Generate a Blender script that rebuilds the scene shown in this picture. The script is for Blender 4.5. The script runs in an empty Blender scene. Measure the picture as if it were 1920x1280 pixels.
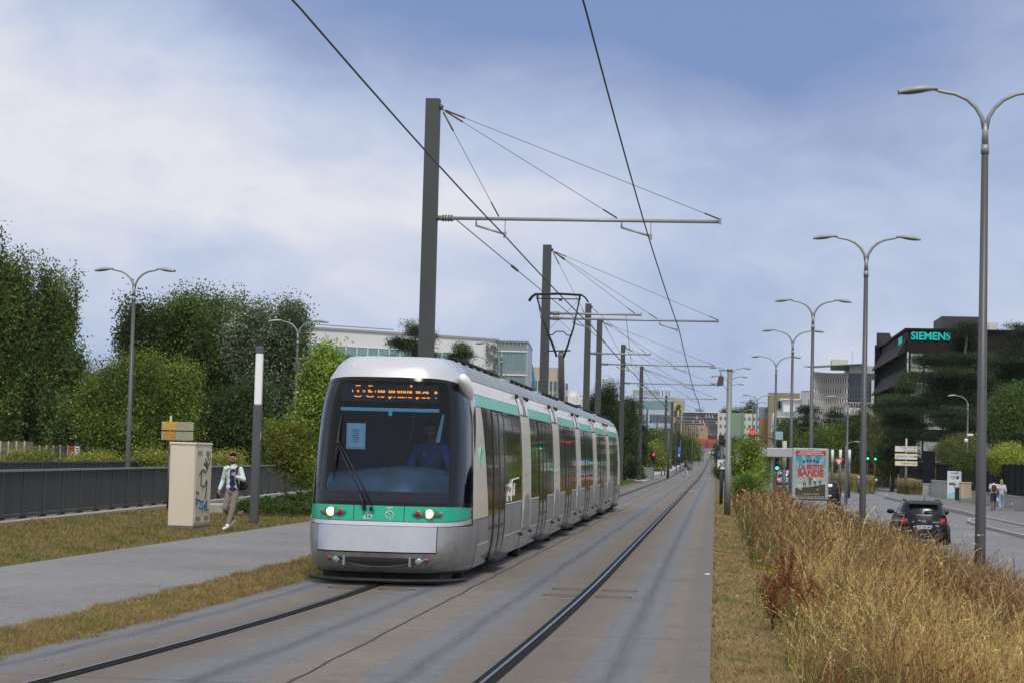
import bpy, math, random
import numpy as np
from mathutils import Vector, Matrix
R = math.radians
random.seed(7)
rng = np.random.default_rng(11)
scn = bpy.context.scene
col = scn.collection

# ---------------------------------------------------------------- camera (68 mm, slightly tilted and rolled)
CAMH = 1.75
FPX = 3650.0                      # focal length in pixels of the 1920 px wide frame
_Y = Vector((382.0, -223.0, FPX)).normalized()      # street direction seen in camera axes (right, up, forward)
_s = 0.026
_Z = Vector((_s, 1.0, (-_Y[1] - _Y[0]*_s)/_Y[2])).normalized()
_X = _Y.cross(_Z) * -1
if _X[0] < 0: _X = -_X
CR = Vector((_X[0], _Y[0], _Z[0])); CU = Vector((_X[1], _Y[1], _Z[1])); CF = Vector((_X[2], _Y[2], _Z[2]))
cam_d = bpy.data.cameras.new("Camera"); cam = bpy.data.objects.new("Camera", cam_d); col.objects.link(cam)
cam_d.sensor_width = 36; cam_d.lens = 36*FPX/1920; cam_d.clip_end = 6000; cam_d.clip_start = 0.2
cam.matrix_world = Matrix(((CR[0], CU[0], -CF[0], 0), (CR[1], CU[1], -CF[1], 0), (CR[2], CU[2], -CF[2], CAMH), (0, 0, 0, 1)))
scn.camera = cam
def ray(px, py): return CR*(px-960) + CU*(640-py) + CF*FPX
def at(px, py, Y):                # point of the photograph's pixel at street distance Y
    r = ray(px, py); return r*(Y/r[1]) + Vector((0, 0, CAMH))
def gp(px, py, z=0.0):            # where that pixel meets height z
    r = ray(px, py); return r*((z-CAMH)/r[2]) + Vector((0, 0, CAMH))

# ---------------------------------------------------------------- world and sun
SUN_EL, SUN_AZ = R(56), R(165)   # azimuth from +Y towards +X
wd = bpy.data.worlds.new("World"); scn.world = wd; wd.use_nodes = True
wn = wd.node_tree; wn.nodes.clear()
def W(t, **k):
    n = wn.nodes.new(t)
    for a, b in k.items(): setattr(n, a, b)
    return n
def wl(a, b): wn.links.new(a, b)
def wmath(op, a, b=None, c=None):
    n = W('ShaderNodeMath', operation=op)
    for i, v in enumerate((a, b, c)):
        if v is None: continue
        if isinstance(v, (int, float)): n.inputs[i].default_value = v
        else: wl(v, n.inputs[i])
    return n.outputs[0]
out = W('ShaderNodeOutputWorld'); bg = W('ShaderNodeBackground'); wl(bg.outputs[0], out.inputs[0])
bg.inputs[1].default_value = 0.1
sky = W('ShaderNodeTexSky', sky_type='NISHITA'); sky.sun_disc = False
sky.sun_elevation = SUN_EL; sky.sun_rotation = SUN_AZ
tc = W('ShaderNodeTexCoord'); sp = W('ShaderNodeSeparateXYZ'); wl(tc.outputs['Generated'], sp.inputs[0])
az = wmath('ARCTAN2', sp.outputs[0], sp.outputs[1]); el = wmath('ARCSINE', sp.outputs[2])
cmb = W('ShaderNodeCombineXYZ')
wl(wmath('MULTIPLY', az, 1.0), cmb.inputs[0]); wl(wmath('MULTIPLY', el, 1.9), cmb.inputs[1])
def wnoise(scale, detail, rough, off, dist=0.3):
    n = W('ShaderNodeTexNoise'); n.inputs['Scale'].default_value = scale; n.inputs['Detail'].default_value = detail
    n.inputs['Roughness'].default_value = rough; n.inputs['Distortion'].default_value = dist
    m = W('ShaderNodeMapping'); m.inputs[1].default_value = off; wl(cmb.outputs[0], m.inputs[0]); wl(m.outputs[0], n.inputs['Vector'])
    return n.outputs[0]
def wbump(a0, e0, ra, re):        # a smooth bank of cloud round (azimuth, elevation)
    da = wmath('DIVIDE', wmath('SUBTRACT', az, a0), ra); de = wmath('DIVIDE', wmath('SUBTRACT', el, e0), re)
    q = wmath('ADD', wmath('MULTIPLY', da, da), wmath('MULTIPLY', de, de))
    return wmath('EXPONENT', wmath('MULTIPLY', q, -1.0))
n1 = wnoise(5.0, 8, 0.55, (3.1, 1.2, 0)); n2 = wnoise(14.0, 7, 0.6, (0.3, 7.7, 0), 0.6)
# brightness field: bright bank on the left, dark blue bank high in the middle and right
b = wmath('ADD', wmath('MULTIPLY', wmath('SUBTRACT', n1, 0.5), 0.95), wmath('MULTIPLY', wmath('SUBTRACT', n2, 0.5), 0.46))
b = wmath('ADD', b, 0.545)
b = wmath('ADD', b, wmath('MULTIPLY', wbump(-0.05, 0.03, 0.5, 0.10), 0.13))
b = wmath('ADD', b, wmath('MULTIPLY', wbump(-0.31, 0.135, 0.17, 0.065), 0.34))
b = wmath('ADD', b, wmath('MULTIPLY', wbump(-0.40, 0.205, 0.12, 0.03), 0.30))
b = wmath('SUBTRACT', b, wmath('MULTIPLY', wbump(-0.10, 0.232, 0.17, 0.042), 0.50))
b = wmath('SUBTRACT', b, wmath('MULTIPLY', wbump(0.05, 0.20, 0.12, 0.045), 0.22))
b = wmath('SUBTRACT', b, wmath('MULTIPLY', wbump(0.02, 0.228, 0.20, 0.045), 0.22))
b = wmath('ADD', b, wmath('MULTIPLY', wbump(-0.10, 0.12, 0.12, 0.05), 0.15))
ramp = W('ShaderNodeValToRGB'); wl(b, ramp.inputs[0])
e = ramp.color_ramp.elements
e[0].position = 0.0; e[0].color = (.205, .30, .55, 1)
e[1].position = 1.0; e[1].color = (.81, .805, .87, 1)
for p, c in ((.27, (.30, .375, .60, 1)), (.52, (.425, .515, .725, 1)), (.76, (.585, .645, .81, 1))):
    k = e.new(p); k.color = c
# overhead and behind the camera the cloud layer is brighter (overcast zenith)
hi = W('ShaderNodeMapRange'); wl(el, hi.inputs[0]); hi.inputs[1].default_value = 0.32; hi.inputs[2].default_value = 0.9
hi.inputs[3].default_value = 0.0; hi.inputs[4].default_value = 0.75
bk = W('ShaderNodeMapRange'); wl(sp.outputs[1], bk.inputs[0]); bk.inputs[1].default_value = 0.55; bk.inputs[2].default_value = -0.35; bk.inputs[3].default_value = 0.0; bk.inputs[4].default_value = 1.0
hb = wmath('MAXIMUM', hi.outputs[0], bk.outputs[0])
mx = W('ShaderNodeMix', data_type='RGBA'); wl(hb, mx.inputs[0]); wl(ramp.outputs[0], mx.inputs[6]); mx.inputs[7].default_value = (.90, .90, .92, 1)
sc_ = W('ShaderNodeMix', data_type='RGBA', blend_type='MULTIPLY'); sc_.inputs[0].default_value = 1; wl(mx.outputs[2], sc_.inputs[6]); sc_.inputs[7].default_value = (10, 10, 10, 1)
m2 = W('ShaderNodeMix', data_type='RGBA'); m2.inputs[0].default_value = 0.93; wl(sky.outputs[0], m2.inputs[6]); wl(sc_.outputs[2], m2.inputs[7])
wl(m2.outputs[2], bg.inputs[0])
sd = bpy.data.lights.new("Sun", 'SUN'); sd.energy = 2.1; sd.angle = R(14); sd.color = (1, .95, .88)
so = bpy.data.objects.new("Sun", sd); col.objects.link(so)
sdir = Vector((math.sin(SUN_AZ)*math.cos(SUN_EL), math.cos(SUN_AZ)*math.cos(SUN_EL), math.sin(SUN_EL)))
so.rotation_euler = sdir.to_track_quat('Z', 'Y').to_euler(); so.location = (0, 0, 60)
scn.view_settings.view_transform = 'Standard'; scn.view_settings.look = 'None'; scn.view_settings.exposure = 0; scn.view_settings.gamma = 1
scn.cycles.max_bounces = 6; scn.cycles.transparent_max_bounces = 8; scn.cycles.caustics_reflective = False; scn.cycles.caustics_refractive = False

# ---------------------------------------------------------------- helpers
M = {}
def mat(name, c=(.5, .5, .5), r=.6, metal=0, var=0.0, vs=3.0, bump=0.0, bs=40.0, spec=.5, emit=None, es=1.0, coat=0, attr=None, trans=0.0, streak=False, c2=None, grime=0):
    """procedural material: base colour varied by two noises, optional bump, leaf translucency, vertex colour multiplier"""
    if name in M: return M[name]
    m = bpy.data.materials.new(name); m.use_nodes = True; nt = m.node_tree; N = nt.nodes; L = nt.links
    p = N['Principled BSDF']; o = N['Material Output']
    p.inputs['Roughness'].default_value = r; p.inputs['Metallic'].default_value = metal
    p.inputs['Specular IOR Level'].default_value = spec; p.inputs['Coat Weight'].default_value = coat; p.inputs['Coat Roughness'].default_value = .06
    csrc = None
    if attr:
        a = N.new('ShaderNodeAttribute'); a.attribute_name = attr; csrc = a.outputs['Color']
    rgb = (*c, 1)
    t = N.new('ShaderNodeTexCoord')
    if var > 0:
        n = N.new('ShaderNodeTexNoise'); n.inputs['Scale'].default_value = vs; n.inputs['Detail'].default_value = 6; n.inputs['Roughness'].default_value = .65
        if streak:
            mp = N.new('ShaderNodeMapping'); mp.inputs['Scale'].default_value = (1, 1, .12); L.new(t.outputs['Object'], mp.inputs[0]); L.new(mp.outputs[0], n.inputs['Vector'])
        else: L.new(t.outputs['Object'], n.inputs['Vector'])
        mr = N.new('ShaderNodeMapRange'); L.new(n.outputs[0], mr.inputs[0]); mr.inputs[1].default_value = .25; mr.inputs[2].default_value = .75
        mix = N.new('ShaderNodeMix'); mix.data_type = 'RGBA'; L.new(mr.outputs[0], mix.inputs[0])
        d = 1-var; u = 1+var*.6
        ca = [x*d for x in c]; cb = list(c2) if c2 else [min(1, x*u) for x in c]
        mix.inputs[6].default_value = (*ca, 1); mix.inputs[7].default_value = (*cb, 1)
        if csrc is not None:
            mm = N.new('ShaderNodeMix'); mm.data_type = 'RGBA'; mm.blend_type = 'MULTIPLY'; mm.inputs[0].default_value = 1
            L.new(mix.outputs[2], mm.inputs[6]); L.new(csrc, mm.inputs[7]); csrc = mm.outputs[2]
        else: csrc = mix.outputs[2]
        rr = N.new('ShaderNodeMapRange'); L.new(n.outputs[0], rr.inputs[0]); rr.inputs[3].default_value = min(1, r*1.15+.02); rr.inputs[4].default_value = r*.8
        L.new(rr.outputs[0], p.inputs['Roughness'])
    if grime and csrc is not None:   # road dirt thrown up on the lowest panels
        sz = N.new('ShaderNodeSeparateXYZ'); L.new(t.outputs['Object'], sz.inputs[0]); gz_ = N.new('ShaderNodeMapRange'); L.new(sz.outputs[2], gz_.inputs[0]); gz_.inputs[1].default_value = 1.15; gz_.inputs[2].default_value = .2
        gn = N.new('ShaderNodeTexNoise'); gn.inputs['Scale'].default_value = 5; gn.inputs['Detail'].default_value = 8; gn.inputs['Roughness'].default_value = .75; L.new(t.outputs['Object'], gn.inputs['Vector'])
        gr_ = N.new('ShaderNodeMapRange'); L.new(gn.outputs[0], gr_.inputs[0]); gr_.inputs[1].default_value = .38; gr_.inputs[2].default_value = .68; gr_.inputs[3].default_value = .15; gr_.inputs[4].default_value = 1
        gm = N.new('ShaderNodeMath'); gm.operation = 'MULTIPLY'; L.new(gz_.outputs[0], gm.inputs[0]); L.new(gr_.outputs[0], gm.inputs[1]); g2 = N.new('ShaderNodeMath'); g2.operation = 'MULTIPLY'; L.new(gm.outputs[0], g2.inputs[0]); g2.inputs[1].default_value = grime
        gx = N.new('ShaderNodeMix'); gx.data_type = 'RGBA'; L.new(g2.outputs[0], gx.inputs[0]); L.new(csrc, gx.inputs[6]); gx.inputs[7].default_value = (.095, .078, .06, 1); csrc = gx.outputs[2]
    if csrc is not None: L.new(csrc, p.inputs['Base Color'])
    else: p.inputs['Base Color'].default_value = rgb
    if bump > 0:
        n = N.new('ShaderNodeTexNoise'); n.inputs['Scale'].default_value = bs; n.inputs['Detail'].default_value = 4; L.new(t.outputs['Object'], n.inputs['Vector'])
        bp = N.new('ShaderNodeBump'); bp.inputs['Strength'].default_value = bump; bp.inputs['Distance'].default_value = .02; L.new(n.outputs[0], bp.inputs['Height']); L.new(bp.outputs[0], p.inputs['Normal'])
    if emit:
        p.inputs['Emission Color'].default_value = (*emit, 1); p.inputs['Emission Strength'].default_value = es
    if trans > 0:
        tr = N.new('ShaderNodeBsdfTranslucent'); ms = N.new('ShaderNodeMixShader'); ms.inputs[0].default_value = trans
        if csrc is not None: L.new(csrc, tr.inputs[0])
        else: tr.inputs[0].default_value = rgb
        L.new(p.outputs[0], ms.inputs[1]); L.new(tr.outputs[0], ms.inputs[2]); L.new(ms.outputs[0], o.inputs[0])
    M[name] = m; return m
def glassmat(name, tint, k=.5, rough=.02):
    """thin pane: a tinted see-through sheet with a Fresnel sky reflection"""
    m = bpy.data.materials.new(name); m.use_nodes = True; nt = m.node_tree; N = nt.nodes; L = nt.links; N.clear()
    o = N.new('ShaderNodeOutputMaterial'); t = N.new('ShaderNodeBsdfTransparent'); t.inputs[0].default_value = (*tint, 1)
    g = N.new('ShaderNodeBsdfGlossy'); g.inputs['Roughness'].default_value = rough; g.inputs[0].default_value = (1, 1, 1, 1)
    f = N.new('ShaderNodeLayerWeight'); f.inputs[0].default_value = .5; pw = N.new('ShaderNodeMath'); pw.operation = 'POWER'; L.new(f.outputs['Facing'], pw.inputs[0]); pw.inputs[1].default_value = 4.0; a = N.new('ShaderNodeMath'); a.operation = 'MULTIPLY_ADD'; L.new(pw.outputs[0], a.inputs[0]); a.inputs[1].default_value = .85; a.inputs[2].default_value = k
    ms = N.new('ShaderNodeMixShader'); L.new(a.outputs[0], ms.inputs[0]); L.new(t.outputs[0], ms.inputs[1]); L.new(g.outputs[0], ms.inputs[2]); L.new(ms.outputs[0], o.inputs[0])
    M[name] = m; return m

class MB:
    def __init__(s): s.v = []; s.f = []; s.mi = []; s.mats = []; s.m = 0; s.sm = []; s.smooth = False
    def use(s, m, smooth=None):
        if m not in s.mats: s.mats.append(m)
        s.m = s.mats.index(m)
        if smooth is not None: s.smooth = smooth
        return s
    def add(s, vs, fs):
        n = len(s.v); s.v.extend([tuple(v) for v in vs])
        for f in fs: s.f.append([n+i for i in f]); s.mi.append(s.m); s.sm.append(s.smooth)
        return s
    def box(s, a, b, mtx=None):
        x0, y0, z0 = a; x1, y1, z1 = b
        vs = [Vector(p) for p in ((x0,y0,z0),(x1,y0,z0),(x1,y1,z0),(x0,y1,z0),(x0,y0,z1),(x1,y0,z1),(x1,y1,z1),(x0,y1,z1))]
        if mtx is not None: vs = [mtx @ v for v in vs]
        sm = s.smooth; s.smooth = False
        s.add(vs, ((0,3,2,1),(4,5,6,7),(0,1,5,4),(1,2,6,5),(2,3,7,6),(3,0,4,7))); s.smooth = sm
        return s
    def bbox(s, a, b, c=.01, mtx=None):
        """box with chamfered edges"""
        x0, y0, z0 = a; x1, y1, z1 = b; c = min(c, (x1-x0)*.45, (y1-y0)*.45, (z1-z0)*.45)
        ring = lambda z, i: [(x0+c+i if False else x0+i+c, y0+i, z), (x1-c-i, y0+i, z), (x1-i, y0+c+i, z), (x1-i, y1-c-i, z), (x1-c-i, y1-i, z), (x0+c+i, y1-i, z), (x0+i, y1-c-i, z), (x0+i, y0+c+i, z)]
        rs = [ring(z0, c), ring(z0+c, 0), ring(z1-c, 0), ring(z1, c)]
        vs = [Vector(p) for r_ in rs for p in r_]
        if mtx is not None: vs = [mtx @ v for v in vs]
        fs = [tuple(range(7, -1, -1)), tuple(range(24, 32))]
        for k in range(3):
            for i in range(8): j = (i+1) % 8; fs.append((k*8+i, k*8+j, k*8+8+j, k*8+8+i))
        return s.add(vs, fs)
    def tube(s, pts, rad, n=8, cap=True):
        pts = [Vector(p) for p in pts]
        if not hasattr(rad, '__len__'): rad = [rad]*len(pts)
        vs = []; up = None
        for i, p in enumerate(pts):
            d = (pts[min(i+1, len(pts)-1)]-pts[max(i-1, 0)]).normalized()
            if up is None: up = d.orthogonal().normalized()
            up = (up - d*up.dot(d)).normalized(); w = d.cross(up)
            for k in range(n):
                a = 2*math.pi*k/n; vs.append(p+(up*math.cos(a)+w*math.sin(a))*rad[i])
        fs = []
        for i in range(len(pts)-1):
            for k in range(n): j = (k+1) % n; fs.append((i*n+k, i*n+j, i*n+n+j, i*n+n+k))
        if cap: fs.append(tuple(range(n-1, -1, -1))); fs.append(tuple((len(pts)-1)*n+k for k in range(n)))
        sm = s.smooth; s.smooth = n > 5; s.add(vs, fs); s.smooth = sm
        return s
    def cyl(s, a, b, r, n=16, r2=None): return s.tube([a, b], [r, r if r2 is None else r2], n)
    def ell(s, c, r, n=12, m=8, mtx=None):
        vs = []; fs = []
        for i in range(m+1):
            t = math.pi*i/m
            for k in range(n):
                a = 2*math.pi*k/n; v = Vector((r[0]*math.sin(t)*math.cos(a), r[1]*math.sin(t)*math.sin(a), r[2]*math.cos(t)))
                if mtx is not None: v = mtx @ v
                vs.append(v+Vector(c))
        for i in range(m):
            for k in range(n): j = (k+1) % n; fs.append((i*n+k, i*n+n+k, i*n+n+j, i*n+j))
        sm = s.smooth; s.smooth = True; s.add(vs, fs); s.smooth = sm
        return s
    def prism(s, pts, ext):
        """closed outline (3D points) extruded by the vector ext"""
        n = len(pts); e = Vector(ext); vs = [Vector(p) for p in pts]+[Vector(p)+e for p in pts]
        fs = [tuple(range(n-1, -1, -1)), tuple(range(n, 2*n))]+[(i, (i+1) % n, n+(i+1) % n, n+i) for i in range(n)]
        sm = s.smooth; s.smooth = False; s.add(vs, fs); s.smooth = sm
        return s
    def grid(s, rows, closed=False):
        n = len(rows[0]); vs = [p for r_ in rows for p in r_]; fs = []
        for i in range(len(rows)-1):
            for k in range(n if closed else n-1): j = (k+1) % n; fs.append((i*n+k, i*n+j, i*n+n+j, i*n+n+k))
        return s.add(vs, fs)
    def patch(s, S, u0, u1, nu, v0, v1, nv, off=.008, rim=True):
        """piece of the surface S(u, v) lifted by off along its normal, with a rim; v0, v1 may be functions of u"""
        fv0 = v0 if callable(v0) else (lambda u: v0); fv1 = v1 if callable(v1) else (lambda u: v1)
        rows = []; base = []
        for i in range(nu+1):
            u = u0+(u1-u0)*i/nu; a = fv0(u); b = fv1(u); r1 = []; r0 = []
            for k in range(nv+1):
                v = a+(b-a)*k/nv; e = 1e-3; p = Vector(S(u, v))
                du = Vector(S(u+e, v))-Vector(S(u-e, v)); dv = Vector(S(u, v+e))-Vector(S(u, v-e)); n = du.cross(dv)
                n = n.normalized() if n.length > 1e-12 else Vector((0, 0, 1))
                r1.append(p+n*off); r0.append(p-n*.002)
            rows.append(r1); base.append(r0)
        s.smooth = True; s.grid(rows)
        if rim:
            s.smooth = False
            loop = [(i, 0) for i in range(nu+1)]+[(nu, k) for k in range(1, nv+1)]+[(i, nv) for i in range(nu-1, -1, -1)]+[(0, k) for k in range(nv-1, 0, -1)]
            n = len(loop); s.add([rows[i][k] for i, k in loop]+[base[i][k] for i, k in loop], [(j, (j+1) % n, n+(j+1) % n, n+j) for j in range(n)])
        return s
    def build(s, name, m=None, parent=None, loc=None):
        me = bpy.data.meshes.new(name); me.from_pydata(s.v, [], s.f)
        if m is not None and not s.mats: s.mats = [m]
        for k in (s.mats or ([m] if m else [])): me.materials.append(k)
        me.polygons.foreach_set('material_index', s.mi); me.polygons.foreach_set('use_smooth', s.sm); me.update()
        o = bpy.data.objects.new(name, me); col.objects.link(o)
        if parent is not None: o.parent = parent
        if loc is not None: o.location = loc
        return o
def tag(o, label=None, cat=None, group=None, kind=None):
    if label: o['label'] = label
    if cat: o['category'] = cat
    if group: o['group'] = group
    if kind: o['kind'] = kind
    return o
def thing(name, label, cat, loc=(0, 0, 0), rz=0, group=None, kind=None):
    o = bpy.data.objects.new(name, None); col.objects.link(o); o.location = loc; o.rotation_euler = (0, 0, rz); o.empty_display_size = .3
    return tag(o, label, cat, group, kind)
def dup(root, loc, rz=0, label=None, group=None, scale=None):
    def cp(o, par):
        c = o.copy(); col.objects.link(c); c.parent = par
        for ch in list(o.children): cp(ch, c)
        return c
    r_ = cp(root, None); r_.location = loc; r_.rotation_euler = (0, 0, rz)
    if scale: r_.scale = (scale,)*3
    if label: r_['label'] = label
    if group: r_['group'] = group
    return r_
FONT = None
def text_mesh(name, body, size, m, parent=None, mtx=None, thick=.002, bold=0.0, align='CENTER', xs=1.0):
    """lettering as a mesh: text curve -> mesh, stands in the local XZ plane facing -Y"""
    cu = bpy.data.curves.new(name, 'FONT'); cu.body = body; cu.size = size; cu.extrude = thick; cu.offset = bold; cu.align_x = align; cu.align_y = 'CENTER'; cu.resolution_u = 3
    o = bpy.data.objects.new(name, cu); col.objects.link(o)
    dg = bpy.context.evaluated_depsgraph_get(); me = bpy.data.meshes.new_from_object(o.evaluated_get(dg)); bpy.data.objects.remove(o)
    T = (mtx or Matrix()) @ Matrix.Rotation(R(90), 4, 'X') @ Matrix.Diagonal((xs, 1, 1, 1)); me.transform(T); me.materials.clear(); me.materials.append(m)
    n = bpy.data.objects.new(name, me); col.objects.link(n)
    if parent is not None: n.parent = parent
    return n
# ---- bulk foliage (numpy)
def bulk(name, V, F, C, m, parent=None):
    me = bpy.data.meshes.new(name); nv = len(V); nf = len(F); k = F.shape[1]
    me.vertices.add(nv); me.vertices.foreach_set('co', V.astype(np.float32).ravel())
    me.loops.add(nf*k); me.loops.foreach_set('vertex_index', F.astype(np.int32).ravel())
    me.polygons.add(nf); me.polygons.foreach_set('loop_start', np.arange(0, nf*k, k, dtype=np.int32)); me.polygons.foreach_set('loop_total', np.full(nf, k, dtype=np.int32))
    me.update(calc_edges=True)
    a = me.color_attributes.new('Col', 'FLOAT_COLOR', 'POINT'); a.data.foreach_set('color', np.concatenate([C, np.ones((nv, 1))], 1).astype(np.float32).ravel())
    me.materials.append(m); o = bpy.data.objects.new(name, me); col.objects.link(o)
    if parent is not None: o.parent = parent
    return o
def rdir(n, r_=None):
    d = (r_ or rng).normal(size=(n, 3)); return d/np.linalg.norm(d, axis=1, keepdims=True)
def leaves(P, size, C, aspect=.55, droop=None, rs=None, along=None):
    """rhombic leaf blades at P; size (N,), colours (N,3)"""
    g = rs or rng; n = len(P); a = rdir(n, g)
    if along is not None: a = a*.45+along; a /= np.linalg.norm(a, axis=1, keepdims=True)
    if droop is not None: a = a*(1-droop)+np.array([0, 0, -1])*droop; a /= np.linalg.norm(a, axis=1, keepdims=True)
    b = np.cross(a, rdir(n, g)); b /= np.linalg.norm(b, axis=1, keepdims=True)+1e-9
    s = size[:, None]; V = np.stack([P-a*s*.5, P+b*s*aspect*.5, P+a*s*.5, P-b*s*aspect*.5], 1).reshape(-1, 3)
    return V, np.arange(4*n).reshape(n, 4), np.repeat(C, 4, 0)
def ribbons(B, H, Lx, Ly, Wd, seg, C, curl=2.0, taper=.85, sides=None):
    """bent grass blades: base B, height H, tip offset (Lx, Ly), width Wd"""
    n = len(B); t = np.linspace(0, 1, seg+1)
    P = B[:, None, :].repeat(seg+1, 1).copy()
    P[:, :, 2] += H[:, None]*(t-.18*t**3); P[:, :, 0] += Lx[:, None]*t**curl; P[:, :, 1] += Ly[:, None]*t**curl
    a = rng.uniform(-1.0, 1.0, n); w = np.stack([np.cos(a), np.sin(a), np.zeros(n)], 1)[:, None, :]*(Wd[:, None]*(1-taper*t))[:, :, None]*.5
    V = np.stack([P-w, P+w], 2).reshape(-1, 3); base = (np.arange(n)*(seg+1)*2)[:, None]; k = np.arange(seg)*2
    F = np.stack([base+k, base+k+1, base+k+3, base+k+2], 2).reshape(-1, 4)
    return V, F, np.repeat(C, (seg+1)*2, 0), P
def merge(parts):
    V = []; F = []; C = []; n = 0
    for v, f, c in parts: V.append(v); F.append(f+n); C.append(c); n += len(v)
    return np.concatenate(V), np.concatenate(F), np.concatenate(C)
def jit(c, n, a=.15, hue=.06):
    k = 1+rng.uniform(-a, a, (n, 1)); return np.clip(np.array(c)[None, :]*k*(1+rng.uniform(-hue, hue, (n, 3))), 0, 1)
# ================================================================ THE SETTING
def zp(Y):                         # street profile: level, then climbing to the far crossing
    return float(np.interp(Y, [-50, 190, 260, 350, 500, 680, 1000, 1400], [0, 0, .35, 1.0, 2.2, 3.9, 8.6, 12]))
ROADZ = -.88
def gz(X, Y):
    left = np.interp(X, [-400, -60, -24, -18, -11, -6.8, -5.5], [-1.5, -1, -.6, -.32, -.15, -.06, -.03])
    rgt = np.interp(X, [0.05, 1.0, 5.4, 5.7, 11.6, 18, 60, 400], [-.01, -.05, ROADZ+.05, ROADZ-.06, ROADZ-.06, ROADZ-.06, -.8, -1.5])
    return float(left if X < -5.5 else (rgt if X > 0.05 else -.06)) + zp(Y)
def smoothx(X, Y):                 # lateral shift of the left track, which bends away near the camera
    return -.0034*max(0, 26-Y)**2
def sheet(name, xs, ys, zf, m, z0=0.0, uvf=None, skirt=0):
    mb = MB().use(m, False)
    rows = [[(x if not callable(x) else x(y), y, 0) for x in xs] for y in ys]
    rows = [[(p[0], p[1], zf(p[0], p[1])+z0) for p in r_] for r_ in rows]
    mb.grid(rows)
    if skirt:
        for k in (0, -1):
            a = [r_[k] for r_ in rows]; mb.add(a+[(p[0], p[1], p[2]-skirt) for p in a], [(i, i+1, len(a)+i+1, len(a)+i) for i in range(len(a)-1)])
    o = mb.build(name)
    # faces point up
    o.data.flip_normals() if o.data.polygons[0].normal.z < 0 else None
    if uvf:
        uv = o.data.uv_layers.new(name='UVMap')
        for l in o.data.loops: v = o.data.vertices[l.vertex_index].co; uv.data[l.index].uv = uvf(v.x, v.y)
    return tag(o, kind='structure')
def nodes(m):
    m.use_nodes = True; nt = m.node_tree; return nt, nt.nodes, nt.links, nt.nodes['Principled BSDF']
class NB:                          # tiny shader-graph writer
    def __init__(s, name):
        s.m = bpy.data.materials.new(name); s.nt, s.N, s.L, s.p = nodes(s.m); M[name] = s.m
        s.tc = s.N.new('ShaderNodeTexCoord')
    def sock(s, n, i, v):
        if isinstance(v, (int, float)): n.inputs[i].default_value = v
        elif isinstance(v, tuple): n.inputs[i].default_value = (*v, 1) if len(v) == 3 and n.inputs[i].type == 'RGBA' else v
        else: s.L.new(v, n.inputs[i])
    def math(s, op, a, b=0.0, c=0.0, clamp=False):
        n = s.N.new('ShaderNodeMath'); n.operation = op; n.use_clamp = clamp
        for i, v in enumerate((a, b, c)): s.sock(n, i, v)
        return n.outputs[0]
    def noise(s, scale, detail=5, rough=.6, coord='Object', stretch=None, dist=0):
        n = s.N.new('ShaderNodeTexNoise'); n.inputs['Scale'].default_value = scale; n.inputs['Detail'].default_value = detail; n.inputs['Roughness'].default_value = rough; n.inputs['Distortion'].default_value = dist
        c = s.tc.outputs[coord]
        if stretch:
            m = s.N.new('ShaderNodeMapping'); m.inputs['Scale'].default_value = stretch; s.L.new(c, m.inputs[0]); c = m.outputs[0]
        s.L.new(c, n.inputs['Vector']); return n.outputs[0]
    def mix(s, f, a, b, mode='MIX'):
        n = s.N.new('ShaderNodeMix'); n.data_type = 'RGBA'; n.blend_type = mode; s.sock(n, 0, f); s.sock(n, 6, a); s.sock(n, 7, b); return n.outputs[2]
    def band(s, x, a, b, soft=.04):   # 1 between a and b
        return s.math('MULTIPLY', s.step(x, a, soft), s.math('SUBTRACT', 1.0, s.step(x, b, soft)))
    def step(s, x, a, soft=.04):
        n = s.N.new('ShaderNodeMapRange'); s.L.new(x, n.inputs[0]); n.inputs[1].default_value = a-soft; n.inputs[2].default_value = a+soft; return n.outputs[0]
    def ramp(s, x, a, b, c=0., d=1.):
        n = s.N.new('ShaderNodeMapRange'); s.L.new(x, n.inputs[0]); n.inputs[1].default_value = a; n.inputs[2].default_value = b; n.inputs[3].default_value = c; n.inputs[4].default_value = d; return n.outputs[0]
    def bump(s, h, st=.3, d=.01):
        n = s.N.new('ShaderNodeBump'); n.inputs['Strength'].default_value = st; n.inputs['Distance'].default_value = d; s.L.new(h, n.inputs['Height']); s.L.new(n.outputs[0], s.p.inputs['Normal'])
    def out(s, c, r=.8): s.sock(s.p, 'Base Color', c); s.sock(s.p, 'Roughness', r); return s.m
# -- concrete of the tram lanes: brown slabs, grey exposed-aggregate strips, rubber marks, joints
g = NB('platform_concrete')
sx = g.N.new('ShaderNodeSeparateXYZ'); g.L.new(g.tc.outputs['UV'], sx.inputs[0]); ux, uy = sx.outputs[0], sx.outputs[1]
wob = g.math('MULTIPLY', g.math('SUBTRACT', g.noise(.6, 3), .5), .10); uxw = g.math('ADD', ux, wob)
tot = None
for a, b in ((-5.42, -4.93), (-3.98, -3.38), (-2.68, -2.12), (-1.06, -.52)):
    k = g.band(uxw, a, b, .018); tot = k if tot is None else g.math('MAXIMUM', tot, k)
fine = g.noise(70, 3, .8); grit = g.noise(230, 2, .8); mid = g.noise(6, 7, .72); big = g.noise(.5, 4, .6); st = g.noise(3.0, 6, .7, stretch=(4.0, .10, 1))
brown = g.mix(g.ramp(mid, .38, .62), (.112, .096, .080), (.200, .172, .145)); brown = g.mix(g.ramp(st, .38, .66, 0, .8), brown, (.150, .134, .118)); brown = g.mix(g.ramp(big, .35, .7, 0, .5), brown, (.215, .19, .163))
brown = g.mix(g.ramp(fine, .50, .62, 0, .6), brown, (.26, .225, .185)); brown = g.mix(g.ramp(fine, .47, .36, 0, .65), brown, (.055, .044, .036))
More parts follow.
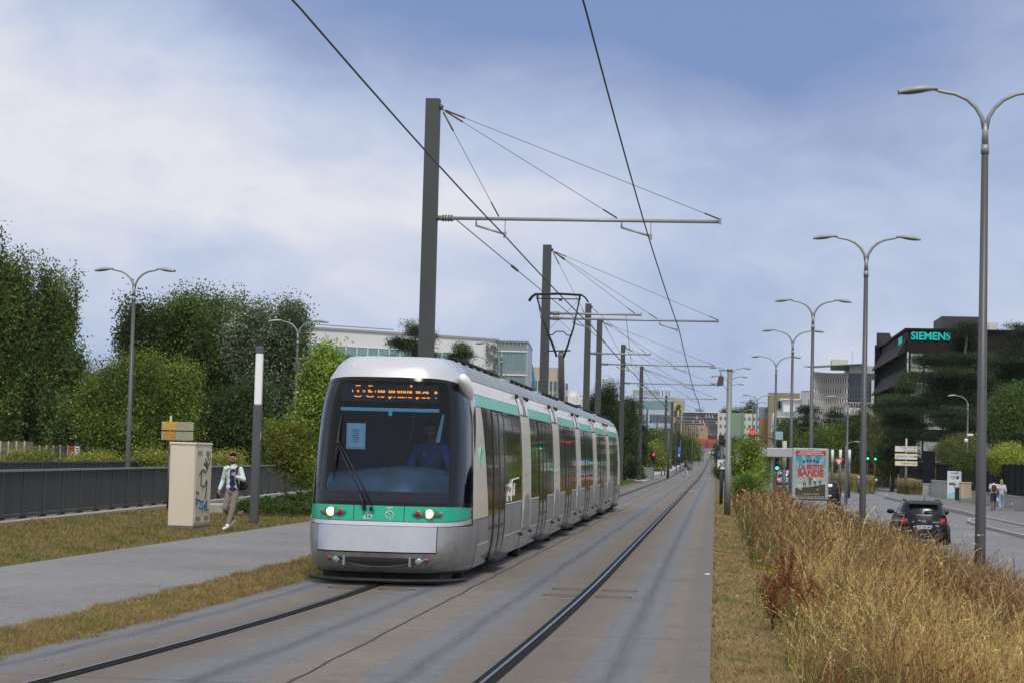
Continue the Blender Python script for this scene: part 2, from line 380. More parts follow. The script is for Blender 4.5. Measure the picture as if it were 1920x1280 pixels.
grey = g.mix(g.ramp(grit, .42, .58), (.075, .080, .09), (.19, .198, .215)); grey = g.mix(g.ramp(fine, .52, .62, 0, .7), grey, (.26, .27, .285)); grey = g.mix(g.ramp(st, .42, .7, 0, .55), grey, (.125, .127, .134))
c = g.mix(g.math('MULTIPLY', tot, g.ramp(mid, .2, .55, .70, 1.0)), brown, grey)
tyre = None
for x in (-5.16, -3.66, -2.38, -.80):
    k = g.band(uxw, x-.06, x+.06, .05); tyre = k if tyre is None else g.math('MAXIMUM', tyre, k)
c = g.mix(g.math('MULTIPLY', tyre, g.ramp(st, .3, .6, .25, .75)), c, (.062, .066, .074))
for x in (-4.42, -1.6):            # dark grease beside each guide rail
    c = g.mix(g.math('MULTIPLY', g.band(uxw, x-.42, x+.42, .25), g.ramp(mid, .25, .75, .1, .6)), c, (.072, .055, .044))
seam = g.band(uxw, -3.175, -3.145, .008); c = g.mix(seam, c, (.012, .012, .012))
fr = g.math('FRACT', g.math('DIVIDE', uy, 4.8)); jn = g.math('LESS_THAN', fr, .0045); c = g.mix(g.math('MULTIPLY', jn, .95), c, (.025, .022, .02))
stain = g.noise(1.1, 7, .75, dist=.8); c = g.mix(g.ramp(stain, .54, .74, 0, .6), c, (.080, .070, .060))
crk = g.noise(.8, 9, .78, dist=1.8, stretch=(1, .5, 1)); c = g.mix(g.ramp(g.math('ABSOLUTE', g.math('SUBTRACT', crk, .5)), 0, .004, .7, 0), c, (.03, .026, .022))
edge = g.step(ux, -.30, .05); c = g.mix(g.math('MULTIPLY', edge, .55), c, g.mix(g.ramp(fine, .4, .7), (.09, .085, .082), (.18, .17, .16)))
edl = g.math('SUBTRACT', 1.0, g.step(ux, -5.42, .06)); c = g.mix(g.math('MULTIPLY', edl, .5), c, (.075, .07, .066))
g.bump(g.math('ADD', g.math('MULTIPLY', grit, .6), fine), .6, .006)
PLAT = g.out(c, g.ramp(mid, .2, .8, .70, .92))
# -- asphalt family
def asphalt(name, a, b, patchy=.5):
    g = NB(name); f = g.noise(90, 4, .8); mid = g.noise(3, 7, .75); big = g.noise(.25, 4, .6); crk = g.noise(1.2, 8, .75, dist=1.5, stretch=(1, .35, 1))
    c = g.mix(g.ramp(mid, .3, .7), a, b); c = g.mix(g.ramp(big, .4, .62, 0, patchy), c, tuple(x*1.25 for x in b)); c = g.mix(g.ramp(f, .5, .60, 0, .5), c, tuple(min(1, x*1.8) for x in b)); c = g.mix(g.ramp(f, .48, .38, 0, .55), c, tuple(x*.5 for x in a))
    c = g.mix(g.ramp(g.math('ABSOLUTE', g.math('SUBTRACT', crk, .5)), 0, .012, .35, 0), c, tuple(x*.4 for x in a)); g.bump(f, .5, .006); return g.out(c, .85)
PATH = asphalt('path_asphalt', (.125, .124, .127), (.195, .192, .193), .5)
ROAD = asphalt('road_asphalt', (.125, .128, .136), (.175, .178, .188))
PAVE = asphalt('pavement_asphalt', (.115, .113, .115), (.165, .16, .16))
KERB = mat('kerb_stone', (.36, .345, .325), .85, var=.3, vs=6, bump=.3)
g = NB('rough_grass_ground'); a = g.noise(1.3, 6, .7); b2 = g.noise(24, 4, .75); cc = g.noise(.35, 4, .6)
c = g.mix(g.ramp(a, .38, .62), (.085, .085, .030), (.215, .155, .078)); c = g.mix(g.ramp(b2, .35, .7, 0, .7), c, (.10, .078, .042)); c = g.mix(g.ramp(cc, .45, .62, 0, .5), c, (.07, .09, .03)); g.bump(b2, .8, .03)
SOIL = g.out(c, .95)
YS = list(np.concatenate([np.arange(-6, 60, 3.), np.arange(60, 200, 10.), np.arange(200, 1500, 40.), [1700, 2600, 4500]]))
XS = [-2500, -700, -300, -120, -60, -40, -24, -18, -14, -11, -8, -6.8, -5.6, -5.45, -.1, .05, 1, 2, 3, 4, 5.0, 5.4, 5.7, 8, 11.6, 18, 30, 60, 150, 500, 2500]
sheet('ground', XS, YS, gz, SOIL)
PY = list(np.concatenate([np.arange(-4, 40, 1.0), np.arange(40, 200, 6.), np.arange(200, 1060, 20.)]))
sheet('tram_platform', [lambda y: -5.48+smoothx(0, y)*.9, lambda y: -4.4+smoothx(0, y), -3.2, -1.6, -.01], PY, lambda x, y: zp(y), PLAT, 0.0, lambda x, y: (x-(smoothx(0, y) if x < -3.3 else 0), y), skirt=.10)
CON_EDGE = mat('edge_mortar', (.16, .15, .14), .9, var=.3, vs=5, bump=.4, bs=20)
# guide rails: rubber channel with a steel head, and the oval detector loops cut into the slab
RUB = mat('rail_rubber', (.014, .014, .015), .85, var=.3, vs=9, spec=.12)
STEEL = mat('rail_steel', (.34, .37, .39), .28, metal=1, var=.15, vs=4)
for cx in (-4.42, -1.60):
    mb = MB()
    xf = lambda y, d: cx+d+(smoothx(0, y) if cx < -3 else -.0006*max(0, 30-y)**2)
    for d0, d1, z0, z1, m_ in ((-.085, .085, .004, .004, RUB), (-.05, -.018, .010, .016, RUB), (-.012, .016, .024, .024, STEEL), (.016, .050, .021, .006, RUB), (.052, .085, .012, .008, RUB)):
        mb.use(m_, False); mb.grid([[(xf(y, d0), y, zp(y)+z0), (xf(y, d1), y, zp(y)+z1)] for y in PY][::-1])
    o = mb.build('guide_rail'); tag(o, kind='structure')
LOOP = mat('loop_slot', (.03, .028, .027), .8)
for cx, cy in ((-4.36, 24.8), (-1.58, 24.7), (-1.56, 25.9)):
    for side in (-1, 1):
        mb = MB().use(LOOP, False); pts = []
        for i in range(25):
            t = math.pi*2*i/24; x = cx+side*.33+.24*math.copysign(abs(math.cos(t))**.6, math.cos(t)); y = cy+.16*math.copysign(abs(math.sin(t))**.8, math.sin(t)); pts.append((x, y))
        inner = [(cx+side*.33+(x-cx-side*.33)*.90, cy+(y-cy)*.76) for x, y in pts]
        mb.grid([[(x, y, .0035) for x, y in pts], [(x, y, .0035) for x, y in inner]]); o = mb.build('detector_loop')
        if o.data.polygons[0].normal.z < 0: o.data.flip_normals()
        tag(o, kind='structure')
# path on the left, road, kerbs and pavement on the right
sheet('footpath', [lambda y: -10.15-.10*math.sin(y*.05), -8.4, lambda y: -6.75+.02*math.sin(y*.9)], [y for y in YS if -6 <= y <= 150], lambda x, y: gz(-8.4, y)+.045, PATH, 0, skirt=.05)
RY = [y for y in YS if y >= 10 and y < 1100]
sheet('road', [5.75, 8, 11.62], RY, lambda x, y: ROADZ+zp(y), ROAD)
# side street opening to the right and the near pavement
sheet('side_street', [11.62, 20, 60, 200], [86, 166, 200, 262], lambda x, y: ROADZ+zp(y), ROAD)
KY = [y for y in YS if 20 <= y <= 110]
def kerbrun(pts, w=.16, h=.13, z=ROADZ):
    mb = MB().use(KERB, False)
    for (x0, y0), (x1, y1) in zip(pts[:-1], pts[1:]):
        d = Vector((x1-x0, y1-y0, 0)); L = d.length; n = max(1, int(L)); d.normalize(); q = Vector((-d.y, d.x, 0))
        for i in range(n):
            a = Vector((x0, y0, 0))+d*(L*i/n+.006); b = Vector((x0, y0, 0))+d*(L*(i+1)/n-.006); zz = z+zp(a.y)
            vs = [a, b, b-q*w, a-q*w]; base = [(v.x, v.y, zz-.05) for v in vs]; top = [(v.x, v.y, zz+h) for v in vs]
            mb.add(base+top, [(0, 1, 2, 3)[::-1], (4, 5, 6, 7), (0, 1, 5, 4), (1, 2, 6, 5), (2, 3, 7, 6), (3, 0, 4, 7)])
    return tag(mb.build('kerb'), kind='structure')
arc = [(11.62, 20), (11.62, 40), (11.62, 60), (11.62, 88), (11.85, 94), (12.4, 98), (13.35, 101)]
kerbrun(arc)
def poly(name, pts, z, m, drop=.15):
    mb = MB().use(m, False); mb.prism([(x, y, z-drop) for x, y in pts], (0, 0, drop)); o = mb.build(name); return tag(o, kind='structure')
poly('pavement', [(11.80, 20), (13.6, 20), (13.6, 101.1), (13.35, 100.8), (12.45, 97.9), (11.98, 93.9), (11.80, 88)], ROADZ+.122, PAVE)
kin = [(13.35, 20), (13.35, 60), (13.4, 100), (13.75, 110), (13.75, 130), (13.3, 145), (13.4, 158), (14.2, 165.5), (17, 168), (30, 168.5)]
kerbrun(kin, .16, .205)
poly('pavement', [(13.53, 20), (60, 20), (60, 168.2), (30, 168.3), (17.05, 167.8), (14.35, 165.2), (13.58, 157.9), (13.48, 145), (13.93, 130), (13.93, 110), (13.58, 100)], ROADZ+.20, PAVE, .18)
kerbrun([(5.72, 14), (5.72, 60), (5.72, 200), (5.72, 400)], -.15, .10)
# refuge island in the mouth of the side street
isl = [(13.4, 186), (13.6, 182), (14.6, 180), (17.2, 180.5), (17.3, 184), (14.5, 187)]
poly('traffic_island', isl, ROADZ+.13, PAVE); kerbrun(isl+[isl[0]], .15, .135)
kerbrun([(11.62, 264), (11.62, 300), (11.62, 400)]); poly('pavement', [(11.8, 264), (60, 264), (60, 330), (11.8, 330)], ROADZ+.3, PAVE, .3)
WHITE = mat('road_paint', (.62, .62, .60), .7, var=.35, vs=3)
mb = MB().use(WHITE, False)
for y in np.arange(176, 300, 7.5): mb.box((8.62, y, ROADZ+.004+zp(y)), (8.74, y+3, ROADZ+.007+zp(y)))
for x in np.arange(6.2, 11.4, .95): mb.box((x, 170, ROADZ+.004), (x+.5, 173, ROADZ+.007))
tag(mb.build('road_marking'), kind='structure')
# far pedestrian crossing over the lanes, and the stop slab on the left
mb = MB().use(WHITE, False)
for y in (112, 186.5, 191): mb.box((-5.3 if y > 150 else -5.0, y, .005), (-.2 if y > 150 else -3.9, y+.35, .008))
mb.box((-2.1, 112, .006), (-1.1, 112.3, .009)); tag(mb.build('lane_marking'), kind='structure')
FPV = mat('pale_paving', (.36, .355, .34), .85, var=.2, vs=2)
sheet('pavement', [-14, -9, -5.52], [y for y in YS if 150 <= y <= 700], lambda x, y: zp(y), FPV, .03, skirt=.2)

# ================================================================ GRASS AND WEEDS (stuff)
GRS = mat('grass_blade', (1, 1, 1), .8, attr='Col', trans=.3, spec=.2)
def area(n, x0, x1, y0, y1, pw=1.6):
    """points whose density thins out with distance"""
    t = rng.random(n); y = (y0**(1-pw)+(y1**(1-pw)-y0**(1-pw))*t)**(1/(1-pw)); x = rng.uniform(0, 1, n)
    X0 = np.array([x0(v) for v in y]) if callable(x0) else x0; X1 = np.array([x1(v) for v in y]) if callable(x1) else x1
    return X0+(X1-X0)*x, y
def fnoise(x, y, s, seed=0):       # cheap smooth noise 0..1
    r_ = np.random.default_rng(seed); v = 0
    for k in range(5):
        a, b, c = r_.uniform(-1, 1, 3); f = s*(1+.7*k); v = v+np.sin(f*(a*x+b*y)*2.6+c*9)*np.cos(f*(b*x-a*y)*1.9+c*5)/(1+.4*k)
    return np.clip(.5+v*.28, 0, 1)
def tuft(name, n, x0, x1, y0, y1, h0, h1, cols, wk=.00042, zoff=0.0, label=None, pw=1.7, lean=.6):
    x, y = area(n, x0, x1, y0, y1, pw); z = np.array([gz(a, b) for a, b in zip(x, y)])+zoff
    H = rng.uniform(h0, h1, n)*(.6+.8*fnoise(x, y, 1.3, 3)); f = fnoise(x, y, .9, 5)+rng.normal(0, .12, n)
    cs = np.array(cols); f = f*.55+.45*fnoise(x, y, 2.6, 15)+rng.normal(0, .08, n); k = np.clip(f*(len(cs)-1), 0, len(cs)-1.001); i = k.astype(int); w = (k-i)[:, None]; C = cs[i]*(1-w)+cs[i+1]*w
    C = C*(1+rng.uniform(-.3, .3, (n, 1))); V, F, CC, _ = ribbons(np.stack([x, y, z], 1), H, rng.normal(0, lean, n)*H, rng.normal(0, lean, n)*H, np.maximum(.004, y*wk), 2, C)
    o = bulk(name, V, F, np.clip(CC, 0, 1), GRS); return tag(o, label, 'grass', kind='stuff')
GC = [(.10, .125, .028), (.15, .15, .04), (.235, .17, .07), (.30, .185, .085), (.20, .12, .06)]
tuft('verge_grass', 60000, lambda y: -6.72+.05*math.sin(y*2.3)+.04*math.sin(y*7.1), lambda y: -5.40+smoothx(0, y)*.9+.05*math.sin(y*3)+.05*math.sin(y*8.3+1), 13, 75, .05, .10, [(.11,.16,.035),(.20,.19,.06),(.34,.25,.11),(.29,.19,.085),(.13,.15,.04)], .0005, .0, 'scorched strip of short grass between the footpath and the tram lanes')
tuft('lawn_grass', 90000, lambda y: -18.0, lambda y: -10.12+.05*math.sin(y), 24, 110, .05, .10, [(.13,.17,.035),(.15,.17,.04),(.24,.195,.075),(.32,.225,.11),(.18,.13,.07)], .00050, .0, 'patchy green and brown lawn between the grey barrier and the footpath', 1.5)
tuft('mown_grass', 75000, lambda y: -.02+.025*math.sin(y*5.1)+.02*math.sin(y*13), lambda y: .95, 13, 90, .03, .085, [(.10,.15,.03),(.22,.21,.07),(.44,.34,.18),(.34,.22,.10),(.16,.15,.05)], .0005, .0, 'short straw coloured mown strip along the edge of the tram lanes')
# tall dry weeds on the median bank
def weeds(n, y0, y1, pw, wk):
    x, y = area(n, lambda v: .78+.15*math.sin(v*.7)+.1*math.sin(v*2.1), lambda v: 5.45, y0, y1, pw)
    z = np.array([gz(a, b) for a, b in zip(x, y)])-.02
    p1 = fnoise(x, y, .55, 21)+rng.normal(0, .10, n); p2 = fnoise(x, y, .8, 33)+rng.normal(0, .1, n)
    H = (.30+.55*rng.random(n)+.45*rng.random(n)**6)*(.72+.6*fnoise(x, y, .9, 8))*np.interp(x, [.7, 1.4, 5.6], [.72, 1.0, 1.0])
    gold = jit((.50, .35, .13), n, .36); pale = jit((.66, .50, .21), n, .3); brn = jit((.19, .125, .068), n, .35); grn = jit((.11, .16, .045), n, .35)
    C = np.where((rng.random(n) < .36)[:, None], pale, gold)
    dk = ((p1 > .62) & (rng.random(n) < .8)) | (((x > 2.6) | (y > 23+9*fnoise(x, y, .4, 6))) & (rng.random(n) < .58)) | (rng.random(n) < .17); C = np.where(dk[:, None], np.where((fnoise(x, y, 1.1, 77) > .64)[:, None], jit((.22, .095, .042), n, .35), brn), C)
    gn = ((p2 > .64) | (x < 1.1) & (rng.random(n) < .6)) & (rng.random(n) < .7) | (rng.random(n) < .14); C = np.where(gn[:, None], grn, C); H = np.where(gn, H*.7, H)
    B = np.stack([x, y, z], 1); ln = .14+.30*rng.random(n)**1.5; Lx = rng.normal(.06, 1, n)*ln*H; Ly = rng.normal(0, 1, n)*ln*H; wd = np.maximum(.0045, y*wk)*rng.uniform(.6, 1.3, n)
    V, F, CC, P = ribbons(B, H, Lx, Ly, wd, 5, C, 2.2, .6)
    parts = [(V, F, CC)]
    # seed heads: a spray of little blades near the tip of most stalks
    m_ = rng.random(n) < .50; idx = np.where(m_ & ~gn)[0]; k = 7
    tip = P[idx, -1]; prev = P[idx, -2]; d = tip-prev; d /= np.linalg.norm(d, axis=1, keepdims=True)+1e-9
    t = rng.uniform(-1.5, .35, (len(idx), k, 1)); s = rng.normal(0, 1, (len(idx), k, 3)); L = .085
    Q = (tip[:, None]+d[:, None]*t*L+s*np.array([.008, .008, .006])).reshape(-1, 3)
    sz = np.repeat(np.maximum(.024, y[idx]*.00095), k)*rng.uniform(.6, 1.4, len(Q)); parts.append(leaves(Q, sz, np.repeat(np.clip(C[idx]*1.15, 0, 1), k, 0)*(1+rng.uniform(-.15, .15, (len(Q), 1))), .28, along=np.repeat(d, k, 0)))
    return parts
pr = weeds(44000, 13.5, 34, 1.5, .00032)+weeds(34000, 34, 130, 1.8, .00040)
tag(bulk('dry_weeds', *merge(pr), GRS), 'tall golden and brown dry weeds covering the bank between tram lanes and road', 'weeds', kind='stuff')
# low green undergrowth and forbs between them
def forbs(n, y0, y1):
    x, y = area(n, .75, 5.3, y0, y1, 1.5); z = np.array([gz(a, b) for a, b in zip(x, y)])
    f = fnoise(x, y, .8, 33); keep = (f > .40) | (x < 1.25) | (x > 3.4); x, y, z, f = x[keep], y[keep], z[keep], f[keep]; n = len(x)
    h = rng.random(n)**.8*(.38+.3*f)*np.interp(x, [.75, 1.3], [.6, 1]); P = np.stack([x, y, z+h], 1); C = np.where((rng.random(n) < .42)[:, None], jit((.15, .095, .05), n, .4), jit((.085, .12, .034), n, .4))
    return leaves(P, np.maximum(.035, y*.0012)*rng.uniform(.6, 1.4, n), C, .4)
LEAF = mat('leaf', (1, 1, 1), .85, attr='Col', trans=.35, spec=.08)
tag(bulk('undergrowth', *forbs(100000, 13.5, 90), LEAF), 'low green and brown leafy undergrowth between the dry stalks', 'undergrowth', kind='stuff')
# wild flowers: white umbels and a few yellow heads
def flowers():
    parts = []
    for (px, py, Y, c, nn, sp) in ((1590, 965, 36, (.72, .72, .62), 16, 1.2), (1690, 985, 33, (.72, .72, .62), 16, 1.0), (1640, 1030, 30, (.68, .68, .55), 10, .9), (1480, 1070, 24, (.62, .42, .04), 16, .35), (1880, 1100, 27, (.65, .65, .55), 6, .3), (1400, 1010, 40, (.6, .62, .5), 6, .3)):
        c0 = at(px, py, Y)
        for i in range(nn):
            p = np.array([c0.x+rng.normal(0, sp*.6), c0.y+rng.normal(0, sp*2), c0.z+rng.normal(0, .12)]); k = 14; r_ = rng.uniform(.02, .04)
            Q = p+rng.normal(0, 1, (k, 3))*np.array([r_, r_, r_*.25]); parts.append(leaves(Q, np.full(k, .02), np.tile(np.array(c), (k, 1))*rng.uniform(.8, 1.1, (k, 1)), .8))
            g0 = gz(p[0], p[1]); V, F, CC, _ = ribbons(np.array([[p[0]+rng.normal(0, .06), p[1], g0]]), np.array([p[2]-g0]), np.zeros(1), np.zeros(1), np.array([.008]), 4, np.array([[.12, .13, .05]])); parts.append((V, F, CC))
    return parts
tag(bulk('wild_flowers', *merge(flowers()), LEAF), 'small white umbels and yellow heads standing in the weeds', 'flowers', kind='stuff')
# rusty dock plants: countable, each a thing
DOCK = [(1478, 1035, 22, 1.15, 'tall rust brown dock plant left of the yellow flowers'), (1560, 990, 33, .95, 'rust brown dock plant in front of the poster panel'), (1747, 1050, 26, 1.0, 'rusty dock plant below the black hatchback bumper'),
        (1822, 1060, 24, 1.1, 'dense rusty dock plant at the foot of the nearest lamp post'), (1530, 1120, 19.5, .85, 'small rusty dock plant among pale grass stalks'), (1897, 1095, 25, .9, 'rusty dock plant at the right edge beyond the lamp post'),
        (1645, 1020, 31, .8, 'low rusty dock plant behind the white umbels'), (1606, 1000, 36, .9, 'rusty dock plant left of the white umbels'), (1690, 1095, 22, .85, 'slender rusty dock plant in the middle of the pale grass'), (1785, 1075, 23.5, 1.05, 'rusty dock plant left of the nearest lamp post'), (1862, 1075, 25, 1.0, 'rusty dock plant just right of the nearest lamp post'), (1516, 985, 36, .9, 'rusty dock plant below the left edge of the poster panel'), (1640, 1190, 18, .8, 'low dock plant near the lower right, ringed by pale stalks'), (1450, 1120, 20.5, .75, 'thin rusty dock plant nearest the mown strip')]
for px, py, Y, h, lab in DOCK:
    c0 = at(px, py, Y); g0 = gz(c0.x, Y); parts = []; ns = 9
    for i in range(ns):
        a = rng.uniform(0, 6.28); sp = rng.uniform(.05, .28); hh = h*rng.uniform(.75, 1.05)
        V, F, CC, P = ribbons(np.array([[0, 0, 0.]]), np.array([hh]), np.array([math.cos(a)*sp]), np.array([math.sin(a)*sp]), np.array([.012]), 6, np.array([[.16, .07, .035]]), 1.5); parts.append((V, F, CC))
        path = P[0]
        k = 110; t = rng.uniform(.35, 1.0, k)*6; ii = np.minimum(t.astype(int), 5); f = (t-ii)[:, None]; Q = path[ii]*(1-f)+path[ii+1]*f+rng.normal(0, .020, (k, 3))*(1.25-t/6)[:, None]*2.2
        parts.append(leaves(Q, rng.uniform(.016, .036, k), jit((.24, .09, .045), k, .4), .7))
    k = 26; Q = np.stack([rng.normal(0, .12, k), rng.normal(0, .12, k), rng.uniform(.05, .5, k)*h], 1); parts.append(leaves(Q, rng.uniform(.05, .12, k), jit((.15, .10, .045), k, .3), .3))
    o = bulk('dock_plant', *merge(parts), LEAF); o.location = (c0.x, Y, g0-.02); tag(o, lab, 'plant', 'rusty dock plants in the weeds')

# a few scraps and fallen leaves on the lanes and paths
LT = mat('litter_white', (.62, .62, .60), .7)
for px, py, sx_, lab in ((1343, 1033, .07, 'crumpled white scrap on the mown strip'), (1326, 1078, .05, 'small pale scrap at the edge of the lanes'), (1490, 1268, .06, 'pale scrap in the grass at the bottom edge')):
    p = gp(px, py, 0.0); m = MB().use(LT); m.ell((0, 0, .015), (sx_, sx_*.6, .02), 7, 4); o = m.build('litter'); o.location = (p.x, p.y, gz(p.x, p.y)+.01 if p.x > 0 else .0); tag(o, lab, 'litter')
n = 900; x = rng.uniform(-10, -.1, n); y = 14+rng.random(n)**1.6*50; ok = (np.abs(x+6.1) < 1.0) | (rng.random(n) < .12) | (np.abs(x+.15) < .25); x, y = x[ok], y[ok]; n = len(x); z = np.where(x < -6.75, gz(-8.4, 20)+.055, np.where(x < -5.5, .03, .012))
V_, F_, C_ = leaves(np.stack([x, y, z], 1), rng.uniform(.02, .05, n), jit((.16, .10, .045), n, .5), .6); V_[:, 2] = np.repeat(z, 4)+(V_[:, 2]-np.repeat(z, 4))*.2
tag(bulk('fallen_leaves', V_, F_, C_, LEAF), 'scattered brown leaf litter on the paths and lane edges', 'leaf litter', kind='stuff')
# ================================================================ THE TRAM
TX, TY, TL = -4.38, 25.2, 43.6
CREAM = mat('tram_cream', (.80, .77, .66), .30, var=.07, vs=1.6, coat=.3, streak=True, grime=.75)
SILV = mat('tram_silver', (.50, .52, .58), .24, metal=.85, var=.05, vs=2.2, coat=.15, streak=True, grime=.22)
SILD = mat('tram_silver_dark', (.40, .405, .41), .38, metal=.5, var=.3, vs=2.0, streak=True, grime=.75)
SILW = mat('tram_silver_pale', (.60, .615, .66), .26, metal=.45, var=.07, vs=1.4, coat=.3)
TGRN = mat('tram_green', (.003, .42, .27), .30, var=.12, vs=1.5, coat=.3)
SGRN = mat('tram_stripe_green', (.11, .56, .40), .32, var=.12, vs=1.5, coat=.2)
BLK = mat('gloss_black', (.006, .006, .009), .10, spec=.3)
RBLK = mat('matt_black', (.015, .015, .016), .7, var=.3, vs=8)
SEAM = mat('panel_gap', (.02, .02, .02), .8)
WHT = mat('white_trim', (.72, .71, .66), .4)
TGL = mat('tram_side_glass', (.030, .026, .022), .035, var=.5, vs=.9, bump=.05, bs=1.6, spec=.75)
glassmat('windscreen', (.42, .57, .74), .020, .015)
FRM = mat('dark_frame', (.03, .028, .03), .3)
PZ = [.16, .35, .60, 1.0, 1.6, 2.2, 2.42, 2.6, 2.76, 2.93, 3.04]; PXX = [1.02, 1.07, 1.10, 1.10, 1.085, 1.05, 1.02, .985, .93, .83, .70]
def xw(z): return float(np.interp(z, PZ, PXX))
NZ = [.16, .24, .34, .45, .84, 1.07, 2.0, 2.5, 2.74, 2.88, 3.0, 3.04]; NY = [.24, .12, .04, .0, .09, .12, .31, .45, .55, .63, .74, .86]
NEXP = 3.4; NEND = 1.9
def NS(u, z):                      # nose surface, u in -1..1 round the front, z height
    w = xw(z); y0 = float(np.interp(z, NZ, NY)); D = NEND-y0; t = u*math.pi/2; s = math.sin(t); c = math.cos(t)
    return Vector((w*math.copysign(abs(s)**(2/NEXP), s), y0+D*(1-abs(c)**(2/NEXP)), z))
def ux(x, z):                      # u for a lateral position x
    q = min(.999, abs(x)/xw(z)); return math.copysign(math.asin(q**(NEXP/2))*2/math.pi, x)
def uxr(x): return lambda z: ux(x, z)
def NSX(x, z): return NS(ux(x, z), z)
tram = thing('tram', 'white and grey tram with green stripes running on the left track with its headlights on', 'tram', (TX, TY, 0))
def Tr(z, u): return NS(u, z)      # transposed: first parameter z
class PB(MB):
    """mesh builder that can mirror the cab to the far end of the tram"""
    rear = False
    def build(s, name, m=None, parent=None, loc=None):
        if PB.rear: s.v = [(-x, TL-y, z) for x, y, z in s.v]
        return MB.build(s, name, m, parent, loc)
def cab():
    T = tram
    # lower body of the nose
    b = PB().use(SEAM); b.patch(NS, -1, 1, 40, .16, 1.065, 10, 0, rim=False); b.build('nose_core', None, T)
    L, Rr = -.84, .76
    b = PB().use(SILW); b.patch(NS, -.86, .86, 40, lambda u: .788+.04*abs(u)**4, lambda u: .845+.07*abs(u)**4-.004, 2, .012); b.build('white_band', None, T)
    hood = PB().use(SILV); f0 = lambda z: ux(L+.012, z); f1 = lambda z: ux(Rr-.012, z)
    hood.patch(lambda z, u: NS(u, z)*1, .452, .782, 8, f0, f1, 30, -.014); hood.build('front_hood', None, T)
    for sg in (-1, 1):
        c = PB().use(SILD)
        if sg > 0: c.patch(lambda z, u: NS(u, z), .20, .782, 10, lambda z: ux(Rr, z), lambda z: .90, 14, -.012)
        else: c.patch(lambda z, u: NS(u, z), .20, .782, 10, lambda z: -.90, lambda z: ux(L, z), 14, -.012)
        c.build('corner_panel', None, T)
    bm = PB().use(SILD); bm.patch(lambda z, u: NS(u, z), .19, .436, 6, lambda z: ux(L, z), lambda z: ux(Rr, z), 26, -.016)
    bm.build('bumper', None, T)
    gr = PB().use(mat('grille_grey', (.05, .05, .05), .5)); um = ux(.63, .34); gr.patch(NS, -um, um, 30, lambda u: .372-.105*(1-(u/um)**2), lambda u: .376+.008*(1-(u/um)**2), 4, .019, rim=True)
    gr.use(SILD); pts = [NSX(x, .375-.118*(1-(x/.66)**2))+Vector((0, -.018, 0)) for x in np.linspace(-.66, .66, 25)]; gr.tube(pts, .009, 6)
    gr.build('grille', None, T)
    for sg in (-1, 1):
        h = PB().use(SILV); p = NSX(sg*.435, .33); h.bbox((p.x-.018, p.y-.055, .255), (p.x+.018, p.y, .40), .012); h.build('bumper_guard', None, T)
        f = PB(); p = NSX(sg*.54, .335); f.use(mat('lamp_chrome', (.6, .62, .65), .15, metal=1)); f.cyl(p+Vector((0, .02, 0)), p+Vector((0, -.034, 0)), .052, 18); f.use(mat('clear_lens', (.30, .33, .36), .05, metal=.5, spec=.8)); f.ell(p+Vector((0, -.034, 0)), (.044, .012, .044), 14, 8); f.build('fog_lamp', None, T)
        f = PB(); p = NSX(sg*.645, .35); f.use(mat('red_lens', (.25, .008, .01), .12, coat=.5)); f.ell(p+Vector((0, -.01, 0)), (.034, .03, .034), 14, 8); f.build('tail_lamp', None, T)
        # headlamp cluster let into the green band
        hz = .955; cl = PB().use(mat('lamp_recess', (.02, .22, .14), .4)); cp = NSX(sg*.635, hz)
        pa, pb = NSX(sg*.635-.07, hz), NSX(sg*.635+.07, hz); ang = math.atan2(pb.y-pa.y, .14)
        mt = Matrix.Translation(cp) @ Matrix.Rotation(ang, 4, 'Z')
        cl.ell((0, 0, 0), (.215, .022, .062), 24, 10); cl.v = [tuple(mt @ Vector(v)) for v in cl.v]; cl.build('lamp_housing', None, T)
        for dx, r_, mm, nm in ((-.125, .042, 'red_lens', 'marker_lamp'), (.02, .060, None, 'headlight'), (.145, .032, 'amber', 'indicator')):
            l = PB(); l.use(M['lamp_chrome']); c0 = NSX(sg*(.635+dx), hz)+Vector((0, -.018, 0)); l.cyl(c0+Vector((0, .03, 0)), c0+Vector((0, -.016, 0)), r_*1.16, 20)
            if nm == 'headlight':
                l.use(mat('headlight_glow', (1, .8, .5), .3, emit=(1, .66, .30), es=1.0)); l.ell(c0+Vector((0, -.018, 0)), (r_, .010, r_), 18, 8)
                l.use(mat('headlight_core', (1, .95, .85), .3, emit=(1, .90, .72), es=2.6)); l.ell(c0+Vector((0, -.028, 0)), (r_*.62, .012, r_*.62), 18, 8)
            else:
                l.use(M['red_lens'] if mm == 'red_lens' else mat('amber_lens', (.22, .12, .07), .15, coat=.4)); l.ell(c0+Vector((0, -.018, 0)), (r_, .012, r_), 16, 8)
            l.build(nm, None, T)
    # green band, three pieces
    zl = lambda u: .85+.07*abs(u)**4; zu = lambda u: 1.055-.06*abs(u)**5
    for x0, x1 in ((None, -.34), (-.33, .33), (.34, None)):
        a = -.86 if x0 is None else ux(x0, .95); bb = .86 if x1 is None else ux(x1, .95)
        p = PB().use(TGRN); p.patch(NS, a, bb, 20, zl, zu, 4, .004); p.build('green_band', None, T)
    # glazed front: black frame ring, windscreen and quarter lights
    zt = lambda u: 2.745-.16*abs(u)**3
    fr = PB().use(BLK)
    fr.patch(NS, -.90, .90, 50, lambda u: 1.05-.06*abs(u)**5, lambda u: 1.10, 2, .006)
    fr.patch(NS, -.90, .90, 50, lambda u: zt(u)-.045, zt, 2, .006)
    for sg in (-1, 1):
        for u0, u1 in ((.475, .55), (.855, .90)):
            u0, u1 = (u0, u1) if sg > 0 else (-u1, -u0); fr.patch(NS, u0, u1, 4, lambda u: 1.09, lambda u: zt(u)-.04, 18, .004)
    fr.build('windscreen_frame', None, T)
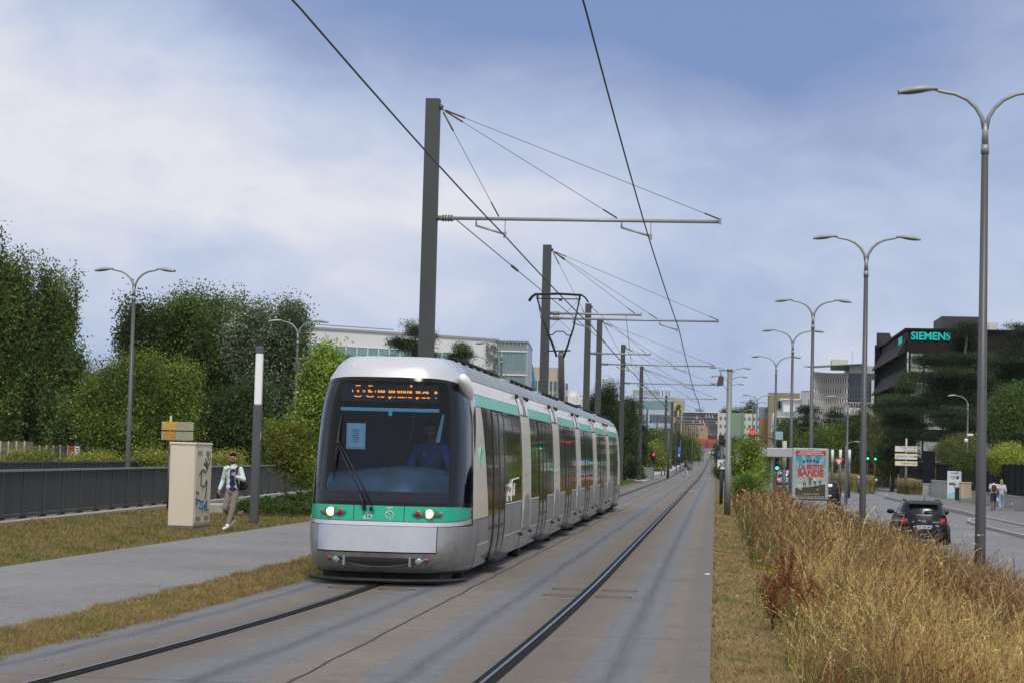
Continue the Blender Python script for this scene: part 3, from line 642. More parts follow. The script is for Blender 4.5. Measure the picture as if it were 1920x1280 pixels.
    w = PB().use(M['windscreen']); w.patch(NS, -.475, .475, 30, lambda u: 1.10, lambda u: zt(u)-.045, 20, .002, rim=False); w.build('windscreen', None, T)
    band = PB().use(mat('screen_print', (.010, .013, .03), .12, spec=.35)); band.patch(NS, -.475, .475, 30, lambda u: 1.10, lambda u: 1.235, 2, .004, rim=False); band.build('screen_print', None, T)
    for sg in (-1, 1):
        u0, u1 = (.55, .855) if sg > 0 else (-.855, -.55)
        w = PB().use(M['windscreen']); w.patch(NS, u0, u1, 12, lambda u: 1.10, lambda u: zt(u)-.045, 16, .002, rim=False); w.build('quarter_window', None, T)
        b = PB().use(CREAM); u0, u1 = (.90, 1.0) if sg > 0 else (-1.0, -.90)
        b.patch(NS, u0, u1, 3, lambda u: .86, lambda u: 2.6, 14, .004, rim=False); b.build('corner_post', None, T)
        b = PB().use(SILD); b.patch(NS, u0+(.006 if sg > 0 else 0), u1-(0 if sg > 0 else .006), 3, lambda u: .18, lambda u: .855, 8, .004, rim=False); b.build('corner_lower_panel', None, T)
        # camera pod at the roof corner
        m_ = PB() if sg > 0 else MB().use(SILW); c0 = Vector((sg*.95, 1.30, 2.655)); m_.ell(c0, (.10, .46, .145), 18, 12, Matrix.Rotation(R(-16), 3, 'X') @ Matrix.Rotation(R(-12)*sg, 3, 'Y')); (m_.build('mirror_pod', None, T) if sg > 0 else None)
        mk = PB().use(M['red_lens']); p = NS(.87*sg, 1.0); mk.ell(p, (.02, .035, .02), 10, 6); mk.build('side_marker', None, T)
        ds = PB().use(FRM); p = NS(.90*sg, 1.9); ds.ell(p+Vector((.0, .12, .1)), (.025, .05, .42), 12, 10); ds.build('side_camera', None, T)
    # roof cap of the cab
    rc = PB().use(SILW); rc.patch(NS, -1, 1, 50, lambda u: zt(u)+.006, lambda u: 3.04, 8, .008, rim=False)
    arcp = [NS(u, 3.04)+Vector((0, 0, .004)) for u in np.linspace(-1, 1, 41)]; rc.smooth = True
    rc.grid([[(p.x, p.y, p.z) for p in arcp], [(p.x*.5, max(p.y, 1.2)*.5+.95, 3.07) for p in arcp], [(p.x*.02, 1.9, 3.08) for p in arcp]])
    rc.build('roof_cap', None, T)
    for x in (-.5, .5):
        k = PB().use(WHT); k.ell(NSX(x, 2.90)+Vector((0, -.005, 0)), (.022, .01, .018), 12, 6); k.build('roof_bolt', None, T)
    # cabin interior
    ci = PB().use(mat('cabin_dark', (.016, .034, .078), .6, var=.3, vs=2)); ci.box((-.93, 2.06, .75), (.93, 2.10, 2.72)); ci.box((-.9, .5, .70), (.9, 2.08, .74)); ci.use(mat('cabin_ceiling', (.012, .02, .04), .6)); ci.box((-.55, 1.1, 2.60), (.55, 2.08, 2.62)); ci.build('cabin', None, T)
    d = PB().use(mat('dashboard_teal', (.085, .12, .13), .35, var=.6, vs=2.6)); rows = []
    for yy, zz in ((.32, 1.22), (.45, 1.40), (.62, 1.52), (.85, 1.56), (1.0, 1.48), (1.02, 1.1)): rows.append([(x*(.98 if zz > 1.3 else .9), yy+.55*abs(x)**2.4, zz-.10*abs(x)**2+.03*math.sin(3*x)) for x in np.linspace(-.88, .88, 21)])
    d.smooth = True; d.grid(rows); d.build('dashboard', None, T)
    v = PB().use(mat('visor_teal', (.30, .55, .58), .4)); v.box((-.66, .66, 2.30), (.68, .68, 2.345)); v.box((.0, .64, 2.24), (.045, .66, 2.30)); v.build('sun_visor_rail', None, T)
    st = PB().use(mat('pillar_teal', (.35, .48, .47), .4)); st.prism([(.60, .95, 1.9), (.66, .95, 1.9), (.72, .90, 2.28), (.69, .90, 2.28)], (0, .03, 0)); st.build('cab_grab_handle', None, T)
    nt_ = PB().use(mat('notice_frame', (.42, .56, .56), .4)); nt_.bbox((-.56, .60, 1.78), (-.30, .615, 2.13), .006); nt_.use(mat('notice_paper', (.50, .60, .60), .6)); nt_.box((-.53, .594, 1.81), (-.33, .599, 2.10))
    nt_.use(mat('notice_ink', (.12, .16, .19), .6))
    for i in range(7): nt_.box((-.49+.015*(i % 3), .590, 2.04-.026*i), (-.38-.012*(i % 2), .5935, 2.048-.026*i))
    nt_.build('notice', None, T)
cab()
T = tram
# destination display: amber segments as the camera caught them
disp = MB().use(mat('display_black', (.012, .016, .028), .3)); disp.box((-.66, .74, 2.43), (.66, .76, 2.66))
LED = mat('led_amber', (1, .35, .03), .4, emit=(1, .24, .02), es=2.6); disp.use(LED)
def seg(x0, x1, y0, y1):           # crop pixels of the display -> local metres
    k = 1/4.74/144.5; cx = lambda v: (590+v/4.74-711.5)/144.5*1.03-.13; z = lambda v: 2.645-(v-143)*k*1.03
    disp.box((cx(x0), .728, z(y1)), (cx(x1), .738, z(y0)))
for a, b in ((345, 388), (460, 498)): seg(a, b, 143, 151)
seg(841, 858, 134, 150)
for a, b in ((315,322),(360,366),(370,376),(412,417),(426,432),(523,528),(548,560),(566,573),(578,590),(596,612),(646,662),(668,680),(686,704),(724,735),(740,750),(757,768),(775,784),(790,803),(812,828),(835,858),(893,907),(912,922),(926,934),(990,1000),(1062,1085)): seg(a, b, 185, 206)
for a, b, c, d in ((460, 480, 182, 194), (460, 498, 195, 205), (948, 970, 197, 205), (962, 985, 188, 198), (985, 1010, 196, 205)): seg(a, b, c, d)
for a, b in ((345,390),(455,500),(548,562),(575,607),(646,680),(695,707),(730,790),(800,812),(825,858),(895,925),(948,982),(992,1020),(1072,1080)): seg(a, b, 240, 248)
for a, b in ((335,347),(388,400),(445,457),(498,512)): seg(a, b, 235, 242)
for a, b in ((648,664),(897,912)): seg(a, b, 248, 258)
disp.build('destination_display', None, T)
# windscreen wiper: two rods, blade, pivot
wp = MB().use(RBLK, True)
def wpt(x, z, o=.035): return NSX(x, z)+Vector((0, -o, 0))
wp.tube([wpt(-.17, 1.06), wpt(-.38, 1.42), wpt(-.615, 1.84)], .011, 6); wp.tube([wpt(-.10, 1.06), wpt(-.33, 1.46), wpt(-.60, 1.87)], .011, 6)
wp.tube([wpt(-.19, 1.02, .05), wpt(-.27, 1.20, .05)], .02, 6); wp.ell(wpt(-.19, 1.01, .03), (.03, .03, .03)); wp.ell(wpt(-.10, 1.01, .03), (.028, .03, .03)); wp.ell(wpt(-.62, 1.86, .04), (.028, .03, .03))
wp.tube([wpt(-.60, 2.22, .02), wpt(-.625, 1.86, .045), wpt(-.655, 1.36, .02)], [.010, .014, .008], 6); wp.tube([wpt(-.2, .93, .012), wpt(-.14, .90, .012), wpt(-.08, .93, .012), wpt(-.06, .99, .012)], .004, 5); wp.build('wiper', None, T)
cr = MB().use(RBLK); cr.tube([NSX(x, z)+Vector((0, -.006, 0)) for x, z in ((.30, 2.80), (.30, 2.72), (.26, 2.62), (.30, 2.50), (.38, 2.40), (.39, 2.1), (.36, 1.93), (.24, 1.72), (.10, 1.55), (.05, 1.38))], .0028, 4); cr.tube([NSX(.0, 1.13)+Vector((0, -.008, 0)), NSX(-.01, 1.2)+Vector((0, -.012, 0)), NSX(.015, 1.25)+Vector((0, -.008, 0))], .004, 4); cr.build('screen_crack', None, T)
# numbers and round emblem on the green band
def front_text(body, x, z, size, bold=.0): 
    p = NSX(x, z); return text_mesh('fleet_number' if body == '617' else 'operator_lettering', body, size, WHT, T, Matrix.Translation((p.x, p.y-.016, p.z)), .001, bold)
front_text('617', -.14, .895, .082, .002); front_text('RATP', .145, 1.022, .034, .001)
em = MB().use(WHT); c0 = NSX(.145, .935)+Vector((0, -.014, 0))
def ring(mb, c, r, w, a0=0, a1=360, n=28, ex=1.0):
    t = [R(a0+(a1-a0)*i/n) for i in range(n+1)]
    mb.tube([c+Vector((r*math.cos(a), 0, r*math.sin(a)*ex)) for a in t], w, 5)
ring(em, c0, .050, .0052, -60, 245); em.tube([c0+Vector(p) for p in ((-.055, 0, .03), (-.02, 0, .022), (.002, 0, .012), (-.008, 0, -.002), (.012, 0, -.012), (0, 0, -.03), (.008, 0, -.07))], .0042, 5); em.build('round_emblem', None, T)
PB.rear = True; cab(); PB.rear = False
rd = MB().use(mat('display_black2', (.012, .016, .028), .3)); rd.box((-.66, TL-.76, 2.43), (.66, TL-.74, 2.66)); rd.build('destination_display', None, T)
# skirt lip under the nose
lp = MB().use(RBLK, True); rows = []
for z, o, in ((.045, .0), (.06, .05), (.085, .055), (.10, .0)): rows.append([((xw(.6)*math.copysign(abs(math.sin(t))**.8, math.sin(t)))*1.0, .12-o+1.25*(1-abs(math.cos(t))**.7), z) for t in np.linspace(-1.35, 1.35, 31)])
lp.grid(rows); lp.use(RBLK, False); lp.box((-.8, .5, .05), (.8, 1.6, .20)); lp.build('obstacle_deflector', None, T)
# ---------------- body: shell, panels, windows, doors
ends = [NEND, TL-NEND]; J = [(8.0, 9.6), (14.5, 16.1), (21.0, 22.6), (27.5, 29.1), (34.0, 35.6)]
ROOFG = mat('tram_roof_grey', (.33, .345, .36), .42, metal=.3, var=.2, vs=1.5, streak=True)
sh = MB().use(SEAM); rows = []
prof = [(xw(z)-.012, z) for z in np.linspace(.16, 3.04, 24)]+[(.3, 3.07), (0, 3.08)]
full = [(-x, z) for x, z in prof]+[(x, z) for x, z in prof[-2::-1]]
sh.smooth = True; sh.grid([[(x, y, z) for x, z in full] for y in (ends[0], ends[1])]); sh.use(RBLK, False); sh.box((-.95, 1.5, .18), (.95, TL-1.5, .26)); sh.build('body_core', None, T)
cells = []; e0 = ends[0]
for a, b in J: cells.append((e0, a)); e0 = b
cells.append((e0, ends[1]))
rf = MB().use(ROOFG); rf.smooth = True
for a, b in cells+J: 
    g_ = .012; top = [(-xw(z), z) for z in np.linspace(2.80, 3.04, 5)]+[(-.3, 3.076), (0, 3.086)]; top = top+[(-x, z) for x, z in top[-2::-1]]
    rf.grid([[(x, y, z) for x, z in top] for y in (a+g_, b-g_)])
rf.build('roof', None, T)
def side(sg, z, y): return Vector((sg*xw(z), y, z))
for sg in (-1, 1):
    def sp_(nm, m_, z0, z1, y0, y1, off=.0, nz=6, ny=1, rim=True, parent=None):
        fy0 = y0 if callable(y0) else (lambda z: y0); fy1 = y1 if callable(y1) else (lambda z: y1)
        S = (lambda z, y: side(sg, z, y)); b = MB().use(m_)
        if sg > 0: b.patch(lambda z, v: S(z, v), z0, z1, nz, fy0, fy1, ny, -off, rim)   # normal of (dz x dy) points inward on +x
        else: b.patch(lambda z, v: S(z, v), z0, z1, nz, fy0, fy1, ny, off, rim)
        return b.build(nm, None, parent or T)
    for i, (a, b) in enumerate(cells):
        first, last = i == 0, i == len(cells)-1; a0, b0 = a+.02, b-.02
        for k in range(2):            # upper cream and green bands, in two lengths with a gap
            ya = a0+(b0-a0)*k/2+(.008 if k else 0); yb = a0+(b0-a0)*(k+1)/2
            if first and k == 0: ya = 1.35+.0
            sp_('cream_panel', CREAM, 2.60, 2.79, max(ya, NEND), yb, .0, 4); sp_('green_stripe', SGRN, 2.43, 2.595, max(ya, NEND), yb, .001, 3)
        # dark side glazing, slanted at the cab ends
        yl = (lambda z: float(np.interp(z, [.2, 2.42], [3.35, 2.45]))) if first else (lambda z: a0)
        yr = (lambda z: TL-float(np.interp(z, [.2, 2.42], [3.35, 2.45]))) if last else (lambda z: b0)
        if first: door = (3.7, 5.25)
        elif last: door = (TL-5.25, TL-3.7)
        else: door = (a+1.65, a+3.25)
        dm = (door[0]+door[1])/2
        wz0 = 1.0
        for y0_, y1_ in ((yl, door[0]), (door[1], yr)):
            if first and y0_ is yl: sp_('side_window', TGL, .22, 2.42, yl, lambda z: door[0]-.01, .002, 10)
            elif last and y1_ is yr: sp_('side_window', TGL, .22, 2.42, lambda z: door[1]+.01, yr, .002, 10)
            else:
                f0 = y0_ if callable(y0_) else (lambda z, q=y0_: q+.02); f1 = y1_ if callable(y1_) else (lambda z, q=y1_: q-.02)
                wo = sp_('side_window', TGL, wz0, 2.42, f0, f1, .002, 8)
                ymid = (f0(1)+f1(1))/2; sp_('window_bar', FRM, wz0, 2.42, ymid-.02, ymid+.02, .006, 8, parent=wo)
                if sg > 0 or True: sp_('vent_bar', FRM, 2.12, 2.14, f0, f1, .006, 1, parent=wo)
                sp_('lower_panel', SILD, .50, wz0-.025, f0, f1, .001, 4); sp_('skirt_panel', SILV, .17, .478, f0, f1, .003, 3)
                sp_('pale_trim', WHT, wz0-.022, wz0-.002, f0, f1, .007, 1); sp_('pale_trim', WHT, .48, .494, f0, f1, .007, 1)
        for y0_, y1_ in ((door[0], dm-.008), (dm+.008, door[1])):
            dr = sp_('door', TGL, .24, 2.40, y0_+.02, y1_-.02, .010, 10); sp_('door_edge', FRM, .24, 2.40, y0_+.005, y0_+.05, .016, 10, parent=dr); sp_('door_edge', FRM, .24, 2.40, y1_-.05, y1_-.005, .016, 10, parent=dr); sp_('door_base', SILD, .24, .34, y0_+.05, y1_-.05, .013, 1, parent=dr)
        s_ = MB().use(RBLK, False); x0 = 1.04*sg; x1 = 1.16*sg; s_.bbox((min(x0, x1), door[0]-.05, .17), (max(x0, x1), door[1]+.05, .235), .01); s_.build('door_step', None, T)
        if first or last:
            f = (lambda z: NEND) if first else (lambda z: yr(z)+.015); h = (lambda z: yl(z)-.015) if first else (lambda z: TL-NEND)
            sp_('cab_side_panel', CREAM, .86, 2.42, f, h, .001, 8); sp_('cab_lower_panel', SILD, .50, .85, f, h, .001, 3); sp_('cab_skirt', SILV, .17, .485, f, h, .003, 3); sp_('pale_trim', WHT, .486, .498, f, h, .007, 1)
            # round green emblem on the cream cab side
            cy = 2.12 if first else TL-2.12; e_ = MB().use(SGRN); X = sg*(xw(1.75)+.006)
            e_.tube([(X, cy+.10*math.cos(t), 1.72+.13*math.sin(t)) for t in np.linspace(-1.0, 4.3, 22)], .012, 5); e_.tube([(X, cy-.07, 1.80), (X, cy-.01, 1.74), (X, cy+.0, 1.66), (X, cy-.03, 1.52)], .009, 5)
            for q in range(3): e_.box((min(X, X+.002*sg), cy-.03+.025*q, 1.93), (max(X, X+.002*sg), cy-.015+.025*q, 1.965))
            e_.build('round_emblem', None, T)
    for a, b in J:
        a0, b0 = a+.015, b-.015
        pn = sp_('wheel_module_panel', CREAM, .50, 2.79, a0, b0, .010, 12)
        sp_('module_trim', WHT, .5, 2.75, a0, a0+.03, .014, 10, parent=pn)
        sp_('wheel_module_skirt', SILV, .17, .49, a0, b0, .012, 3)
        # rounded wheel-arch cover
        ar = MB().use(SILD); ar.smooth = False; c_ = (a+b)/2; w_ = .60; outl = [(-w_, .5), (w_, .5), (w_, .80)]+[(w_*math.cos(t), .80+.30*math.sin(t)) for t in np.linspace(.1, math.pi-.1, 15)]+[(-w_, .80)]
        pts = [Vector((sg*(xw(z)+.012), c_+y, z)) for y, z in outl]; ar.prism(pts if sg < 0 else pts[::-1], (sg*.006, 0, 0)); ar.build('wheel_arch_cover', None, T)
        k = MB().use(RBLK, True)
        for yy in (a-.10, b+.10): X = sg*(xw(2.74)+.04); k.ell((X, yy, 2.76), (.032, .085, .04), 10, 8); k.tube([(X-.01*sg, yy, 2.76), (X-.05*sg, yy+(.25 if yy < a else -.25), 2.79)], .022, 6)
        k.build('roof_damper', None, T)
        k = MB().use(SILV, True); k.bbox((min(sg*.90, sg*.955), a+.05, 2.50), (max(sg*.90, sg*.955)+.07*(sg > 0), b-.9, 2.86), .02) if False else None
        k.use(mat('roof_plate', (.20, .22, .24), .4)); 
        rows = [[side(sg, z, y)+Vector((sg*.016, 0, 0)) for y in (a+.75, a+1.15)] for z in np.linspace(2.46, 2.80, 4)]; k.smooth = True; k.grid(rows); 
        for q in range(4): k.use(RBLK); X = sg*(xw(2.47)+.02); k.ell((X, a+.2+.35*q, 2.445), (.014, .03, .02), 8, 6)
        k.build('module_hinge', None, T)
        for yy in (a-.02, b+.02): kk = MB().use(RBLK, True); kk.ell((sg*1.10, yy, .42), (.035, .06, .03), 10, 6); kk.build('door_knob', None, T)
        for q in range(4): kk = MB().use(RBLK); X = sg*(xw(1.3)+.012); kk.ell((X, c_-.25+.2*(q % 2), 1.25+.16*(q//2)), (.004, .014, .014), 8, 6); kk.build('panel_screw', None, T)
        wl_ = MB().use(RBLK); wl_.cyl((sg*.72, c_, .34), (sg*.98, c_, .34), .335, 26); wl_.use(SILD); wl_.cyl((sg*.98, c_, .34), (sg*1.0, c_, .34), .19, 18); wl_.build('wheel', None, T)
    # longitudinal roof rail of dark tube on little brackets
    for a, b in cells:
        rl = MB().use(RBLK, True)
        rl.tube([(sg*.66, a+.3, 3.10), (sg*.66, b-.3, 3.10)], .026, 8)
        for yy in np.arange(a+.4, b-.3, .9): rl.box((sg*.66-.03, yy-.04, 3.0), (sg*.66+.03, yy+.04, 3.10))
        rl.build('roof_rail', None, T)
# cab axles
for yy in (1.75, TL-1.75):
    for sg in (-1, 1): wl_ = MB().use(RBLK); wl_.cyl((sg*.66, yy+.1, .30), (sg*.9, yy+.1, .30), .28, 24); wl_.build('wheel', None, T)
for a, b in [(q0+.6, q1-.6) for q0, q1 in cells[1:-1]]+[(4.2, 7.4), (TL-7.4, TL-4.2)]:
    eq = MB().use(ROOFG); eq.bbox((-.52, a, 3.07), (.52, b, 3.15), .04); eq.build('roof_equipment', None, T)
# white scribble on the first side window
sb = MB().use(WHT, True); X = xw(1.2)+.012
for st_ in (((5.6, 1.02), (5.6, 1.16), (5.75, 1.18), (5.72, 1.28), (5.58, 1.27)), ((5.95, 1.03), (5.9, 1.10), (6.0, 1.17), (5.92, 1.24), (6.02, 1.30)), ((6.15, 1.02), (6.2, 1.33), (6.35, 1.36), (7.3, 1.38)), ((6.6, 1.30), (6.55, 1.10))):
    sb.tube([(X, y, z) for y, z in st_], .013, 5)
sb.build('graffiti', None, T)
# pantograph
PG = mat('pantograph_black', (.02, .021, .023), .45, metal=.3); PO = mat('pantograph_arm_grey', (.16, .16, .165), .5, metal=.3); py_ = 28.8; cx = -.06
p = MB().use(PO, True); p.bbox((-.45, py_+1.0, 3.05), (.35, py_+2.4, 3.18), .03); p.build('pantograph_base', None, T)
p = MB().use(PO, True); p.tube([(cx+.0, py_+1.9, 3.1), (cx+.10, py_, 4.62)], [.095, .085], 14); p.build('pantograph_lower_arm', None, T)
p = MB().use(PG, True)
p.tube([(cx-.62, py_+.02, 6.16), (cx-.33, py_, 5.30), (cx-.02, py_, 4.52)], [.022, .026, .030], 8); p.tube([(cx+.58, py_+.02, 6.16), (cx+.42, py_, 5.30), (cx+.17, py_, 4.50)], [.022, .026, .030], 8)
p.tube([(cx-.33, py_, 5.10), (cx-.15, py_, 5.13), (cx-.05, py_, 5.22), (cx+.15, py_, 5.22), (cx+.25, py_, 5.12), (cx+.40, py_, 5.12)], .016, 8); p.tube([(cx-.26, py_, 4.68), (cx+.36, py_, 4.70)], .02, 8); p.tube([(cx-.58, py_+.04, 6.0), (cx-.50, py_+.04, 5.6), (cx-.26, py_+.04, 5.15), (cx-.06, py_+.04, 4.75)], .009, 6)
for s_ in (((cx-.60, 6.1), (cx+.40, 5.2)), ((cx+.56, 6.1), (cx-.34, 5.2))): p.tube([(s_[0][0], py_, s_[0][1]), (s_[1][0], py_, s_[1][1])], .005, 5)
p.build('pantograph_upper_frame', None, T)
p = MB().use(PG, True)
for yy in (-.14, .14): p.tube([(cx-.84, py_+yy, 6.05), (cx-.76, py_+yy, 6.17), (cx-.66, py_+yy, 6.245), (cx, py_+yy, 6.27), (cx+.64, py_+yy, 6.245), (cx+.74, py_+yy, 6.17), (cx+.82, py_+yy, 6.05)], .022, 8)
p.tube([(cx-.62, py_, 6.13), (cx+.60, py_, 6.13)], .016, 8); p.box((cx+.0, py_-.02, 6.07), (cx+.09, py_+.02, 6.12))
for sx_ in (-.6, .58): p.box((cx+sx_-.02, py_-.16, 6.13), (cx+sx_+.02, py_+.16, 6.24))
p.build('pantograph_head', None, T)
# ================================================================ CATENARY, LAMPS, SIGNS, FENCES
MASTM = mat('mast_grey', (.058, .066, .070), .55, metal=.2, var=.15, vs=2, streak=True)
GALV = mat('galvanised', (.30, .32, .33), .45, metal=.4, var=.15, vs=5)
WIREM = mat('wire_dark', (.03, .03, .033), .5)
INS = mat('insulator_brown', (.11, .075, .045), .4)
MZ = 9.3
def mast(Y, arms=((6.05, 6.76),), detail=2, z0=None, x=-6.18, lab='', h=MZ):
    b = zp(Y) if z0 is None else z0
    t = thing('catenary_mast', lab, 'mast', (x, Y, b), 0, 'catenary masts along the left track')
    m = MB().use(MASTM); 
    # H section column: two flanges and a web, tapering slightly
    for y_ in (-.14, .12): m.prism([(-.165, y_, 0), (.165, y_, 0), (.145, y_, h), (-.145, y_, h)], (0, .02, 0))
    m.prism([(-.012, -.12, 0), (.012, -.12, 0), (.012, -.12, h), (-.012, -.12, h)], (0, .24, 0)); m.prism([(-.165, -.12, 0), (-.15, -.12, 0), (-.13, -.12, h), (-.145, -.12, h)], (0, .24, 0)); m.prism([(.15, -.12, 0), (.165, -.12, 0), (.145, -.12, h), (.13, -.12, h)], (0, .24, 0))
    m.box((-.15, -.14, h), (.15, .14, h+.02)); m.box((-.26, -.24, -.02), (.26, .24, .035)); 
    if detail > 1:
        for dx in (-.06, .02):
            for dz in (0, .07): m.box((dx, -.146, 6.95+dz), (dx+.02, -.14, 6.97+dz))
    m.build('column', None, t)
    for L, az_ in arms:
        az_ = az_-zp(0); a = MB().use(GALV, True); x0 = .27
        a.tube([(.14, 0, az_), (x0+.25, 0, az_)], .055, 8); a.tube([(x0, 0, az_), (L+.15, 0, az_-.0)], .038, 8)
        a.use(INS, True); 
        for k in range(4): a.cyl((x0+.06*k, 0, az_), (x0+.03+.06*k, 0, az_), .075, 10)
        a.use(GALV); a.box((L+.10, -.05, az_-.05), (L+.15, .05, az_+.07)); a.build('cantilever_arm', None, t)
        if detail > 0:
            s_ = MB().use(WIREM, True); rw = .0045+Y*.00005; top = (.18, 0, h-.18)
            ends_ = ((1.48, 4.0, L+.12) if L > 4 else (L-.1,))
            for e_ in ends_:
                s_.tube([top, (e_, 0, az_+.05)], rw, 5)
                d = Vector((e_, 0, az_+.05))-Vector(top); n = d.normalized(); s_.use(INS, True); s_.tube([Vector(top)+n*.1, Vector(top)+n*.55], .02, 6); s_.use(WIREM, True); s_.tube([Vector(top)+d-n*.35, Vector(top)+d], .016, 6)
            s_.build('stay_wire', None, t)
        if L > 4:
            for wx in (1.62, 4.72):    # registration arms holding the two contact wires
                g_ = MB().use(GALV, True); s0 = wx-.62
                g_.tube([(s0, 0, az_), (s0, 0, az_-.16)], .02, 6); g_.tube([(s0, 0, az_-.15), (wx+.02, 0, az_-.33)], .024, 6); g_.tube([(wx, 0, az_), (wx, 0, az_-.30)], .010, 5); g_.box((wx-.03, -.03, az_-.40), (wx+.03, .03, az_-.28)); g_.build('registration_arm', None, t)
    c = MB().use(INS, True); c.tube([(.13, 0, h-.12), (.20, 0, h-.17)], .06, 8); c.build('stay_bracket', None, t)
    return t
mast(41, lab='nearest catenary mast, tall grey column rising behind the tram cab')
mast(69.5, ((6.05, 6.68), (3.3, 6.86)), lab='second catenary mast with two parallel arms, behind the pantograph')
mast(96, ((3.0, 6.88),), x=-6.42, lab='third catenary mast with a single short arm')
mast(106, ((6.15, 6.84),), x=-6.45, lab='fourth catenary mast, just behind the short-armed one')
mast(130, lab='fifth catenary mast, left of the two masts over the tram tail', x=-6.3)
mast(160, lab='catenary mast standing right of the dark pines past the tram tail', x=-6.2, detail=1)
mast(240, detail=1, x=-6.2, lab='far catenary mast in front of the white office block with blue windows')
for Y in (270, 300, 330, 362, 395, 430, 470, 515, 560, 610, 660): mast(Y, detail=0, x=-6.15, lab='distant catenary mast in the row climbing to the orange building')
for x, px_, Y, h in ((-9.1, 1212, 240, 7.6), (-8.6, 1231, 270, 7.4)):
    m = MB().use(MASTM, True); m.tube([(0, 0, 0), (0, 0, h)], [.14, .11], 10); m.use(MASTM, False); m.box((-.2, -.2, 0), (.2, .2, .05)); o = m.build('steel_post'); o.location = (at(px_, 850, Y).x, Y, zp(Y)); tag(o, '%s of two slim dark steel posts among the distant trees' % ('left' if px_ == 1212 else 'right'), 'post', 'slim steel posts left of the far masts')
CZ = 6.40
for nm, pts in (('left', [(-4.38, -8), (-4.46, 20), (-4.56, 41), (-4.48, 69.5), (-4.6, 96), (-4.55, 106), (-4.6, 130), (-4.5, 160), (-4.6, 200), (-4.5, 240), (-4.55, 270), (-4.5, 330)]),
                ('right', [(-1.36, -8), (-1.44, 20), (-1.50, 41), (-1.40, 69.5), (-1.5, 106), (-1.55, 130), (-1.45, 160), (-1.6, 200), (-1.5, 240), (-1.5, 270), (-1.55, 330)])):
    m = MB().use(WIREM, True); P_ = []
    for (x0, y0), (x1, y1) in zip(pts[:-1], pts[1:]):
        for k in range(6): f = k/6; y = y0+(y1-y0)*f; P_.append((x0+(x1-x0)*f, y, CZ+zp(y)-.05*4*f*(1-f)))
    m.tube(P_, [.010+max(0, p[1])*.00012 for p in P_], 6); o = m.build('contact_wire'); tag(o, 'black contact wire over the %s track' % nm, 'wire', 'overhead contact wires')
m = MB().use(WIREM, True); a = Vector((-5.6, 41, 6.72)); b = Vector((-4.55, 80, 6.38)); m.tube([a, b], .012, 5); m.use(INS, True); d = (b-a).normalized(); m.tube([a+d*9, a+d*10.2], .035, 6)
tag(m.build('anchor_wire'), 'thin anchor wire with one insulator running from the nearest mast back to the next', 'wire')
m = MB().use(WIREM, True); m.tube([(-3.3, 69.5, 6.86), (-4.4, 100, 6.5), (-4.5, 130, 6.45)], .010, 5); m.tube([(-4.6, 96, 6.5), (-1.5, 130, 6.6)], .008, 5)
tag(m.build('span_wire'), 'pair of slack span wires between the second and fifth masts', 'wire')

# ---------------- street lamps
LP1 = mat('lamp_post_grey', (.078, .080, .085), .45, metal=.2, var=.12, vs=3, streak=True); LP2 = mat('lamp_arm_grey', (.26, .28, .295), .4, metal=.3)
LSH = mat('lamp_shell', (.27, .31, .32), .35); LGL = mat('lamp_diffuser', (.10, .095, .085), .3)
def lamp_head(t, sg, x, z, s=1.0):
    m = MB(); rt = Matrix.Rotation(R(-7)*sg*-1, 3, 'Y'); m.use(LSH); rows = []
    for i in range(11):
        f = i/10; w = .055+.12*math.sin(min(1, f*1.15)*math.pi*.86)**.8; h = .035+.075*math.sin(f*math.pi*.88)
        rows.append([rt @ Vector((sg*f*.78*s, w*math.cos(a)*s, max(-.02, h*math.sin(a))*s)) + Vector((x, 0, z)) for a in np.linspace(0, 2*math.pi, 13)[:-1]])
    m.smooth = True; m.grid(rows, True); m.use(LGL); m.ell(Vector((x, 0, z))+rt @ Vector((sg*.46*s, 0, -.02*s)), (.27*s, .125*s, .035*s), 14, 8, rt); return m.build('lamp_head', None, t)
def street_lamp(H=10.1, span=1.62, both=True, name='street_lamp', lab='', grp=None):
    t = thing(name, lab, 'street lamp', (0, 0, 0), 0, grp); m = MB(); zt = H-1.35
    m.use(LP1, True); m.tube([(0, 0, 0), (0, 0, .9), (0, 0, zt)], [.112, .108, .07], 16); m.use(LP1, False); m.bbox((-.2, -.2, -.02), (.2, .2, .04), .01); m.build('post', None, t)
    m = MB().use(LP2, True); m.tube([(0, 0, zt), (0, 0, zt+.18)], .082, 14); m.tube([(0, 0, zt+.18), (0, 0, zt+.62)], [.07, .06], 12); m.build('collar', None, t)
    for sg in ((-1, 1) if both else (-1,)):
        m = MB().use(LP2, True); P_ = [(sg*.02, 0, zt+.5), (sg*.06, 0, zt+.72), (sg*.18, 0, zt+.93), (sg*.36, 0, zt+1.10), (sg*.6, 0, zt+1.21), (sg*.9, 0, zt+1.265), (sg*(span-.6), 0, zt+1.31)]; m.tube(P_, [.05, .046, .043, .04, .037, .034, .03], 10); m.build('arm', None, t)
        lamp_head(t, sg, sg*(span-.66), zt+1.32)
    return t
L0 = street_lamp(lab='nearest double-arm street lamp, its thick post rising from the weeds at the right', grp='double-arm street lamps along the median')
L0.location = (5.27, 39.7, -.70)
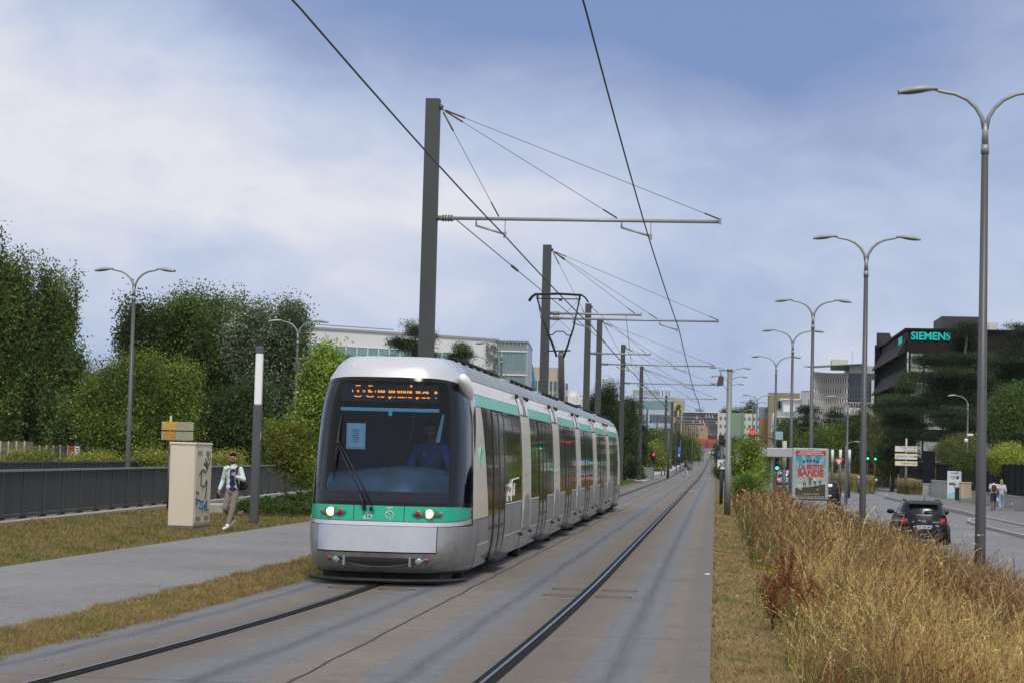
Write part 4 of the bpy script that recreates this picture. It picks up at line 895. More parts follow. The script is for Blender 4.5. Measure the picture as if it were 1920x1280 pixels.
for X, Y, lab in ((4.77, 64.3, 'second double-arm street lamp, just left of the black hatchback with roof rails'), (4.30, 89.8, 'third double-arm street lamp, rising behind the film poster panel'), (4.19, 110.6, 'fourth double-arm street lamp, at the right end of the grey advertising hood'), (4.11, 138.2, 'fifth double-arm street lamp, behind the middle of the grey advertising hood'),
                  (1.04, 156.9, 'tallest looking of the three double-arm lamps lined up behind the grey signal pole'), (1.02, 172.7, 'middle of the three double-arm lamps lined up behind the grey signal pole'), (.98, 189.5, 'lowest looking of the three double-arm lamps lined up behind the grey signal pole'),
                  (4.6, 224.6, 'distant double-arm lamp beside the hanging red signal light'), (4.71, 256, 'distant double-arm lamp left of the hanging red signal light'), (4.0, 308, 'farthest double-arm lamp before the white flats')):
    dup(L0, (X, Y, (ROADZ if X > 2 else -.4)+(zp(Y))), R(random.uniform(-4, 4)), lab, scale=(1.0 if X > 2 else .955))
for X, Y, lab in ((-23.2, 75.4, 'left-hand double-arm street lamp standing alone against the sky over the yellow bushes'), (-22.8, 104.2, 'double-arm street lamp in front of the tall poplars, left of the tram')):
    o = dup(L0, (X, Y, -1.0), R(random.uniform(-6, 6)), lab, group='double-arm street lamps on the left side road', scale=.97)
    if Y > 100:
        b = MB().use(LP1); b.bbox((-.16, -.16, 7.2), (.16, .16, 7.75), .03); b.build('service_box', None, o)
S0 = street_lamp(H=9.6, both=False, lab='single-arm street lamp in front of the white office lettering', grp='single-arm street lamps')
S0.location = (-13.9, 125, -.6)
dup(S0, (-16.6, 142, -.6), 0, 'lower single-arm street lamp left of the white office lettering')
for px, hy, by, Y, rot, lab, sc_2 in ((1590, 742, 890, 130, 0, 'single-arm street lamp among the dark pines right of the third lamp', .80), (1815, 740, 838, 150, 0, 'single-arm lamp with cameras by the black office', .86), (1586, 826, 890, 120, 180, 'short single-arm lamp with its head turned right behind the yellow grasses', .48)):
    p = at(px, hy, Y); o = dup(S0, (p.x, Y, p.z-9.6*sc_2+.0), R(rot), lab, scale=sc_2)
    if px == 1815:
        c = MB().use(WHT); c.bbox((-.1, -.5, 6.0), (.45, -.25, 6.2), .05); c.ell((-.15, -.3, 5.6), (.17, .17, .2)); c.build('camera_pair', None, o)
# light column on the lawn
t = thing('light_column', 'slim grey light column with a pale luminous upper tube on the lawn', 'light column', (-11.68, 48.9, -.13))
m = MB().use(mat('column_grey', (.085, .09, .10), .5, metal=.1, var=.1, vs=2)); m.bbox((-.105, -.09, 0), (.105, .09, 3.0), .02); m.bbox((-.10, -.085, 4.32), (.10, .085, 4.5), .02); m.build('post', None, t)
m = MB().use(mat('opal_tube', (.85, .86, .88), .4)); m.bbox((-.09, -.075, 3.0), (.09, .075, 4.32), .02); m.build('opal_tube', None, t)
m = MB().use(mat('yellow_tag', (.5, .5, .45), .5)); m.bbox((.085, -.06, 2.12), (.112, .0, 2.30), .004); m.build('tag_plate', None, t)
# street cabinet with tags
CAB = mat('cabinet_beige', (.68, .61, .49), .55, var=.12, vs=1.4, streak=True)
t = thing('street_cabinet', 'tall beige street cabinet with black and blue graffiti on the lawn edge', 'street cabinet', (-12.34, 44.35, -.14))
m = MB().use(CAB); m.bbox((-.30, 0, .06), (.30, 1.5, 1.95), .012); m.build('body', None, t)
m = MB().use(CAB); m.bbox((-.315, -.02, 1.945), (.315, 1.53, 2.0), .012); m.build('lid', None, t)
m = MB().use(mat('cabinet_base', (.16, .145, .13), .9)); m.box((-.33, -.03, -.05), (.33, 1.55, .065)); m.build('plinth', None, t)
for y0 in (.06, .79):
    m = MB().use(CAB); m.bbox((.30, y0, .12), (.315, y0+.66, 1.86), .005)
    m.use(mat('vent_slit', (.20, .17, .13), .7)); 
    for zz in (.17, 1.70):
        for k in range(5): m.box((.314, y0+.12, zz+.022*k), (.3175, y0+.50, zz+.012+.022*k))
    m.build('door', None, t)
m = MB().use(mat('spray_black', (.02, .02, .022), .5), True)
for st_ in (((.85, 1.62), (.95, 1.45), (1.10, 1.60), (1.05, 1.72)), ((.75, 1.52), (1.0, 1.42), (1.25, 1.52), (1.3, 1.66)), ((.35, 1.25), (.62, 1.38), (.9, 1.3), (1.1, 1.42)), ((.55, 1.36), (.5, 1.0), (.85, .98), (1.0, 1.12)), ((1.05, 1.1), (1.0, .78), (.9, .68)), ((.12, .86), (.3, .84), (.32, .78))):
    m.tube([(.319, y, z) for y, z in st_], .016, 5)
m.use(mat('spray_blue', (.02, .12, .27), .5), True)
for st_ in (((.15, .72), (.15, .52), (.35, .66), (.12, .70)), ((.4, .66), (.62, .62), (.42, .48), (.66, .46)), ((.75, .66), (.72, .42), (.9, .56), (.95, .38), (1.0, .62)), ((1.1, .64), (1.1, .40), (1.3, .42))):
    m.tube([(.319, y, z) for y, z in st_], .018, 5)
m.build('graffiti', None, t)

# ---------------- grey barriers on the left
FEN = mat('barrier_grey', (.075, .085, .095), .5, metal=.2, var=.22, vs=1.5, streak=True); FENL = mat('barrier_rail', (.33, .345, .36), .4, metal=.3, var=.2, vs=4); FEND = mat('slot_dark', (.012, .012, .014), .8)
def barrier(name, lab, x0, y0, x1, y1, n, z0, rail, feet=True):
    t = thing(name, lab, 'barrier', (x0, y0, z0)); D = Vector((x1-x0, y1-y0, 0)); Lp = D.length/n; u = D.normalized()
    mt = Matrix.Rotation(math.atan2(u.y, u.x), 4, 'Z')      # local +x along the barrier; face towards the tracks is local -y
    for i in range(n):
        a = i*Lp; m = MB().use(FEN); P = lambda lo, hi: m.box(lo, hi, mt)
        P((a+.03, -.012, .16), (a+Lp-.03, .012, 1.27)); k = int((Lp-.3)/.10)
        for j in range(k):
            xx = a+.12+j*.10; m.use(FEN); P((xx, -.032, .20), (xx+.055, -.012, 1.26))
            m.use(FEND); P((xx+.062, -.0135, .72), (xx+.09, -.0125, 1.24)); P((xx+.062, -.0135, .60), (xx+.09, -.0125, .66))
        m.build('panel', None, t)
        m = MB().use(FEN); m.box((a-.05, -.05, .0), (a+.05, .03, 1.30), mt)
        if feet: m.use(RBLK); m.box((a-.22, -.12, -.02), (a+.22, .06, .03), mt); m.box((a-.10, -.09, .03), (a+.10, .04, .09), mt)
        m.build('post', None, t)
    m = MB().use(rail); m.box((-.05, -.07, 1.28), (n*Lp+.05, .05, 1.335), mt); m.use(FEN); m.box((0, -.03, .06), (n*Lp, .0, .15), mt); m.build('rail', None, t)
    return t
barrier('metal_barrier', 'near grey metal barrier with vertical slats and a pale top rail along the lawn', -17.9, 38, -21.6, 112, 40, -.30, FENL)
barrier('metal_barrier', 'far dark metal barrier seen just above the near one', -24, 52, -26.5, 118, 34, -.25, FEN, False)
m = MB().use(KERB); rows = []
m.prism([(-17.6, 36, -.4), (-17.2, 36, -.4), (-20.9, 112, -.4), (-21.3, 112, -.4)], (0, 0, .14)); tag(m.build('kerb'), kind='structure')
m = MB().use(KERB); m.prism([(-15.9, 58, -.3), (-14.2, 58, -.3), (-14.4, 60, -.3), (-16.2, 60, -.3)], (0, 0, .32)); o = m.build('low_wall'); tag(o, 'low concrete wall end behind the walking man', 'wall')
# pale mesh fence far left with posters
PST = mat('fence_post_cream', (.42, .42, .30), .6); MESHM = mat('fence_mesh', (.115, .11, .095), .7, var=.2, vs=3)
t = thing('mesh_fence', 'dark mesh fence with pale posts beyond the barriers at far left', 'fence', (0, 0, 0))
def fence_run(pxs, ty, by, Y0, Y1):
    for i, (a, b) in enumerate(zip(pxs[:-1], pxs[1:])):
        Ya = Y0+(Y1-Y0)*i/len(pxs); Yb = Y0+(Y1-Y0)*(i+1)/len(pxs); p = at(a, ty, Ya); q = at(b, ty, Yb); z0 = -.7
        d = (q-p); d.z = 0; n = Vector((d.y, -d.x, 0)).normalized()*.02; m = MB().use(MESHM); e0 = Vector((p.x, p.y, z0)); e1 = Vector((q.x, q.y, z0)); m.prism([e0, e1, (q.x, q.y, q.z), (p.x, p.y, p.z)], n)
        m.use(PST)
        for zz in (.2, .45, .7, .95): h = p.z-(p.z-z0)*zz*.8; m.prism([(p.x, p.y, h), (q.x, q.y, h), (q.x, q.y, h+.015), (p.x, p.y, h+.015)], n*1.6)
        m.build('mesh_panel', None, t); m = MB().use(PST); m.box((p.x-.035, p.y-.09, z0), (p.x+.035, p.y-.01, p.z+.03)); m.build('post', None, t)
fence_run([-12, 2, 17, 32, 47, 62], 827, 850, 88, 90); fence_run([62, 75, 88, 101, 114, 128, 141, 152, 165, 177], 835, 855, 92, 97); fence_run([384, 396, 406, 414, 424], 835, 870, 110, 112)
for px0, px1, c, nm, lab in ((131, 140, (.35, .06, .05), 'red_poster', 'red poster fixed to the far left mesh fence'), (143, 151, (.55, .58, .66), 'white_poster', 'pale blue-white poster fixed to the far left mesh fence')):
    p = at(px0, 836, 92.5); q = at(px1, 856, 92.5); m = MB().use(mat(nm, c, .6, var=.25, vs=6)); m.bbox((p.x, 92.3, q.z), (q.x, 92.34, p.z), .004); m.use(RBLK); m.box((p.x+.04, 92.296, p.z-.12), (q.x-.04, 92.299, p.z-.07)); tag(m.build('poster'), lab, 'poster')
# two-plank direction sign seen at an angle, left
t = thing('direction_sign', 'yellow, orange and beige two-plank direction sign above the beige cabinet', 'sign', (-17.45, 62, -.4))
m = MB().use(LP1, True); m.tube([(-.25, .05, 0), (-.25, .05, 1.9)], .045, 8); m.use(PST, True); m.tube([(-.25, .05, 1.9), (-.25, .05, 3.15)], .04, 8); m.build('post', None, t)
for z0, c in ((2.68, (.55, .36, .02)), (2.36, (.50, .22, .02))):
    m = MB().use(mat('sign_beige', (.33, .32, .22), .6, var=.15, vs=4)); m.bbox((-.53, -.03, z0), (.53, .0, z0+.28), .006); m.use(mat('sign_%d' % int(z0*100), c, .5, var=.25, vs=5)); m.box((-.46, -.036, z0+.01), (-.04, -.031, z0+.27))
    m.use(FENL)
    for k in range(10): m.box((-.40+.09*k, -.038, z0+.01), (-.39+.09*k, -.034, z0+.27))
    m.build('sign_plank', None, t)

# ---------------- signal pole with hanging box, tram speed sign
t = thing('signal_pole', 'grey round pole with a dark box hanging from its short top bracket', 'pole', (.40, 63.7, -.02))
m = MB().use(mat('pole_grey_green', (.20, .22, .215), .5, metal=.2, var=.1, vs=3), True); m.tube([(0, 0, 0), (0, 0, 1.6), (0, 0, 1.62), (0, 0, 4.72)], [.105, .105, .09, .085], 16); m.tube([(0, 0, 4.70), (0, 0, 4.76)], .10, 14); m.build('post', None, t)
m = MB().use(GALV); m.box((-.36, -.03, 4.68), (0, .03, 4.73)); m.use(GALV, True); m.tube([(-.30, 0, 4.69), (-.28, 0, 4.45)], .03, 8); m.build('bracket', None, t)
m = MB().use(mat('box_brown', (.07, .055, .05), .6)); m.prism([(-.36, -.11, 4.52), (-.19, -.11, 4.52), (-.20, -.11, 4.22), (-.43, -.11, 4.19)], (0, .22, 0)); m.build('hanging_box', None, t)
t = thing('speed_sign', 'white square 30 sign on a grey post beneath a dark tram signal', 'sign', (.24, 79, 0))
m = MB().use(LP1, True); m.tube([(0, 0, 0), (0, 0, 2.55)], .075, 12); m.build('post', None, t)
m = MB().use(mat('sign_white', (.66, .66, .65), .5)); m.bbox((-.17, -.13, 1.42), (.19, -.10, 1.80), .006); m.use(RBLK); m.prism([(-.16, -.134, 1.43), (-.09, -.134, 1.43), (-.02, -.134, 1.50), (-.09, -.134, 1.53), (-.16, -.134, 1.47)], (0, .003, 0)); m.prism([(.05, -.134, 1.72), (.16, -.134, 1.79), (.18, -.134, 1.79), (.18, -.134, 1.74), (.12, -.134, 1.70)], (0, .003, 0)); m.build('sign_plate', None, t)
text_mesh('lettering', '30', .24, RBLK, t, Matrix.Translation((.02, -.136, 1.60)), .001, .006)
m = MB().use(RBLK); m.bbox((-.14, -.15, 2.45), (.10, .1, 2.80), .03); m.bbox((.12, -.12, 2.42), (.32, .1, 2.75), .03); m.use(mat('signal_green', (.0, .6, .35), .3, emit=(.0, 1, .55), es=3)); m.ell((.20, -.13, 2.50), (.05, .02, .05)); m.build('signal_head', None, t)
m = MB().use(GALV); m.bbox((.06, -.10, 1.98), (.22, -.02, 2.30), .01); m.use(mat('sign_blue', (.02, .10, .42), .5)); m.bbox((-.16, -.10, 1.92), (-.06, -.07, 2.10), .004); m.build('small_plates', None, t)

# ---------------- film poster panel
t = thing('film_poster_stand', 'grey poster panel showing a red-titled film poster in the weeds', 'advertising stand', (3.52, 73.5, -.75))
AL = mat('panel_aluminium', (.42, .44, .47), .4, metal=.4, var=.1, vs=3)
m = MB().use(AL); m.bbox((-.68, -.14, 1.16), (.66, .14, 3.06), .03); m.bbox((-.62, -.10, .0), (.62, .10, 1.14), .02); m.use(mat('frame_strip_grey', (.10, .105, .11), .5)); m.box((-.63, -.11, 1.14), (.63, .11, 1.165)); m.build('housing', None, t)  # dark grey strip between the poster housing and its base
pm = MB(); x0, x1, z0, z1 = -.555, .545, 1.24, 2.96; Yf = -.145
g = NB('poster_sky'); sx2 = g.N.new('ShaderNodeSeparateXYZ'); g.L.new(g.tc.outputs['Object'], sx2.inputs[0]); a_ = g.math('ARCTAN2', g.math('SUBTRACT', sx2.outputs[0], -.0), g.math('SUBTRACT', sx2.outputs[2], 1.75)); rays = g.math('SINE', g.math('MULTIPLY', a_, 18.0)); hgt = g.ramp(sx2.outputs[2], 1.5, 2.8)
c = g.mix(hgt, (.36, .47, .44), (.02, .25, .38)); c = g.mix(g.ramp(rays, -.2, .8, 0, .45), c, (.40, .56, .56)); PSK = g.out(c, .35)
pm.use(PSK); pm.box((x0, Yf-.004, z0), (x1, Yf, z1)); pm.use(mat('poster_red', (.42, .03, .03), .4)); pm.box((x0, Yf-.006, z1-.17), (x1, Yf-.0045, z1)); pm.use(mat('poster_hill', (.055, .05, .035), .5, var=.3, vs=4)); pm.prism([(x0, Yf-.006, z0), (x1, Yf-.006, z0), (x1, Yf-.006, z0+.50), (.05, Yf-.006, z0+.40), (x0, Yf-.006, z0+.33)], (0, .0015, 0))
pm.build('poster', None, t)
pl = MB(); skin = mat('poster_skin', (.42, .27, .17), .5)
for k, (cx, zz, h, c) in enumerate(((-.38, 1.50, .30, (.62, .50, .35)), (-.22, 1.62, .42, (.42, .36, .24)), (-.02, 1.66, .42, (.11, .10, .09)), (.16, 1.68, .40, (.60, .55, .45)), (.35, 1.70, .40, (.60, .42, .06)))):
    y_ = Yf-.008; pl.use(skin); pl.ell((cx, y_, zz+h*.86), (.035, .003, .045), 10, 6); pl.use(mat('poster_shirt%d' % k, c, .5)); pl.prism([(cx-.05, y_, zz+h*.42), (cx+.05, y_, zz+h*.42), (cx+.06, y_, zz+h*.74), (cx-.06, y_, zz+h*.74)], (0, .002, 0)); pl.prism([(cx+.05, y_, zz+h*.74), (cx+.12, y_, zz+h*.62), (cx+.11, y_, zz+h*.57), (cx+.04, y_, zz+h*.66)], (0, .002, 0))
    pl.use(mat('poster_trousers', (.10, .09, .08), .5) if k else mat('poster_pale', (.5, .5, .46), .5)); pl.prism([(cx-.045, y_, zz+h*.43), (cx+.045, y_, zz+h*.43), (cx+.05, y_, zz), (cx+.015, y_, zz), (cx, y_, zz+h*.3), (cx-.03, y_, zz+.02), (cx-.055, y_, zz+.02)], (0, .002, 0))
    if k in (1, 2): pl.use(mat('poster_cap', (.75, .75, .72), .4)); pl.ell((cx-.01, y_-.002, zz+h*.97), (.04, .003, .018), 10, 6)
pl.use(mat('poster_icons', (.03, .03, .035), .5))
for k, cx in enumerate((-.25, -.12, .0, .12, .25)):
    y_ = Yf-.008; w = .042; zc = 2.60-(.03 if k in (0, 4) else 0); pl.prism([(cx-w, y_, zc+.05), (cx-w*.5, y_, zc+.03), (cx, y_, zc+.055 if k % 2 else zc+.035), (cx+w*.5, y_, zc+.03), (cx+w, y_, zc+.05), (cx+w*.9, y_, zc-.03), (cx+w*.4, y_, zc-.06), (cx-w*.4, y_, zc-.06), (cx-w*.9, y_, zc-.03)], (0, .002, 0))
pl.use(mat('poster_glow', (.8, .35, .05), .4)); pl.ell((.26, Yf-.009, 1.53), (.035, .002, .025), 10, 6); pl.build('poster_figures', None, t)
PR = mat('poster_title_red', (.50, .025, .03), .4); PW = mat('poster_white', (.75, .72, .70), .4)
for b, z, s, xs, bo, mm, x in (('LA PETITE', 2.345, .25, .80, .012, PR, 0), ('BANDE', 2.115, .31, .95, .014, PR, 0), ('"UNE BANDE IRRESISTIBLE"', 2.91, .072, .95, .001, PW, 0), ('PARTICULIEREMENT JUBILATOIRE', 2.84, .066, .95, .001, PW, 0), ('LE 20 JUILLET AU CINEMA', 1.36, .055, 1.0, .0, PW, .02)):
    text_mesh('lettering', b, s, mm, t, Matrix.Translation((x, Yf-.010, z)), .001, bo, xs=xs)
m = MB().use(PW)
for k in range(8): m.box((-.5+.13*k, Yf-.0085, 1.27), (-.42+.13*k, Yf-.007, 1.285))
m.use(mat('maker_grey', (.14, .15, .16), .5)); m.box((-.12, -.142, 3.0), (.12, -.139, 3.03)); m.build('small_print', None, t)
# grey advertising hood and food posters behind it
t = thing('advertising_shelter', 'long plain grey hood on posts with green food posters beneath it', 'shelter', (0, 0, 0)); Yh = 92
a = at(1424, 838, Yh); b = at(1494, 857, Yh); m = MB().use(mat('hood_grey', (.40, .41, .46), .5, var=.08, vs=2)); m.bbox((a.x, Yh-.1, b.z), (b.x, Yh+1.5, a.z), .03); m.build('hood', None, t)
for px in (1448, 1492): p = at(px, 856, Yh); m = MB().use(AL); m.box((p.x-.03, Yh+.6, -.9), (p.x+.03, Yh+.66, p.z+.03)); m.build('post', None, t)
p0 = at(1392, 852, Yh+1); p1 = at(1447, 903, Yh+1); pw, ph = p1.x-p0.x, p0.z-p1.z
m = MB().use(mat('glass_edge', (.30, .42, .42), .2)); m.bbox((p0.x-.05, Yh+1, p1.z-.55), (p1.x+.06, Yh+1.05, p0.z+.05), .01); m.build('side_pane', None, t)
m = MB(); m.use(mat('poster_green', (.13, .24, .07), .5, var=.35, vs=3)); m.box((p0.x, Yh+.985, p1.z), (p1.x, Yh+.998, p0.z))
for fx, fz, w, h, c in ((.05, .02, .45, .20, (.10, .17, .07)), (.10, .28, .40, .22, (.03, .10, .05)), (.05, .60, .45, .24, (.18, .26, .06)), (.5, .30, .45, .28, (.16, .24, .08))): m.use(mat('ad_block_%d' % int(c[1]*100), c, .5)); m.box((p0.x+pw*fx, Yh+.975, p0.z-ph*(fz+h)), (p0.x+pw*(fx+w), Yh+.984, p0.z-ph*fz))
for fx, fz in ((.18, .12), (.75, .45), (.22, .75)): m.use(mat('food_brown', (.28, .13, .06), .5, var=.5, vs=12)); m.ell((p0.x+pw*fx, Yh+.97, p0.z-ph*fz), (pw*.12, .008, ph*.10), 12, 6)
for fx, fz in ((.70, .10), (.36, .42), (.72, .80)): m.use(PW); m.box((p0.x+pw*(fx-.14), Yh+.962, p0.z-ph*(fz+.055)), (p0.x+pw*(fx+.14), Yh+.968, p0.z-ph*(fz-.055))); m.use(mat('ad_ink', (.08, .2, .2), .5)); m.box((p0.x+pw*(fx-.11), Yh+.959, p0.z-ph*(fz+.02)), (p0.x+pw*(fx+.11), Yh+.961, p0.z-ph*(fz-.02)))
m.build('food_poster', None, t)

# ---------------- traffic lights
TGR = mat('light_green', (.0, .7, .4), .3, emit=(.05, 1, .6), es=1.5); TRD = mat('light_red', (.8, .02, .05), .3, emit=(1, .02, .06), es=1.3)
def signal(px, topy, Y, lit, lab, base=ROADZ, w=.30, h=1.0, ped=False, post=True, cat='traffic light'):
    p = at(px, topy, Y); t = thing('traffic_light', lab, cat, (p.x, Y, base+zp(Y)+.1), 0, 'traffic lights on posts'); H = p.z-t.location.z
    if post: m = MB().use(LP1, True); m.tube([(0, .1, 0), (0, .1, H-.15)], .05, 8); m.build('post', None, t)
    m = MB().use(RBLK); m.bbox((-w/2, -.1, H-h), (w/2, .12, H), .04)
    for k in range(3): m.use(RBLK, True); m.tube([(0, -.1, H-h*(.18+.32*k)), (0, -.25, H-h*(.18+.32*k))], w*.36, 10)
    m.build('signal_head', None, t); k = 2 if lit == 'g' else 0
    m = MB().use(TGR if lit == 'g' else (TRD if lit == 'r' else RBLK)); m.ell((0, -.255, H-h*(.18+.32*k)), (w*.36, .03, w*.36), 12, 8); m.build('lit_lens', None, t)
    if ped: q = at(px+3, 897, Y); m = MB().use(RBLK); z = q.z-t.location.z; m.bbox((.0, -.1, z-.25), (.26, .08, z+.2), .03); m.use(TGR); m.ell((.13, -.11, z-.08), (.075, .02, .09), 10, 6); m.build('pedestrian_signal', None, t)
    return t
signal(1627, 842, 184, 'g', 'green traffic light immediately right of the second lamp post')
signal(1641, 843, 183, 'g', 'green traffic light with a small pedestrian signal below it, left of the white direction panels', ped=True)
signal(1746, 851, 172, 'g', 'green traffic light rising in front of the dark bus shelter at the corner')
signal(1457, 853, 128, 'g', 'green traffic light under the grey hood, left of the silver car')
signal(1470, 858, 140, 'r', 'red traffic light under the grey hood above the silver car')
signal(1485, 847, 122, 'r', 'red traffic light at the left edge of the film poster panel')
signal(1401, 843, 140, 'g', 'green traffic light half hidden by the median bush', h=.9)
signal(1222, 841, 178, 'off', 'unlit black traffic light left of the far track by the pale paving', base=0, h=.9)
signal(1226, 848, 172, 'r', 'red traffic light in front of the pale paving on the left', base=0, h=.9)
# gantry with red light over the road
t = thing('signal_gantry', 'beige-topped pole with a long arm holding a hanging red light over the road', 'traffic light', (4.05, 117, ROADZ))
p = at(1478, 826, 117); a = at(1421, 815, 117); H = p.z-ROADZ
m = MB().use(LP1, True); m.tube([(0, 0, 0), (0, 0, H-1.6)], .12, 12); m.use(PST, True); m.tube([(0, 0, H-1.6), (0, 0, H+.0)], .14, 12); m.build('post', None, t)
m = MB().use(LP1, True); m.tube([(0, 0, H+.02), (a.x-p.x, 0, a.z-ROADZ)], .04, 8); m.build('arm', None, t)
x_ = a.x-p.x-.12; z_ = a.z-ROADZ; m = MB().use(RBLK); m.bbox((x_-.17, -.1, z_-.75), (x_+.17, .1, z_+.35), .04); m.build('signal_head', None, t)
m = MB().use(TRD); m.bbox((x_-.13, -.13, z_+.04), (x_+.13, -.10, z_+.27), .03); m.build('lit_lens', None, t); m = MB().use(mat('back_blue', (.25, .4, .45), .5)); m.bbox((-.55, -.05, H+.05), (-.1, .05, H+.55), .02); m.build('lane_sign', None, t)

# ---------------- three-panel direction sign on the right
t = thing('direction_sign', 'stack of three white direction panels with arrows on a grey post', 'sign', (16.55, 172, ROADZ)); YW = mat('sign_yellow_edge', (.62, .45, .12), .5); SW = mat('sign_panel_white', (.62, .64, .64), .5); IK = mat('sign_ink', (.06, .07, .10), .5)
m = MB().use(LP1, True); m.tube([(-.1, .1, 0), (-.1, .1, 2.5)], .11, 10); m.use(PST, True); m.tube([(-.1, .1, 2.5), (-.1, .1, 5.0)], .08, 8); m.build('post', None, t)
for k, (y0, y1, txt) in enumerate(((835, 847, ('Bouygues Telecom', 'DEF VELIZY')), (849, 861, ('DASSAULT SYSTEMES',)), (863, 873, ('SIEMENS/Atos',)))):
    a = at(1678, y0, 172); b = at(1720, y1, 172); X0, X1, Z0, Z1 = a.x-16.55, b.x-16.55, b.z-ROADZ, a.z-ROADZ
    m = MB().use(YW); m.bbox((X0, -.03, Z0), (X1, .0, Z1), .005); m.use(SW); m.box((X0+.035, -.034, Z0+.035), (X1-.035, -.031, Z1-.035)); m.use(IK)
    for q in range(len(txt)): zc = Z0+(Z1-Z0)*((q+.5)/len(txt)); m.prism([(X1-.26, -.038, zc-.08), (X1-.1, -.038, zc), (X1-.26, -.038, zc+.08)][::-1], (0, .003, 0))
    if k == 1: m.tube([(X0+.12, -.038, Z0+.08), (X0+.22, -.038, Z0+.26), (X0+.30, -.038, Z0+.08)], .012, 4)
    m.build('sign_panel', None, t)
    for q, s_ in enumerate(txt): text_mesh('lettering', s_, .19 if len(txt) > 1 else .22, IK if k < 2 else mat('sign_teal_ink', (.02, .22, .25), .5), t, Matrix.Translation((.08, -.038, Z1-(Z1-Z0)*((q+.5)/len(txt)))), .001, .002)
# right wall, dark fence, boards
WALLM = mat('wall_render', (.38, .39, .38), .85, var=.25, vs=1.5, streak=True); CAP = mat('wall_cap', (.44, .43, .41), .8, var=.15, vs=3); FDK = mat('fence_dark', (.009, .010, .014), .8, spec=.12, var=.2, vs=2); SLT = mat('slat_gap', (.008, .008, .01), .7)
PZ0 = ROADZ+.2
def wallfence(lab, x0, y0, x1, y1, wh, fh, z0=PZ0):
    D = Vector((x1-x0, y1-y0, 0)); u = D.normalized(); mt = Matrix.Translation((x0, y0, z0)) @ Matrix.Rotation(math.atan2(u.y, u.x), 4, 'Z'); L = D.length
    t = thing('boundary_wall', lab, 'wall', (0, 0, 0)); m = MB().use(WALLM); m.box((0, 0, -.2), (L, .25, wh), mt); m.build('wall', None, t); m = MB().use(CAP); m.box((-.05, -.05, wh+.002), (L+.05, .30, wh+.08), mt); m.build('coping', None, t)
    if fh > 0:
        n = max(1, int(L/2.4))
        for i in range(n):
            m = MB().use(FDK); m.box((L*i/n+.03, .10, wh+.08), (L*(i+1)/n-.03, .14, wh+fh), mt); m.use(SLT)
            for k in range(1, int(fh/.13)): m.box((L*i/n+.03, .095, wh+.08+k*.13), (L*(i+1)/n-.03, .0985, wh+.095+k*.13), mt)
            m.build('fence_panel', None, t); m = MB().use(FDK); m.box((L*i/n-.03, .07, wh+.08), (L*i/n+.03, .17, wh+fh+.04), mt); m.build('post', None, t)
    return t
wallfence('low pale wall carrying a dark slatted fence behind the strolling couple', 18.1, 60, 18.35, 141, .72, 1.95)
wallfence('low grey wall section left of the blue-white advertising board', 17.75, 164, 17.85, 151, 1.25, 0)
wallfence('corner wall with a tall dark fence panel at the mouth of the side street', 17.1, 164.3, 18.1, 164.2, .95, 2.75)
t = thing('railing', 'see-through dark railing above the low grey wall section', 'fence', (0, 0, 0)); m = MB().use(FDK)
for k in range(46): m.box((18.1, 151.2+.28*k, .55), (18.13, 151.24+.28*k, 1.9))
m.build('bars', None, t); m = MB().use(FDK); m.box((18.09, 151, 1.9), (18.14, 164, 1.95)); m.build('rail', None, t)
m = MB().use(mat('name_plate', (.6, .6, .58), .5)); p = at(1911, 895, 111); m.bbox((18.12, 114.2, .9), (18.16, 114.9, 1.9), .005); tag(m.build('name_plate'), 'narrow white upright plate on the dark slatted fence', 'sign')
t = thing('advertising_board', 'tall white and pale blue advertising board beside the pavement', 'sign', (0, 0, 0)); a = at(1776.5, 882, 149); b = at(1802, 935, 149); W2 = b.x-a.x
m = MB().use(mat('board_white', (.60, .64, .70), .5)); m.bbox((a.x, 149, b.z), (b.x, 149.12, a.z), .02); m.use(mat('board_blue', (.30, .50, .62), .5)); m.prism([(a.x+.02, 148.994, b.z+.02), (b.x-.02, 148.994, b.z+.02), (b.x-.02, 148.994, b.z+.62), (a.x+W2*.6, 148.994, b.z+.60), (a.x+.02, 148.994, b.z+.36)], (0, .004, 0)); m.use(mat('board_green', (.05, .12, .09), .6, var=.5, vs=6))
m.prism([(a.x+.12, 148.992, a.z-1.05), (b.x-.1, 148.992, a.z-1.02), (b.x-.12, 148.992, a.z-.88), (a.x+W2*.6, 148.992, a.z-.80), (a.x+W2*.3, 148.992, a.z-.88), (a.x+.12, 148.992, a.z-.86)], (0, .003, 0)); m.use(IK)
for k in range(3): m.box((a.x+.22+.04*k, 148.993, a.z-.40-.09*k), (b.x-.25, 148.997, a.z-.37-.09*k))
m.build('board', None, t); text_mesh('lettering', 'THALES', .16, IK, t, Matrix.Translation(((a.x+b.x)/2, 148.99, a.z-.16)), .001, .003)
t = thing('utility_cabinet', 'beige louvred utility cabinet on the right pavement', 'street cabinet', (0, 0, 0)); a = at(1802, 903, 137); b = at(1821, 941, 137)
m = MB().use(mat('cabinet_tan', (.52, .44, .33), .6, var=.1, vs=3)); m.bbox((a.x, 137, b.z+.25), (b.x, 138, a.z-.08), .02); m.bbox((a.x-.04, 136.96, a.z-.08), (b.x+.04, 138.04, a.z), .02); m.use(mat('louvre', (.28, .22, .15), .6))
for k in range(9): m.box((a.x+.22, 136.992, b.z+.35+.10*k), (b.x-.04, 136.998, b.z+.365+.10*k))
m.build('body', None, t); m = MB().use(mat('plinth_grey', (.22, .22, .21), .9)); m.box((a.x, 137.0, PZ0), (b.x, 138, b.z+.26)); m.build('plinth', None, t)
